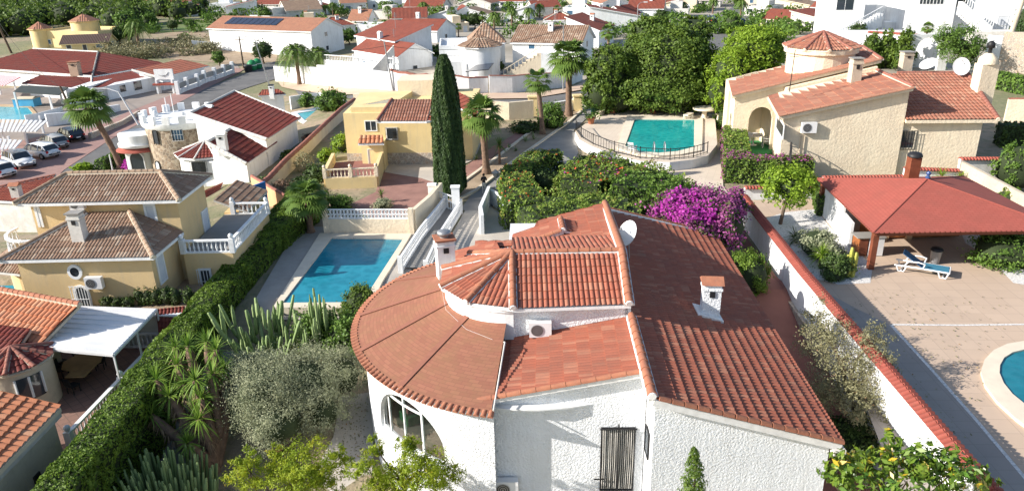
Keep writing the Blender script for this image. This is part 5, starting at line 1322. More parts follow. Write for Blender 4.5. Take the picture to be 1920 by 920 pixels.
# curved balcony at its left
k=MB(); bc=V((-28.4,42.6,0)); k.prism([(bc.x+2.2*cos(radians(a)),bc.y+2.2*sin(radians(a))) for a in range(170,371,20)],-1.6,2.55); mk('wall',k,YELLOW,yb)
balustrade(None,[V((bc.x+1.9*cos(radians(a)),bc.y+1.9*sin(radians(a)),2.95)) for a in range(165,346,20)],.9,W_PAINT,.27,parent=yb,posts=False)
r=MB(); 
for a in range(150,330,30):
    f=lambda t,rr,z: V((bc.x+rr*cos(radians(t)),bc.y+rr*sin(radians(t)),z)); roof_face(r,[f(a,3.0,2.2),f(a+30,3.0,2.2),f(a+30,1.9,2.9),f(a,1.9,2.9)],p=.2,L=.5,amp=.045,ra=.03,ns=3,slab=.12)
o=mk('roof',r,[T_AGED,OFFW],yb); o['label']='curved skirt roof under the balcony'
pwin(yb,UA,UB,62,384,84,425,style='plain',arch=True,gm=SHUT,fw=.14)
c=P(4,505,1.0); th=thing('swimming_pool','sliver of a blue pool by a white balustrade at the left edge','swimming pool',c)
k=MB(); k.prism([(-33,38.5),(-28.9,38.5),(-29.4,42.5),(-34,42.5)],.2,.25); mk('water',k,WATER1,th); k=MB(); k.prism([(-28.9,38.3),(-28.5,38.3),(-29,42.6),(-29.4,42.6)],.1,.32); mk('coping',k,COPING,th)
balustrade('short white balustrade beside the sliver of blue pool at the left edge',[V((-29.6,39.6,.2)),V((-28.6,37.0,.2))],.9)
# row of small clipped shrubs by the yellow wall
for i,(px,lab) in enumerate(((204,'leftmost of the small dark clipped shrubs below the ochre wall'),(222,'second small dark clipped shrub from the left below the ochre wall'),(243,'third small dark clipped shrub from the left below the ochre wall'),(266,'dark clipped shrub at the corner of the ochre house'),(281,'dark clipped shrub just right of the corner of the ochre house'),(297,'dark shrub below the white shuttered side window'),(315,'dark shrub between the side window and the side terrace of the ochre house'),(333,'dark shrub below the side terrace of the ochre house'),(356,'rightmost dark shrub of the row by the conifer hedge'))):
    c=P(px,570 if px>255 else 574,.2); bush(lab,c,(.36,.36,.62 if px>255 else .35),260,.16,L_DARK,seed=i,group='clipped shrubs along the ochre wall')
g_=MB(); g_.prism([(-29,37.6),(-17.4,37.6),(-17.4,43),(-29,43)],-1.6,.18); struct('planting_bed',g_,SAND)
bwall('white-topped low planter wall in front of the clipped shrubs',[V((-22.6,37.7,-1.5)),V((-17.7,37.6,-1.5))],1.85,.25,OFFW,'flat',capmat=W_PAINT)
# ---- near left house A
ah=thing('beige_house','beige house with orange terracotta roofs and a small round bay at the left edge','house',(-22,30,-1.5))
wm_=BEIGE
o,w=proof(ah,[(-130,520,2.3),(150,572,2.3),(74,648,1.1),(-120,640,1.1)],T_ORANGE,'upper orange roof',wmat=BEIGE,zb=-3,inset=1.3,p=.32,L=.5,amp=.07,ra=.05,ns=6,trim=BEIGE)
caps(o,w[0]+V((0,0,.03)),w[1]+V((0,0,.03)),.14,.4,TCAP,BEIGE)
proof(ah,[(-80,600,1.7),(58,617,1.7),(30,660,1.2),(-70,690,1.0)],T_DKRED,'shaded lower roof beside the bay',wmat=BEIGE,zb=-3,p=.3,L=.45,amp=.06,ra=.04,ns=5,trim=BEIGE)  # shade here and on the bay put into the colour, dark red tile
bcx=P(20,652,1.6); r=MB(); rr=1.75; f=lambda a: V((bcx.x+rr*cos(radians(a)),bcx.y+rr*sin(radians(a)),1.0))
for a in range(-150,90,40): roof_face(r,[bcx,f(a),f(a+40)],p=.26,L=.4,amp=.05,ra=.03,ns=5,slab=.1)
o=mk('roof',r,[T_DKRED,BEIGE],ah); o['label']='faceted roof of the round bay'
for a in range(-150,90,40): caps(o,bcx+V((0,0,.02)),f(a)+V((0,0,.03)),.1,.35,TCAPB,BEIGE,endcap=False)
k=MB(); arcwall(k,V((bcx.x,bcx.y,0)),1.55,.3,radians(100),radians(-160),-3,.95); k.lathe([(1.5,.75),(1.7,.95)],(bcx.x,bcx.y,0),24); mk('wall',k,BEIGE,ah)
k=MB(); arcwall(k,V((bcx.x,bcx.y,0)),1.6,.06,radians(-20),radians(-62),-.6,.6); o=mk('window',k,GLASS,ah); 
for a in (-20,-41,-62): k=MB(); t=radians(a); k.bar((bcx.x+1.62*cos(t),bcx.y+1.62*sin(t),-.5),(bcx.x+1.62*cos(t),bcx.y+1.62*sin(t),.6),.08,.08); mk('window_frame',k,W_PAINT,o)
r=MB(); roof_face(r,[V((-19.5,20.0,1.2)),V((-19.45,27.3,1.2)),V((-26,27.5,3.1)),V((-26,20,3.1))],p=.34,L=.48,amp=.075,ra=.06,ns=7,slab=.2)
o=mk('roof',r,[T_ORANGE,BEIGE],ah); o['label']='bright orange roof at the bottom left'
shed(ah,[(-19.8,20.3),(-19.75,27.1),(-26,27.2),(-26,20.3)],-4,lambda p:1.05+(-19.8-p[0])*.29,BEIGE)
k=MB(); k.bar((-19.65,20.2,.92),(-19.6,27.3,.92),.2,.3); mk('fascia',k,GREYR,ah)
k=MB(); k.box((-19.8,25.0,-1.1),(-19.7,25.4,-.6)); mk('vent',k,IRON,ah)
mb=MB(); mb.prism([(-26,26.5),(-19.9,26.5),(-19.6,37.5),(-26,37.5)],-4,-1.5); struct('tiled_terrace',mb,M_brick('brown_terrace_tile',(.25,.15,.115),(.21,.125,.10),(.15,.10,.08),.45,.45,.02,off=0,rot=45))
shed(ah,[(-20.1,26.0),(-19.75,26.0),(-19.5,37.4),(-19.85,37.4)],-4,-1.5,BEIGE)
balustrade('long bluish-white balustrade of the shaded terrace beside the conifer hedge',[V((-19.95,28.0,-1.5)),V((-19.8,32.6,-1.5)),V((-19.65,37.3,-1.5))],.95,W_PAINT,.26)
balustrade('short white balustrade at the back of the shaded terrace',[V((-19.7,37.35,-1.5)),V((-22.8,37.45,-1.5))],.9,W_PAINT,.28)
aw=thing('awning','white corrugated metal awning over the shaded terrace','awning',(-22,35,-1.5))
q=[P(150,573,1.15),P(293,578,.95),P(212,662,.95),P(82,650,1.1)]; k=MB(); a,b,c_,d=q; n=9
for i in range(n):
    s0,s1=i/n,(i+.93)/n; p0=a+(d-a)*s0; p1=b+(c_-b)*s0; p2=b+(c_-b)*s1; p3=a+(d-a)*s1; u=V((0,0,.05)); dn=V((0,0,.06))
    k.add([p0,p1,p2,p3,p0-dn,p1-dn,p2-dn,p3-dn],[(0,3,2,1),(4,5,6,7),(0,1,5,4),(2,3,7,6),(1,2,6,5)])
    p4=a+(d-a)*((i+1)/n); p5=b+(c_-b)*((i+1)/n); k.add([p3+u,p2+u,p5+u,p4+u,p3-dn,p2-dn,p5-dn,p4-dn],[(0,3,2,1),(0,1,5,4),(2,3,7,6),(1,2,6,5)])
mk('roof_sheet',k,PLASTIC,aw)
for p0,p1 in ((a,b),(b,c_),(c_,d)): k=MB(); k.bar(p0-V((0,0,.1)),p1-V((0,0,.1)),.12,.14); mk('frame_beam',k,PLASTIC,aw)
for p0 in (b,c_,b+(c_-b)*.5): k=MB(); k.bar(p0-V((0,0,.12)),V((p0.x,p0.y,-1.5)),.08,.08); mk('post',k,PLASTIC,aw)
c=P(160,700,-1.5); th=thing('garden_table','octagonal wooden table on the shaded terrace under the awning','table',c)
k=MB(); k.lathe([(1.0,.68),(1.0,.74)],tuple(c),8,smooth=False); k.box((c.x-.1,c.y-1.5,c.z+.66),(c.x+.9,c.y-.2,c.z+.72)); mk('table_top',k,WOODT,th)
k=MB(); k.lathe([(.3,0),(.1,.1),(.1,.68)],tuple(c),8); mk('leg',k,IRON,th)
def dchair(label,c,yaw,g):
    th=thing('garden_chair',label,'chair',(0,0,0),g); k=MB(); k.box((-.24,-.24,.4),(.24,.24,.46)); mk('seat',k,RUBBER,th); k=MB(); k.bar((0,.24,.45),(0,.34,.95),.46,.04,up=V((0,1,0))); mk('backrest',k,RUBBER,th)
    for sx in (-.2,.2):
        for sy in (-.2,.2): k=MB(); k.bar((sx,sy,.4),(sx,sy,0),.04,.04); mk('leg',k,RUBBER,th)
    th.location=c; th.rotation_euler=(0,0,yaw); return th
for (px,py,yw,lb) in ((118,705,1.4,'dark garden chair left of the octagonal table'),(118,690,1.2,'dark garden chair behind the left one at the octagonal table'),(140,735,2.8,'dark garden chair at the near side of the octagonal table'),(190,690,-1.3,'dark garden chair right of the octagonal table'),(150,672,.1,'dark garden chair at the far side of the octagonal table')):
    c=P(px,py,-1.5); dchair(lb,c,yw,'chairs round the octagonal table')
bt=thing('tiled_shed','low shed with a dark brown tiled roof between the awning and the conifer hedge','shed',(-18.5,36,-1.5))
proof(bt,[(292,580,.6),(347,574,.6),(345,600,.1),(300,640,.1)],T_DKRED,None,wmat=BEIGE,zb=-3,p=.22,L=.4)
# ---- castle house C
cs=thing('castle_house','white house with a round stone tower with white battlements and dark red roofs','house',(-33,76,-3))
tc=V((-35.4,80.6,-3)); k=MB(); k.lathe([(3.95,-1),(3.85,5.2)],tuple(tc),28); mk('tower_wall',k,STONE,cs)
k=MB(); k.lathe([(3.9,5.2),(4.15,5.45),(4.2,5.9)],tuple(tc),28); mk('parapet',k,W_PAINT,cs)
for i in range(16):
    a=2*pi*i/16; k=MB(); x,y=tc.x+4.05*cos(a),tc.y+4.05*sin(a); k.box((x-.18,y-.36,2.85),(x+.18,y+.36,3.7),0,a); mk('battlement',k,W_PAINT,cs)
k=MB(); k.tube([(tc.x-.8,tc.y,3.4),(tc.x-.8,tc.y,5.4)],.05,5); k.tube([(tc.x-1.5,tc.y,3.4),(tc.x-1.5,tc.y,5.0)],.05,5); mk('aerial',k,PLASTIC,cs)
for i,(sx,sy) in enumerate(((-2.4,-1),(1,-2),(2,0))): k=MB(); k.lathe([(.3,0),(.34,.45),(.1,.7)],(tc.x+sx,tc.y+sy,3.1),8); mk('urn',k,W_PAINT,cs)
def tower_win(px,py,w,h,arch=False,gm=GLASSB):
    a_,z_=cyl(px,py,V((tc.x,tc.y,0)),3.92); c=V((tc.x+3.94*cos(a_),tc.y+3.94*sin(a_),0)); t=V((-sin(a_),cos(a_),0)); A=c-t*2; B=c+t*2
    return window(cs,A,B,2-w/2,2+w/2,z_-h/2,z_+h/2,'plainw grille' if gm is GLASSB else 'plain',fm=IRON,gm=gm,fw=.1,arch=arch)
tower_win(333,252,1.1,1.25); tower_win(292,257,.7,1.6,True,GLASS); tower_win(297,315,.8,1.6,True,SHUT)
bc2=V((-40.0,79.8,-3)); k=MB(); k.lathe([(1.8,-1),(1.8,3.1),(2.3,3.2),(2.3,3.5)],tuple(bc2),18); mk('bay_wall',k,W_PAINT,cs)
k=MB(); k.lathe([(2.1,3.45),(2.15,4.5)],tuple(bc2),18); mk('balcony',k,W_PAINT,cs); k=MB(); k.lathe([(1.9,3.1),(2.6,2.8),(2.6,2.75)],tuple(bc2),18); mk('tile_band',k,TCAPR,cs)
k=MB(); A=V((bc2.x-1,bc2.y-1.85,0)); B=V((bc2.x+1.2,bc2.y-1.85,0)); window(cs,A,B,.3,1.9,-2.2,-.2,'plain',arch=True,fm=W_PAINT,fw=.1)
kw=dict(wmat=W_PAINT,zb=-4.5,p=.34,L=.6,amp=.07,ra=.04,ns=3,capmat=OFFW,mort=OFFW)
proof(cs,[(356,214,4.0),(440,172,4.0),(562,222,2.0),(500,262,2.0)],T_DKRED,'upper roof',cap=((0,1),(0,3),(1,2)),**kw)
proof(cs,[(388,268,2.8),(450,232,2.8),(520,268,1.0),(462,308,1.0)],T_DKRED,'lower front roof',cap=((0,1),(0,3)),**kw)
k=MB(); k.box((tc.x+1.0,tc.y-2.6,-4),(tc.x+6.2,tc.y+3,2.1)); mk('stone_block',k,STONE,cs)
bq=P(385,264,2.3); r=MB(); f=lambda a: V((bq.x+3.0*cos(radians(a)),bq.y+3.0*sin(radians(a)),1.25))
for a in range(-200,20,36): roof_face(r,[bq,f(a),f(a+36)],p=.34,L=.5,amp=.06,ra=.04,ns=3,slab=.15)
o=mk('roof',r,[T_DKRED,W_PAINT],cs); o['label']='faceted bay roof'
for a in range(-200,20,36): caps(o,bq,f(a),.09,.5,OFFW,OFFW)
k=MB(); k.lathe([(2.6,-1.5),(2.6,4.15)],(bq.x,bq.y,-3),20); k.prism([(bq.x+.5,bq.y-2.6),(P(462,306,1).x,P(462,306,1).y+.4),(P(462,306,1).x,P(462,306,1).y+3),(bq.x+.5,bq.y+2)],-4.5,.95); mk('wall',k,W_PAINT,cs)
A=V((bq.x-1.6,bq.y-2.62,0)); B=V((bq.x+1.6,bq.y-2.62,0)); o=pwin(cs,A,B,357,302,393,330,style='plain grille',fm=W_PAINT,bars=10,fw=.1)
for px,py,pt in ((395,228,200),(418,276,250)): b=P(px,py,2.4); chimney(cs,b,.8,.7,ZT(b,pt)-2.4,W_PAINT,W_PAINT,gable=True)
proof(cs,[(378,360,-.9),(418,342,-.9),(412,358,-1.3),(385,372,-1.3)],T_RED,'small low red roof strip',p=.3)
# little pool, shed and bushes behind the castle house
c=P(585,214,-1.2)
pr=[P(a,b,-1.2) for a,b in ((557,214),(600,207),(622,212),(606,224),(572,228))]; pr2=[P(a,b,-1.2) for a,b in ((545,213),(600,202),(632,211),(610,230),(568,234))]
pool('small pale turquoise pool behind the diagonal tile-capped wall',[(p.x,p.y) for p in pr2],[(p.x,p.y) for p in pr],-1.2,M_water('light_water',(.05,.32,.38),(.12,.42,.46)),cop=W_PAINT)
sh=thing('pool_shed','small white shed with a red roof above the castle house','shed',P(510,205,-1.5))
proof(sh,[(484,180,1.3),(536,177,1.3),(522,168,1.7),(492,169,1.7)],T_RED,None,wmat=W_PAINT,zb=-3,p=.34,ns=3); b=P(510,174,1.6); chimney(sh,b,.6,.6,1,W_PAINT,IRON,gable=False)
bwall('white wall behind the small pale pool',[P(545,198,-1.3),P(600,190,-1.3),P(650,205,-1.3)],1.3,.3,W_PAINT)
# diagonal tile-capped wall
q=[(664,186),(640,205),(606,233),(570,268),(535,302),(505,330),(480,350)]
bs=[P(a,b,1.0) for a,b in q]; zz=[1.0+.15*sin(i) for i in range(len(q))]
bwall('long diagonal beige wall with a wavy terracotta cap between the castle house and the pale yellow house',[V((p.x,p.y,-2.2)) for p in bs],[3.1+.12*sin(i*2) for i in range(len(q))],.35,CREAM,'ridge',capr=.3,capmat=TCAPB,capseg=.75)
# ---- pale yellow house D
dh=thing('pale_yellow_house','pale yellow two-storey house with stone base and red-brown roofs in the middle','house',(-11,72,0))
DA,DB=V((-15.6,69.9,0)),V((-7.2,69.5,0))
shed(dh,[(-15.6,69.9),(-7.2,69.5),(-7.0,79),(-15.4,79.5)],-.5,5.0,PALEY); shed(dh,[(-15.62,69.84),(-7.15,69.44),(-7.1,69.5),(-15.6,69.9)],-.5,1.15,STONEW,'stone_base')
proof(dh,[(707,228,4.9),(800,228,4.9),(812,187,6.3),(735,187,6.3)],M_tile('brown_red_tile',(.27,.12,.08),(.22,.095,.065),(.33,.17,.12)),'middle roof',p=.26,L=.5,cap=((3,0),),mort=OFFW)
proof(dh,[(655,208,5.0),(712,204,5.0),(735,185,5.9),(664,200,5.4)],T_RED,'left verge roof',p=.3)
shed(dh,[(P(660,206,5).x+.2,70.1),(P(730,206,5).x,70.0),(-10,78),(-15.4,78)],4.9,5.5,PALEY)
shed(dh,[(-11.5,78),(-6.2,78),(-6.2,82),(-11.5,82)],-.5,6.6,CREAM)
b=WZ(757,222,72); chimney(dh,(b.x,b.y,b.z),.75,.7,ZT(b,190)-b.z,PALEY,PALEY)
shed(dh,[(-7.2,70.6),(-3.6,70.8),(-3.0,80),(-7.0,80)],-.5,5.3,PALEY)
proof(dh,[(852,196,5.4),(893,222,5.0),(900,196,5.2),(856,172,5.9)],T_RED,'right roof',p=.4,L=.7)
proof(dh,[(800,228,5.0),(812,200,5.7),(850,195,5.6),(845,222,5.1)],T_RED,None,p=.4,L=.7)
pwin(dh,DA,DB,683,226,708,246,style='sash'); pwin(dh,DA,DB,723,239,747,262,style='sash plain grille',bars=8)
o=pwin(dh,DA,DB,692,272,706,309,style='plain',gm=W_PAINT,name='door',fw=.06); k=MB(); proof(dh,[(671,270,2.7),(720,269,2.7),(718,254,3.3),(676,254,3.3)],T_ORANGE,'orange tiled porch canopy',p=.42,L=.5,amp=.09,ra=.05)
shed(dh,[(P(676,268,2.7).x,P(676,268,2.7).y+.1),(P(717,268,2.7).x,P(717,268,2.7).y+.1),(P(717,268,2.7).x,70.2),(P(676,268,2.7).x,70.2)],-.5,2.6,PALEY)
A=P(676,300,1); k=MB(); yy=P(676,268,2.7).y+.05; window(dh,V((P(676,268,2.7).x,yy,0)),V((P(717,268,2.7).x,yy,0)),.55,1.35,0.02,2.1,'plain',gm=W_PAINT,name='door',fw=.05)
# terrace box in front
ta=[P(612,354,0),P(708,350,0),P(720,312,0),P(628,318,0)]
tb=thing('raised_terrace','small raised terrace with pale yellow walls in front of the pale yellow house','terrace',ta[0])
k=MB(); k.prism([(p.x,p.y) for p in ta],-.5,.7); mk('platform',k,M('maroon_floor',(.25,.11,.095)),tb)
def lowwall(parent,a,b,h,t,mat,zb=-.5):
    d=(b-a); d.z=0; d.normalize(); n=V((d.y,-d.x,0))*t/2; k=MB(); k.prism([(a+n)[:2],(b+n)[:2],(b-n)[:2],(a-n)[:2]],zb,h); return mk('parapet',k,mat,parent)
lowwall(tb,ta[0],ta[1],.95,.3,PALEY); lowwall(tb,ta[1],ta[2],1.75,.3,PALEY); lowwall(tb,ta[0],ta[3],1.6,.3,PALEY)
balustrade(None,[ta[0]+V((0,0,.95)),(ta[0]+ta[1])/2+V((0,0,.95)),ta[1]+V((0,0,.95))],.8,CREAM,.3,parent=tb)
# cream wall with lattice behind the pool, sloping wall, ramp
y0=P(620,436,0); A=P(614,437,0); B=P(776,437,0); h1=ZT(A,410); h2=ZT(A,393)
cw=bwall('cream wall with a white lattice balustrade on top behind the near pool',[A,B],h1,.3,CREAM)
k=MB(); L=(B-A); n=24
for i in range(n):
    for j in range(2):
        c=A+L*((i+.5)/n*.955+.02)+V((0,0,h1+(h2-h1)*(j+.5)/2)); rr=(h2-h1)*.23
        pts=[c+V((rr*1.25*cos(t*pi/3),0,rr*sin(t*pi/3))) for t in range(7)]; k.tube(pts,.035,4,caps=False)
for zz in (h1+.04,(h1+h2)/2,h2): k.bar(A+V((.2,0,zz)),B-V((.3,0,-zz)),.1,.09)
for i in range(n+1): q=A+L*(i/n*.955+.02); k.bar(q+V((0,0,h1)),q+V((0,0,h2)),.05,.05)
mk('lattice',k,W_PAINT,cw)
k=MB(); k.box((A.x-.2,A.y-.2,-.5),(A.x+.15,A.y+.2,h2+.1)); k.box((B.x-.3,B.y-.2,-.5),(B.x+.05,B.y+.2,h2+.1)); mk('pier',k,CREAM,cw)
bwall('sunlit cream retaining wall climbing from the pool to the white gate',[B+V((0,.3,0)),P(808,408,0),P(828,380,0)],[h2-.1,1.8,1.7],.3,CREAM)
rp=[P(748,505,0),P(790,445,0),P(830,388,0),P(862,395,0),P(830,450,0),P(800,505,0)]
mb=MB(); mb.add([(p.x,p.y,p.z+.12) for p in rp],[tuple(range(6))[::-1]]); struct('ramp_paving',mb,GREYC)
def lattice_rail(label,pts,h,group=None):
    th=thing('lattice_railing',label,'railing',pts[0],group)
    for a,b in zip(pts,pts[1:]):
        k=MB(); k.bar(a+V((0,0,h)),b+V((0,0,h)),.16,.12); k.bar(a+V((0,0,.15)),b+V((0,0,.15)),.16,.3); mk('rail',k,W_PAINT,th)
        n=int((b-a).length/.32); k=MB()
        for i in range(n): q=a+(b-a)*((i+.5)/n); k.bar(q+V((0,0,.3)),q+V((0,0,h)),.09,.12)
        for z_ in (.3+(h-.3)*.35,.3+(h-.3)*.68): k.bar(a+V((0,0,z_)),b+V((0,0,z_)),.07,.08)
        mk('lattice_panel',k,W_PAINT,th)
    for p in (pts[0],pts[-1]): k=MB(); k.box((p.x-.15,p.y-.15,p.z),(p.x+.15,p.y+.15,p.z+h+.15)); mk('post',k,W_PAINT,th)
lattice_rail('left white lattice railing of the ramp beside the near pool',[P(752,512,0),P(790,452,0),P(836,392,0)],1.0,'railings of the ramp')
lattice_rail('right white lattice railing of the ramp running down behind the chimney of the villa',[P(800,520,0),P(826,462,0),P(864,400,0)],1.0,'railings of the ramp')
gt_=thing('garden_gate','white gate with square posts at the foot of the tall cypress','gate',P(832,385,0))
for p,h in ((P(812,385,0),1.7),(P(856,402,0),2.2)): k=MB(); k.box((p.x-.3,p.y-.25,-.8),(p.x+.3,p.y+.25,p.z+h)); k.box((p.x-.36,p.y-.31,p.z+h),(p.x+.36,p.y+.31,p.z+h+.1)); mk('gate_post',k,W_PAINT,gt_)
k=MB(); a,b=P(817,386,0),P(850,398,0); 
for i in range(8): q=a+(b-a)*i/7; k.bar(q,q+V((0,0,1.3)),.05,.05)
for z_ in (.2,.8,1.3): k.bar(a+V((0,0,z_)),b+V((0,0,z_)),.06,.08)
mk('gate_panel',k,W_PAINT,gt_)
bwall('low white wall with metal fittings facing the driveway',[P(905,440,0),P(902,425,0),P(918,380,0)],[1.5,1.6,1.4],.25,W_PAINT)
bwall('short white wall corner behind the concrete slab',[P(918,380,0),P(932,388,0),P(960,408,0)],1.2,.25,W_PAINT)
# near pool
pz=.0
def rect_pool(label,inner,outer,z,w): return pool(label,[(p.x,p.y) for p in outer],[(p.x,p.y) for p in inner],z,w)
inn=[P(622,449,pz),P(756,451,pz),P(700,538,pz),P(680,570,pz),P(530,571,pz)]
out=[P(600,440,pz),P(772,441,pz),P(718,530,pz),P(693,580,pz),P(512,580,pz)]
rect_pool('large blue swimming pool beside the round room of the villa',inn,out,pz,WATER1)
tsheet('pool_deck',[(560,425),(790,430),(800,470),(745,540),(720,600),(500,600),(480,560)],.04,M('pool_deck_stone',(.40,.365,.32),(.33,.30,.265),scale=.8,dirt=.2))
tsheet('garden_path',[(640,745),(700,735),(700,900),(640,960),(560,930),(625,820)],.05,CONC)
tsheet('garden_paving',[(235,790),(340,760),(420,660),(470,655),(470,700),(400,850),(330,900),(215,900)],.04,GREYC)
tsheet('court_paving',[(830,470),(872,395),(880,380),(905,372),(925,392),(960,410),(990,420),(980,470),(940,480)],.03,CONC)
tsheet('driveway',[(862,395),(884,365),(935,318),(1000,275),(1062,232),(1080,212),(1100,188),(1135,188),(1100,222),(1076,245),(1085,290),(1040,330),(960,370),(925,385),(905,395)],.035,GREYC)
tsheet('red_gravel_yard',[(722,322),(812,338),(820,365),(775,405),(700,408),(640,392),(705,360),(712,330)],.03,REDGRAV)
tsheet('garden_path',[(718,306),(815,306),(900,268),(905,262),(890,300),(830,325),(820,345),(790,335),(722,324)],.05,CONC)
tsheet('red_gravel_path',[(868,340),(880,335),(930,290),(1010,240),(1000,232),(925,275),(865,318)],.05,REDGRAV)
tsheet('planting_strip',[(862,372),(890,358),(1064,232),(1090,205),(1060,205),(1000,243),(868,345)],.06,SAND)
def kerb(label,pts,h=.2,w=.3): 
    k=MB(); ps=[PT(a,b) for a,b in pts]
    for a,b in zip(ps,ps[1:]): k.bar(a+V((0,0,h/2)),b+V((0,0,h/2)),w,h)
    return struct('kerb',k,COPING)
kerb('',[(864,374),(893,359),(960,306),(1066,231),(1100,200)]); kerb('',[(866,345),(925,302),(1000,245),(1062,208)])
tsheet('side_soil',[(480,360),(612,360),(640,395),(612,430),(560,425),(520,400)],.02,SAND)

lh=thing('low_house','low house with red tile roof and orange-capped chimney beside the parked cars','house',P(20,430,-1))
proof(lh,[(-80,372,.2),(62,381,.2),(104,330,.9),(0,352,.9)],T_RED,None,wmat=OFFW,zb=-4,p=.28,L=.45,cap=((3,2),),capmat=TCAPB,mort=OFFW)
A=P(-60,375,-.1); B=P(60,382,-.1); shed(lh,[(A.x,A.y+.2),(B.x,B.y+.2),(B.x,B.y+3),(A.x,A.y+3)],-4,-.05,OFFW)
b=P(33,368,.4); chimney(lh,(b.x,b.y,.4),.7,.6,ZT(b,346)-.4,OFFW,TCAP)
# ================================================================ VEGETATION NEARBY
def BH(px,pb,pt,flat=None):
    b=PT(px,pb) if flat is None else P(px,pb,flat); return b, ZT(b,pt)-b.z
def pxm(p): # pixels per metre at a place
    a=proj(p); b=proj((p[0]+1,p[1],p[2])); return hypot(a[0]-b[0],a[1]-b[1])
def blob(px,py,y,rx,rz,ry=None):      # ellipsoid at depth y, radii given in pixels
    c=WZ(px,py,y); m=pxm(c); return ((c.x,c.y,c.z),(rx/m,(ry or rx)/m,rz/m/.93))
hp=[V((x,y,-3)) for x,y in ((-17.2,19),(-17.2,24),(-17.2,30),(-17.15,36),(-17.0,42),(-16.7,48),(-16.2,53),(-16.0,56.5))]
hedge('long tall clipped conifer hedge with a sunlit yellow-green top beside the pool and garden',hp,[1.45,1.45,1.5,1.5,1.6,2.0,2.8,3.2],[3.95,4.0,4.2,4.35,4.45,4.6,4.7,4.6],230,.135,L_HEDGE,seed=3,lump=.13,lumpf=1.1,jit=.7)
b,h=BH(583,436,372); palm('fan palm standing in front of the far end of the conifer hedge',b,h,1.75,'fan',5,.22,44,skirt=6)
b,h=BH(498,668,560); cactus('broad candelabra cactus cluster left of the near pool end',b,22,h,.115,1.9,L_CACT,2,upright=.45)
b,h=BH(600,665,540); cactus('darker candelabra cactus with tall arms just left of the dome-shaped bush',b,16,h,.08,1.0,L_CACT,5)
b,h=BH(600,650,535); bush('pale green loose shrub behind the darker candelabra cactus at the pool end',b,(1.3,1.0,1.3),2600,.2,L_GREEN,seed=8,nclump=40,cr=.35,core=.5)
bb_=blob(676,568,39,34,30); tree('dark green cloud-pruned dome bush at the near corner of the pool',PT(676,640),None,[bb_,blob(655,585,38.6,22,16)],7000,.14,L_PINE,seed=4,trunk=.2,cat='bush',name='topiary_bush',nclump=70,core=.85,cr=.2)
b=PT(655,668); bush('bright green rounded shrub below the dome bush beside the round room',(b.x,b.y,b.z),(1.25,1.2,1.35),4500,.2,L_GREEN,seed=6,core=.8)
bush('small yellow flowering plant at the foot of the candelabra cactus',PT(560,664),(.35,.35,.35),300,.13,M_leaf('yellow_flower_leaf',(.35,.35,.02),(.6,.5,.02)),seed=7)
y=29.5
tree('large silvery grey-green olive tree in front of the round room',PT(540,838),None,[blob(500,735,29.6,80,66),blob(575,722,30.5,88,62),blob(640,705,31,50,46),blob(470,695,31,50,35),blob(520,790,28,70,42),blob(600,770,29,50,40),blob(450,760,29.5,34,40)],62000,.11,L_OLIVE,seed=11,trunk=.3,name='olive_tree',aspect=.32,nclump=150,cr=.24,core=.66,topbias=.4,jit=.9)
# yucca with many heads
yb_=PT(395,885); th=thing('yucca','large many-headed yucca with shaggy brown trunks beside the conifer hedge','yucca',yb_)
rng=random.Random(4); heads=[(294,712,29.5,1.0),(318,742,29,1.0),(283,778,28.5,.95),(372,785,28,1.25),(366,712,29,.9),(398,700,29.5,.95),(332,683,30,.95),(405,655,30.5,1.0),(352,648,31,.9),(388,640,31,.95),(328,650,31,.85),(378,745,28.6,.8),(352,830,27.2,.7),(420,690,30,.8),(345,720,29.3,.8)]
vs=[];qs=[];va=[];dv=[];dq=[];da=[]; t=MB()
for i,(px,py,yy,s_) in enumerate(heads):
    c=WZ(px,py,yy)-yb_; v1,q1,a1=blades(60,1.02*s_,.09,rng,(-.75,1.45),.35,3,tuple(c)); o=len(vs); vs+=v1; qs+=[tuple(x+o for x in q) for q in q1]; va+=[min(.9,a) for a in a1]
    mid=V((c.x*.5+.3,c.y*.5,c.z*.45)); t.tube([V((rng.uniform(-.3,.3),rng.uniform(-.3,.3),-.3)),mid,c*.85+mid*.15,c],[.30,.26,.19,.13],7)
    for f in (.15,.35,.55,.75,.92):
        q0=mid+(c-mid)*f; v1,q1,a1=blades(56,.66,.08,rng,(-1.5,-.5),.2,2,tuple(q0)); o=len(dv); dv+=v1; dq+=[tuple(x+o for x in q) for q in q1]; da+=a1
mk('trunk',t.mesh('trunk',[PALMBARK]),None,th); mk('leaves',fastmesh('leaves',vs,qs,L_GREEN if 0 else M_leaf('yucca_leaf',(.08,.17,.02),(.26,.38,.06),(.42,.35,.06),trans=.3,cth=.93),va),None,th); mk('dry_leaves',fastmesh('dry_leaves',dv,dq,L_PALMDRY,da),None,th)
b=PT(305,935); b=WZ(312,935,25.5); b.z=-3.2; cactus('dense cluster of pale green upright cactus stems at the bottom left',b,190,ZT(b,860)+3.2,.065,1.85,L_CACT,9,branch=False,upright=.8)
bush('small reddish flowering shrub between the cactus cluster and the yucca foot',V((-10.9,24.5,-3)),(.7,.6,.7),900,.12,L_BOUG,seed=3)
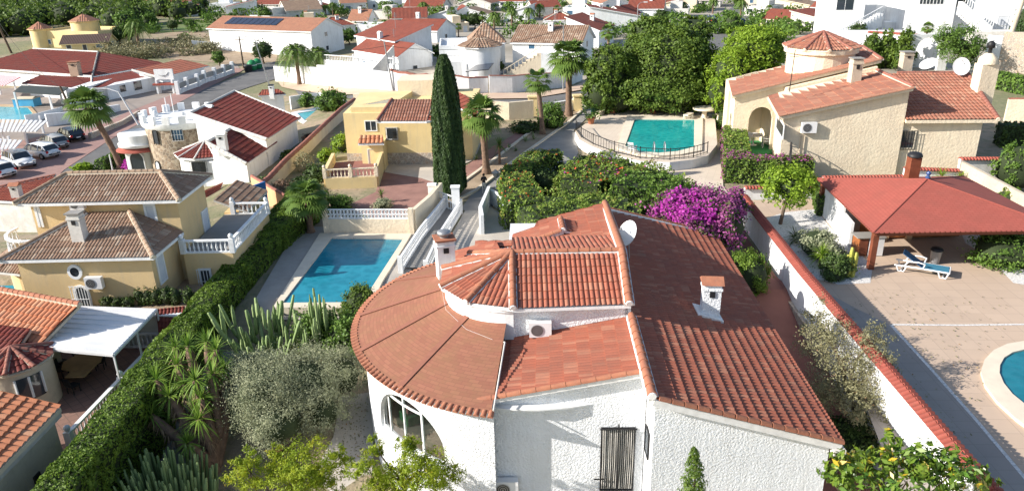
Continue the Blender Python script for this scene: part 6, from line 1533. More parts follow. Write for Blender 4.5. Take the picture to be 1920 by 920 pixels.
for i,(px,py,lb,w_) in enumerate(((500,880,'feathery yellow-green tree crown at the bottom edge left of the round room',1),(790,878,'feathery yellow-green tree crown at the bottom edge in front of the arched window',2))):
    base=WZ(px,990,22.3); base.z=-3
    bl=[blob(575,865,22.3,58,40),blob(470,890,22.3,45,30),blob(540,905,21.8,75,32),blob(610,900,22.4,45,34),blob(520,850,23,26,20),blob(640,860,22.8,30,26),blob(460,865,22,30,22)] if w_==1 else [blob(790,880,21.8,62,40),blob(702,840,22.4,24,26),blob(735,905,22,60,28),blob(760,840,22.3,30,22),blob(830,895,22,40,30),blob(690,880,21.6,36,28)]
    tree(lb,base,None,bl,16000,.12,L_YEL,seed=20+i,trunk=.12,name='feathery_tree',aspect=.3,nclump=95,cr=.2,core=0,shell=(.3,1.0),jit=.6)
b=WZ(1300,930,19.6); base=V((b.x,b.y,-3)); zt_=WZ(1293,838,19.6).z
th=thing('young_conifer','young pointed conifer standing against the white front wall','conifer',base); rn=np.random.default_rng(5)
n=6000; hh=rn.uniform(0,1,n)**.8; zz=(zt_+3)*(1-hh*.75); rr=.02+.85*hh**.62*(1+.25*np.sin(hh*60+rn.normal(size=n)*.5)); az=rn.uniform(0,2*pi,n); rad=rr*np.sqrt(rn.uniform(.25,1,n))
C=np.stack([rad*np.cos(az)+.12*(1-hh)**6*-3*.3,rad*np.sin(az),zz],1); Nn=np.stack([np.cos(az),np.sin(az),np.full(n,.5)],1)
mk('crown',leafmesh('crown',C,Nn,.13,L_PINE,rn,.35,rn.uniform(0,1,n),.6),None,th); k=MB(); k.tube([(0,0,-.2),(0,0,zt_+2.6)],[.12,.02],6); mk('trunk',k.mesh('trunk',[BARK]),None,th)
base=WZ(1715,960,18.8); base.z=-3
bl=[blob(1590,880,19.3,38,40),blob(1650,860,19.5,36,34),blob(1720,868,19.3,52,46),blob(1790,885,19,58,38),blob(1700,905,18.8,100,26),blob(1665,825,20,18,26),blob(1590,905,19,50,22),blob(1845,905,19,26,30)]
tree('broad-leaved shrub with green and yellow leaves at the bottom right beside the villa',base,None,bl,2900,.27,L_CITRUS,seed=31,trunk=.12,cat='shrub',name='glossy_shrub',aspect=.42,nclump=130,cr=.16,core=0,shell=(.35,1.05),jit=.5)
# twigs carrying single rosettes
ct=bpy.context.scene
base=PT(1620,812)
bl=[blob(1590,700,29,70,70),blob(1545,640,31,50,50),blob(1625,760,27.5,55,45),blob(1560,740,29,50,50),blob(1660,700,28.5,30,50),blob(1530,600,32,34,36),blob(1640,640,29.5,36,30)]
tree('loose dry-looking grey-green shrub leaning over the red-capped boundary wall',base,None,bl,19000,.105,L_GREY,seed=33,trunk=.16,cat='shrub',name='dry_shrub',aspect=.5,nclump=200,cr=.22,core=0,shell=(.3,1.08),jit=.9)
bush('dark green shrub filling the gap below the dry grey shrub',PT(1610,850),(1.6,1.5,1.0),3000,.2,L_DARK,seed=34)
b=PT(1398,545); bush('round yellow-green clipped bush between the right roof wing and the boundary wall',b,(1.25,1.25,1.4),8000,.13,L_HEDGE,seed=35,core=.88,cr=.18)
# mixed hedge and bougainvillea behind the villa
def PP(px,py,z): p=P(px,py,z); return V((p.x,p.y,terr(p.x,p.y)))
red=M_leaf('red_flower',(.5,.05,.03),(.65,.2,.05))
hedge('mixed flowering hedge bending round the dark planting gap beside the driveway',[PP(985,392,1.5),PP(968,350,1.5),PP(972,322,1.5),PP(1010,296,1.5),PP(1050,292,1.5)],[3.2,2.6,2.2,2.0,1.6],[2.1,2.1,2.0,2.0,2.0],75,.2,L_BOUG,seed=41,lump=.25,flowers=[('blossom',red,90,.2,lambda c,n:n[2]>.5),('pale_blossom',M_leaf('pale_flower',(.4,.45,.6),(.5,.5,.7)),120,.15,lambda c,n:n[2]<.5)],jit=.9)
hedge('broad green hedge with red blossoms behind the ridge of the villa roof',[PP(1085,350,1.8),PP(1120,322,1.8),PP(1185,335,1.8),PP(1270,362,1.8)],[3.6,5.0,5.0,4.2],[2.2,2.6,2.3,2.2],50,.22,L_BOUG,seed=42,lump=.45,lumpf=.6,flowers=[('blossom',red,90,.22,lambda c,n:n[2]>.5 and c[0]<9),('pink_blossom',L_MAG,90,.2,lambda c,n:n[2]>.5)],jit=.9)
hedge('bright green leafy hedge between the pool terrace and the bougainvillea',[PP(1160,350,1.9),PP(1235,358,1.9),PP(1290,375,1.9)],[4.2,3.6,3.0],[2.7,2.6,2.4],60,.24,L_GREEN,seed=43,lump=.4,lumpf=.7,jit=.9)
hedge('olive green mixed hedge directly behind the small rear gable of the villa',[PP(985,410,1.5),PP(1060,395,1.6),PP(1130,398,1.6),PP(1200,400,1.6)],[3.5,4,4,3.2],[2.0,2.2,2.3,2.0],55,.2,L_BOUG,seed=44,lump=.45,lumpf=.7,jit=.9)
bl=[blob(1270,395,47,48,32),blob(1330,400,46,55,40),blob(1365,425,44.5,34,45),blob(1300,425,45,50,34),blob(1375,385,48,30,28),blob(1325,378,48.5,40,22),blob(1250,412,46.5,30,26)]
th=thing('bougainvillea','bougainvillea with magenta and dull purple blossom filling the corner behind the right roof wing','bougainvillea',PT(1330,470)); rn=np.random.default_rng(8)
C,Nn,Vv=cloud(bl,22000,rn,150,.26); mk('foliage',leafmesh('foliage',C-np.array(ORG[th.name]),Nn,.19,L_DULLP,rn,.7,Vv,.8),None,th); mk('dark_core',core_mb(bl,.8,2,5),CORE,th)
sel=[i for i in range(len(C)) if (lambda q:(q[0]-1285)**2/72**2+(q[1]-390)**2/36**2<.45+.55*noise.noise(V((float(C[i][0])*1.1,float(C[i][1])*1.1,float(C[i][2])*1.1)))*2)(proj(C[i]))]; sel=np.array(sel)
mk('blossom',leafmesh('blossom',C[sel]-np.array(ORG[th.name])+Nn[sel]*.14,Nn[sel],.2,L_MAG,rn,.8,Vv[sel],.7),None,th)
# hedge by the cream house
hedge('clipped hedge with purple tinge bending round the porch of the cream house',[PP(1377,242,1.8),PP(1384,300,1.8),PP(1450,303,1.8),PP(1520,303,1.8)],[2.2,2.2,2.0,2.0],[2.1]*4,60,.22,L_BOUG,seed=46,lump=.12,flowers=[('purple_blossom',L_DULLP,1500,.18,lambda c,n:(n[2]>.5 and c[1]<64) or n[0]<-.5)],jit=.8)
# big trees
def T(label,base_px,base_py,bl,n,size,mat,seed,tr=.3,flat=0,**k):
    b=PT(base_px,base_py) if flat is None else P(base_px,base_py,flat); return tree(label,b,None,bl,n,size,mat,seed=seed,trunk=tr,**k)
T('large dense green tree behind the turquoise pool, right and taller of the two',1255,212,[blob(1255,125,90,82,66),blob(1205,110,92,42,40),blob(1292,95,91,42,44),blob(1240,170,88,85,40),blob(1310,165,88,34,45),blob(1220,60,95,40,28),blob(1300,55,94,38,22),blob(1180,150,89,40,40)],62000,.38,L_PINE,51,.4,nclump=320,cr=.16,core=.82,name='pine_tree')
T('rounded green tree left of the large one behind the turquoise pool',1135,215,[blob(1140,135,88,42,42),blob(1130,175,87,34,35),blob(1160,180,87,32,30),blob(1150,110,89,32,24)],20000,.36,L_PINE,52,.3,nclump=140,cr=.18,core=.85,name='pine_tree')
T('bright yellow-green weeping tree left of the cream house',1400,215,[blob(1410,105,86,55,45),blob(1375,140,84,45,42),blob(1440,90,88,40,36),blob(1350,175,82,26,28),blob(1395,70,88,34,20),blob(1420,150,84,30,35)],24000,.4,L_BRIGHT,53,.3,nclump=150,cr=.2,core=.8,name='pepper_tree',aspect=.4)
bush('small green shrub between the weeping tree and the cream house porch',P(1357,240,0),(1.0,1.0,1.7),1500,.3,L_GREEN,seed=54)
# cypress
b,h=BH(845,368,104); th=thing('cypress_tree','very tall narrow dark cypress in the centre of the picture','cypress',b); rn=np.random.default_rng(6); R0=29/pxm((b.x,b.y,b.z+h*.4))
n=30000; f=rn.uniform(0,1,n); prof=lambda f:np.minimum(1,(f*9+.35))*np.clip(1-(np.clip(f-.5,0,1)/.52)**2.4,.0,1)**.6*(1.05-.25*f); az=rn.uniform(0,2*pi,n)
str_=np.sin(az*7+np.sin(f*9)*1.2)*.05+np.sin(az*17+f*20)*.03; r_=R0*(prof(f)*(1+str_)+rn.normal(size=n)*.02)
C=np.stack([r_*np.cos(az),r_*np.sin(az),f*h],1); Nn=np.stack([np.cos(az),np.sin(az),np.full(n,.25)],1)
mk('crown',leafmesh('crown',C,Nn,.26,L_CYP,rn,.35,np.clip(.45+str_*5+rn.uniform(-.35,.35,n),0,1),.55,tdir=np.tile([0,0,1.],(n,1))*2),None,th)
k=MB(); k.lathe([(R0*.3,0)]+[(float(R0*prof(np.array([q]))[0]*.88),q*h) for q in (.05,.1,.2,.4,.5,.6,.7,.8,.9,.96)],(0,0,0),14); mk('dark_core',k.mesh('dark_core',[CORE]),None,th); k=MB(); k.tube([(0,0,-.3),(0,0,.8)],[.25,.2],8); mk('trunk',k.mesh('trunk',[BARK]),None,th)
# palms
b,h=BH(912,326,215); palm('fan palm with a thick trunk beside the driveway, right of the cypress',b,h,2.1,'fan',11,.30,46,lean=(-.25,0))
b,h=BH(1017,252,152); palm('slender palm with a small crown between the two tall fan palms',b,h,1.7,'fan',12,.24,24,lean=(-.5,0),skirt=3)
b,h=BH(1066,218,108); palm('tall fan palm with a full crown where the driveway meets the street',b,h,2.7,'fan',13,.36,52)
b,h=BH(937,308,272); spiky('small yucca on a bare stem in the planting strip by the driveway',b,1.1,60,.12,L_PALM,4,'yucca','yucca',el=(-.6,1.4),stem=h)
b=PT(228,318); palm('fan palm leaning over the street in front of the stone tower',b,ZT(b,200)-b.z,2.6,'fan',15,.3,46,lean=(-2.2,0),skirt=12)
b,h=BH(562,160,96); palm('feathery date palm rising behind the left end of the long white wall',b,h,4.2,'feather',16,.35,44)
b,h=BH(598,128,100); palm('second feathery date palm close to the long white wall, right of the taller one',b,h,3.9,'feather',17,.45,44)
# shrubs, middle
def BU(label,px,py,rx,rz,n,size,mat,seed,**k):
    b=PT(px,py); m=pxm(b); return bush(label,b,(rx/m,rx/m,rz/m),n,size,mat,seed=seed,**k)
BU('round dense citrus bush behind the slender palm',1034,240,24,26,2600,.3,L_GREEN,61)
BU('dark low hedge bush at the head of the red gravel path',985,247,26,10,1200,.3,L_DARK,62)
BU('dark shrub with loose branches behind the near pool lattice wall',636,392,28,14,2200,.16,L_GREEN,63,core=.6)
BU('small bushy plant with a palm tuft in the red gravel yard',718,392,18,11,1200,.14,L_OLIVE,64)
b=PT(716,380); spiky('small palm tuft in the red gravel yard',b,.7,40,.07,L_PALM,6,'plant','palm_tuft',stem=.7)
BU('yellow-green shrub left of the pale yellow house',645,283,20,17,1500,.28,L_BRIGHT,65)
BU('bright shrub in the corner by the diagonal wall',612,300,16,12,1000,.26,L_BRIGHT,66)
BU('dark green shrub below the diagonal wall',600,335,24,16,1800,.25,L_DARK,67)
BU('loose twiggy shrub in the garden left of the raised terrace',572,320,18,20,900,.16,L_GREY,68,core=0)
BU('dark low shrub left of the raised terrace',570,355,26,12,1500,.22,L_DARK,69)
BU('reddish bare shrub behind the conifer hedge',535,362,24,14,900,.16,L_RUST,70,core=0)
BU('grey twiggy shrub beside the raised terrace wall',600,370,18,10,700,.16,L_GREY,71,core=0)
BU('round green bush beside the small pale pool, left one',577,200,13,14,900,.35,L_GREEN,72)
BU('wide green bush beside the small pale pool, right one',622,205,28,20,2400,.38,L_GREEN,73)
BU('bright magenta bougainvillea by the white arched bay of the stone tower house',247,320,13,12,900,.3,L_MAG,74,cat='bougainvillea',name='bougainvillea')
hedge('clipped hedge along the street in front of the stone tower house',[PT(190,322),PT(220,308),PT(255,290)],1.2,1.3,30,.35,L_GREEN,seed=75)
BU('low palm-like shrubs at the left end of the street hedge',157,322,16,9,800,.4,L_BRIGHT,76)
BU('green bush between the tower house wall and the diagonal wall, upper one',545,300,16,10,900,.3,L_DARK,77); BU('red-leaved shrub behind the white wing of the tower house',582,270,14,10,800,.28,L_RUST,78); BU('dark bush behind the white wing of the tower house, nearest the camera',497,345,14,8,700,.25,L_DARK,79)
for i,(px,py,r_) in enumerate(((955,280,.4),(985,266,.45),(1001,262,.6),(968,284,.35),(1016,252,.5),(893,300,.4))):
    b=PT(px,py); spiky(('spiky agave in the planting strip, nearest the small yucca','tall agave in the middle of the planting strip','largest agave in the planting strip','tiny agave beside the small yucca','agave at the foot of the slender palm','agave beside the thick-trunked fan palm')[i],b,r_*1.9,28,.13,L_CACT,30+i,group='agaves in the planting strip')
# ---- right garden plants
b=P(1463,420,0); m=pxm(b); tree('small citrus tree with yellow-green leaves on a thin trunk in the white gravel',b,None,[blob(1480,350,b.y,44,36),blob(1455,335,b.y+.4,26,22),blob(1505,345,b.y,24,26)],5200,.24,L_BRIGHT,seed=81,trunk=.13,name='citrus_tree',cr=.24,core=.55,nclump=80)
hedge('green creeper climbing the wall beside the left pergola post',[P(1536,405,0)+V((0,0,0)),P(1529,375,0)],.5,1.6,60,.2,L_GREEN,seed=82,name='creeper',cat='creeper')
b=P(1530,478,0); bush('grey-green domed lavender-like shrub beside the pergola',b,(1.2,1.4,1.0),5200,.16,L_OLIVE,seed=83,extra=[((b.x+.4,b.y-1.5,.5),(1.0,1.0,.8))],core=.85)
b=P(1492,455,0); spiky('dark green cycad at the edge of the white gravel bed',b,1.15,60,.12,L_DARK,84,name='cycad',el=(-.1,1.2),droop=.4,stem=.3)
b=P(1538,500,0); spiky('bright green cordyline with arching leaves in front of the domed shrub',b,1.15,120,.06,L_BRIGHT,85,name='cordyline',el=(-.5,1.4),droop=.5,stem=.8)
b=P(1574,522,0); bush('dark shrub behind the yellow column cactus',b+V((.1,.5,0)),(1.0,.8,.8),2200,.16,L_DARK,seed=86)
b=P(1589,519,0); cactus('yellow-green column cactus with three arms beside the pergola post',b,4,ZT(b,464),.15,.45,L_CACTY,3,branch=False,upright=1)
b=P(1560,526,0); bush('small dark rosemary tuft in the white gravel beside the boundary wall',b,(.6,.5,.4),900,.14,L_DARK,seed=87)
b=P(1900,340,0); bush('large clipped grey-green bush at the right edge above the pergola roof',P(1905,346,.6),(2.0,1.6,1.9),4500,.22,L_GREEN,seed=88,core=.92,cr=.15)
bush('round clipped yellow-green bush at the right edge beside the pergola roof',P(1890,392,.3),(.95,.95,.95),2600,.18,L_HEDGE,seed=89,core=.9,cr=.15)
bush('broad dark green bush in shade under the right side of the pergola roof',P(1885,492,0),(2.3,1.8,1.1),5000,.2,L_GREEN,seed=90,core=.88)
for i,(px,py,r_) in enumerate(((1765,330,1.0),(1800,333,.8))): spiky(('cordyline plant on the wall just right of the pergola chimney','smaller green plant right of the cordyline on the wall')[i],WZ(px,py,57.0),r_,50,.09,L_BRIGHT,91+i,el=(-.2,1.3))

pot('shallow terracotta bowl plant beneath the olive tree beside the garden path',PT(517,852)+V((0,0,.05)),.38,.42,plant=L_DARK,pr=.35,seed=12)
b=PT(930,362); th=thing('garden_lantern','small grey lantern on the short white wall beside the mixed hedge','lantern',b+V((0,0,1.2)))
k=MB(); k.lathe([(.08,-.1),(.06,.25),(.2,.3),(.26,.55),(.34,.58),(.05,.85)],tuple(ORG[th.name]),6,smooth=False); mk('lantern_body',k,GREYR,th)

bush('added dark shrub for the shaded gap enclosed by the flowering hedge beside the driveway',PP(1022,335,1.0),(1.6,1.9,1.0),2600,.2,L_DARK,seed=120)  # added to darken the gap, where hedge sides only lie in shade
# fallen leaves on the terraces and paths
for nm,reg,n_,z_ in (('fallen_leaves',[(1640,540),(1900,560),(1800,900),(1560,600)],420,.03),('fallen_leaves',[(640,760),(690,745),(690,900),(640,930)],260,.0),('fallen_leaves',[(1440,420),(1600,400),(1630,520),(1500,515)],160,.03)):
    rn=np.random.default_rng(n_); pts=[]
    for i in range(n_):
        a,b=rn.random(2); q=[reg[0][k]*(1-a)*(1-b)+reg[1][k]*a*(1-b)+reg[2][k]*a*b+reg[3][k]*(1-a)*b for k in (0,1)]; p=P(q[0],q[1],z_) if z_ else PT(q[0],q[1],.09); pts.append((p.x,p.y,p.z+.02))
    o=solo(nm,leafmesh(nm,np.array(pts),np.tile([0,0,1.],(n_,1)),.11,L_GREY,rn,.6,rn.uniform(0,1,n_),.25),None,None,None,(0,0,0),kind='stuff'); o['label']='dry leaves scattered over the paving'
# ================================================================ STREETS AND BACKGROUND
mb=MB(); gx=[-34+4*i for i in range(26)]+[90,130,200,300,420]; gy=[114+4*i for i in range(24)]+[230,280,360,460]
for y in gy:
    for x in gx: mb.v.append((x,y,terr(x,y)))
for j in range(len(gy)-1):
    for i in range(len(gx)-1): mb.f.append((j*len(gx)+i,j*len(gx)+i+1,(j+1)*len(gx)+i+1,(j+1)*len(gx)+i)); mb.m.append(0); mb.sm.append(True)
struct('town_ground',mb,M('town_paving',(.40,.36,.30),(.25,.22,.17),scale=.06,dirt=.5))
tsheet('forecourt',[(-60,170),(130,160),(330,135),(440,118),(450,128),(230,218),(170,245),(-60,310)],.02,M('forecourt_concrete',(.33,.28,.24),(.26,.22,.19),scale=.3))
tsheet('pavement',[(-60,290),(110,248),(180,240),(230,215),(440,128),(458,131),(395,162),(262,232),(205,264),(120,320),(60,385),(-60,400)],.08,PINKPAVE)
tsheet('street',[(60,380),(120,320),(205,264),(262,232),(330,195),(395,162),(500,118),(560,112),(545,140),(470,163),(400,187),(350,215),(280,282),(190,328),(120,365)],.05,ASPH)
tsheet('street',[(500,118),(560,112),(535,140),(560,178),(700,192),(860,208),(1000,208),(1095,204),(1140,190),(1125,160),(1100,170),(1000,186),(860,190),(640,180),(535,165)],.04,ASPH)
tsheet('pavement',[(517,148),(735,168),(850,176),(1000,176),(1060,168),(1098,155),(1102,168),(1000,186),(850,188),(640,180),(528,164)],.14,M('beige_paving',(.55,.42,.30),(.5,.36,.27),scale=.4))
tsheet('street',[(1300,85),(1330,45),(1385,5),(1450,-5),(1425,30),(1395,80),(1350,110)],.06,ASPH)
tsheet('dirt_field',[(240,98),(330,72),(400,92),(520,98),(520,116),(440,120),(330,112)],.02,SAND); tsheet('dirt_track',[(310,62),(375,58),(400,70),(395,80),(370,66),(312,68)],.03,SAND)
tsheet('lawn',[(255,45),(400,38),(395,58),(300,62)],.02,M('park_grass',(.10,.17,.03),(.16,.17,.07),scale=.2))
# ---- generic background house
def bh(label,xL,yL,xR,yR,ye,depth,kind,rh,rmat,wmat=W_PAINT,wins=2,chim=1,over=.35,seed=1,cat='house',name='house',group=None,side=1,ns=0,slabz=.2,terrace=False,yaw=None,wstyle='plain'):
    rnd=random.Random(seed); A=PT(xL,yL); B=PT(xR,yR)
    z0=min(A.z,B.z); u=V((B.x-A.x,B.y-A.y,0)); W=u.length; u.normalize(); w=V((-u.y,u.x,0))
    if w.y<0: w=-w
    ze=ZT(A,ye); th=thing(name,label,cat,(A.x,A.y,z0),group)
    q=lambda a,b,z: V((A.x+u.x*a+w.x*b, A.y+u.y*a+w.y*b, z))
    k=MB(); rm=MB(); o=over; D=depth
    body=[q(0,0,0),q(W,0,0),q(W,D,0),q(0,D,0)]; kw=dict(p=.36,L=.6,amp=.07,ra=.04,ns=ns,slab=slabz)
    def un(p): r=V((p[0]-A.x,p[1]-A.y,0)); return r.dot(u),r.dot(w)
    if kind=='gx':
        k.prism([p[:2] for p in (q(0,0,0),q(W,0,0),q(W,D/2,0),q(0,D/2,0))],z0-1,lambda p: ze+rh*un(p)[1]/(D/2)-.12); k.prism([p[:2] for p in (q(0,D/2,0),q(W,D/2,0),q(W,D,0),q(0,D,0))],z0-1,lambda p: ze+rh*(D-un(p)[1])/(D/2)-.12)
        s=rh/(D/2); roof_face(rm,[q(-o,-o,ze-o*s),q(W+o,-o,ze-o*s),q(W+o,D/2,ze+rh),q(-o,D/2,ze+rh)],**kw); roof_face(rm,[q(W+o,D+o,ze-o*s),q(-o,D+o,ze-o*s),q(-o,D/2,ze+rh),q(W+o,D/2,ze+rh)],**kw)
    elif kind=='gy':
        k.prism([p[:2] for p in (q(0,0,0),q(W/2,0,0),q(W/2,D,0),q(0,D,0))],z0-1,lambda p: ze+rh*un(p)[0]/(W/2)-.12); k.prism([p[:2] for p in (q(W/2,0,0),q(W,0,0),q(W,D,0),q(W/2,D,0))],z0-1,lambda p: ze+rh*(W-un(p)[0])/(W/2)-.12)
        s=rh/(W/2); roof_face(rm,[q(-o,-o,ze-o*s),q(W/2,-o,ze+rh),q(W/2,D+o,ze+rh),q(-o,D+o,ze-o*s)],**kw); roof_face(rm,[q(W/2,-o,ze+rh),q(W+o,-o,ze-o*s),q(W+o,D+o,ze-o*s),q(W/2,D+o,ze+rh)],**kw)
    elif kind=='hip':
        k.prism([p[:2] for p in body],z0-1,ze-.05); h=min(W,D)/2*.95; a,b=(q(h,D/2,ze+rh),q(W-h,D/2,ze+rh)) if W>=D else (q(W/2,h,ze+rh),q(W/2,D-h,ze+rh))
        e=[q(-o,-o,ze),q(W+o,-o,ze),q(W+o,D+o,ze),q(-o,D+o,ze)]
        fs=([e[0],e[1],b,a],[e[1],e[2],b],[e[2],e[3],a,b],[e[3],e[0],a]) if W>=D else ([e[0],e[1],a],[e[1],e[2],b,a],[e[2],e[3],b],[e[3],e[0],a,b])
        for f in fs: roof_face(rm,f,**kw)
        hp_=MB(); 
        for p0,p1 in ((a,b),(a,e[0]),(b if W>=D else a,e[1]),(b,e[2])): 
            if (p1-p0).length>.2: hp_.halftube(p0,p1,.2,.2,4)
    elif kind=='ml' or kind=='mr':
        f=(lambda p: ze+rh*un(p)[0]/W-.12) if kind=='ml' else (lambda p: ze+rh*(1-un(p)[0]/W)-.12)
        k.prism([p[:2] for p in body],z0-1,f); z_l,z_r=(ze,ze+rh) if kind=='ml' else (ze+rh,ze)
        roof_face(rm,[q(-o,-o,z_l),q(W+o,-o,z_r),q(W+o,D+o,z_r),q(-o,D+o,z_l)],**kw)
    elif kind=='mf':
        k.prism([p[:2] for p in body],z0-1,lambda p: ze+rh*un(p)[1]/D-.12); roof_face(rm,[q(-o,-o,ze-.1),q(W+o,-o,ze-.1),q(W+o,D+o,ze+rh),q(-o,D+o,ze+rh)],**kw)
    else:
        k.prism([p[:2] for p in body],z0-1,ze); t=.25
        for a,b,c,d in ((0,0,W,t),(0,D-t,W,D),(0,t,t,D-t),(W-t,t,W,D-t)): rm.prism([p[:2] for p in (q(a,b,0),q(c,b,0),q(c,d,0),q(a,d,0))],ze,ze+.5)
        if rh>0: k.prism([p[:2] for p in (q(W*.3,D*.3,0),q(W*.75,D*.3,0),q(W*.75,D*.8,0),q(W*.3,D*.8,0))],ze,ze+rh)
    mk('wall',k,wmat,th); ro=mk('roof' if kind!='flat' else 'parapet',rm,[rmat,wmat] if kind!='flat' else [wmat],th)
    if kind=='hip': mk('ridge_cap',hp_,COPING,ro)
    hh=ze-z0; fl=max(1,int(hh/3.0+.35)) 
    for f in range(fl):
        zb_=z0+.9+f*3.0
        for i in range(wins):
            uu=W*(i+.5+rnd.uniform(-.12,.12))/max(1,wins); ww_=rnd.choice((.5,.6,.9))
            if f==0 and i==wins//2: window(th,q(0,0,0),q(W,0,0),uu-.5,uu+.5,z0+.02,min(ze-.3,z0+2.2),'plain',gm=rnd.choice((GLASS,SHUT,WOODR)),name='door',fw=.08)
            elif zb_+1.2<ze: window(th,q(0,0,0),q(W,0,0),uu-ww_,uu+ww_,zb_,min(ze-.25,zb_+1.2),wstyle,gm=rnd.choice((GLASS,GLASS,GLASSB)),fw=.1)
        if zb_+1.1<ze:
            window(th,q(0,D,0),q(0,0,0),D*.4,D*.4+1.1,zb_,zb_+1.1,'plain',fw=.1)
            window(th,q(W,0,0),q(W,D,0),D*.4,D*.4+1.1,zb_,zb_+1.1,'plain',fw=.1)
    for i in range(chim):
        a,b=W*rnd.uniform(.25,.75),D*rnd.uniform(.3,.7); zz={'gx':ze+rh*(1-abs(b-D/2)/(D/2)),'gy':ze+rh*(1-abs(a-W/2)/(W/2))}.get(kind,ze+rh*.5); c=q(a,b,zz-.2); chimney(th,c,.8,.7,1.5,wmat,rnd.choice((TCAP,OFFW)),yaw=atan2(u.y,u.x))
    return th,q,W,z0,ze
def steps_wall(label,pts,tops,**k):
    b=[PT(*p) for p in pts]; return bwall(label,b,[ZT(x,t)-x.z for x,t in zip(b,tops)],**k)
# long white wall in sections
steps_wall('left end section of the long bare white wall below the date palms',[(518,152),(559,156)],[124,127],t=.4)
steps_wall('second section of the long white wall, right of the date palm trunk',[(559,156),(600,160)],[123,127],t=.4)
steps_wall('longest plain section of the long white wall, left of the street lamp',[(600,160),(660,166),(735,171)],[122,126,136],t=.4)
steps_wall('section of the white wall with a wavy tile cap left of the cypress',[(736,171),(750,172),(765,173),(785,174),(800,175),(816,176),(850,178)],[132,137,138,143,141,145,146],t=.4,cap='ridge',capmat=TCAPB,capr=.3,capseg=.7)
steps_wall('section of the white wall with tile cap and gate right of the cypress',[(850,178),(880,178),(915,175)],[142,147,146],t=.4,cap='ridge',capmat=TCAPB,capr=.22,capseg=.7)
steps_wall('white wall behind the slender palm and the tall palm',[(918,176),(960,174),(1010,168),(1060,163),(1090,150)],[142,143,138,137,130],t=.4,cap='flat',capmat=TCAPB)
steps_wall('cream low wall with stone base behind the thick-trunked palm',[(893,222),(955,224),(1000,221)],[187,192,188],t=.4,mat=CREAM)
steps_wall('pale lattice wall along the street beside the tall fan palm',[(1000,215),(1040,212),(1085,207)],[189,192,184],t=.35,mat=W_PAINT)
steps_wall('beige low wall behind the roof of the pale yellow house',[(664,190),(740,186),(815,188)],[176,174,176],t=.35,mat=CREAM)
for px,lb in ((999,'square white pier at the left end of the lattice wall'),(1083,'square white pier at the right end of the lattice wall')):
    b=PT(px,216 if px<1050 else 208); k=MB(); h_=ZT(b,182 if px<1050 else 180); k.box((b.x-.55,b.y-.5,-.3),(b.x+.55,b.y+.5,h_)); k.box((b.x-.65,b.y-.6,h_),(b.x+.65,b.y+.6,h_+.15)); solo('wall_pier',k,PALEY,lb,'pier',b)
# ---- restaurant
rs_=thing('restaurant','large low restaurant with a wide dark red hipped roof at the upper left','restaurant',PT(150,170)); kw=dict(wmat=W_PAINT,zb=-4,p=.5,L=.8,amp=.06,ra=.04,ns=2,inset=.8,capmat=OFFW,mort=OFFW)
proof(rs_,[(-60,128,-.2),(173,144,-.2),(184,98,2.4),(62,92,2.4)],T_DKRED if 0 else M_tile('maroon_tile',(.20,.045,.032),(.17,.038,.028)),'main front slope',cap=((2,3),(2,1),(0,1)),**kw)
MAR=bpy.data.materials['maroon_tile']
proof(rs_,[(184,98,2.4),(173,144,-.2),(308,120,-.2),(300,117,.0)],MAR,'right end slope',cap=((0,1),),**kw)
proof(rs_,[(40,157,-.9),(172,168,-.9),(172,146,-.3),(78,141,-.3)],MAR,'lower front slope',cap=((2,3),(1,2)),**kw)
proof(rs_,[(174,167,-.9),(277,148,-.9),(246,134,-.2),(174,147,-.3)],MAR,'lower right slope',**kw)
proof(rs_,[(300,146,-.6),(392,124,-.6),(338,112,.6),(248,132,.4)],T_ORANGE if 0 else M_tile('rust_tile',(.36,.13,.08),(.31,.11,.07)),'orange wing roof',cap=((0,3),),**kw)
b=P(142,134,.6); chimney(rs_,b,1.5,1.3,ZT(b,116)-.6,M('chimney_beige',(.5,.36,.26)),TCAP,gable=False)
A,B=PT(205,188),PT(300,168); shed(rs_,[(A.x,A.y),(B.x,B.y),(B.x-1,B.y+8),(A.x-1,A.y+8)],-5,ZT(A,162),W_PAINT)
for x0,y0,x1,y1 in ((222,160,238,172),(248,153,268,168)): pwin(rs_,A,B,x0,y0,x1,y1,style='plain')
A2,B2=PT(130,198),PT(172,192); shed(rs_,[(A2.x,A2.y),(B2.x,B2.y),(B2.x,B2.y+8),(A2.x,A2.y+8)],-5,ZT(A2,168),W_PAINT); pwin(rs_,A2,B2,146,172,166,188,style='plain',gm=GLASSB)
sg=thing('sign_board','square white sign board with a grey swoosh on the corner of the restaurant','sign',P(315,160,-3)); b0=PT(314,175); zt1,zb1=ZT(b0,130),ZT(b0,149)
k=MB(); k.box((b0.x-1.6,b0.y-.15,zb1),(b0.x+1.6,b0.y+.15,zt1)); mk('board',k,W_PAINT,sg); k=MB(); zc=(zt1+zb1)/2; k.tube([(b0.x-.9,b0.y-.18,zc-.1),(b0.x-.2,b0.y-.18,zc-.25),(b0.x+.5,b0.y-.18,zc-.05),(b0.x+.9,b0.y-.18,zc+.4)],[.03,.09,.07,.02],5); mk('emblem',k,GALV,sg)
k=MB(); k.box((b0.x-1.5,b0.y-.6,-4),(b0.x-1.2,b0.y+.6,zb1)); k.box((b0.x+1.2,b0.y-.6,-4),(b0.x+1.5,b0.y+.6,zb1)); mk('gate_pier',k,W_PAINT,sg); k=MB(); k.box((b0.x-1.9,b0.y-.9,zb1-.9),(b0.x+1.9,b0.y+.7,zb1-.6)); mk('canopy',k,TCAPR,sg)
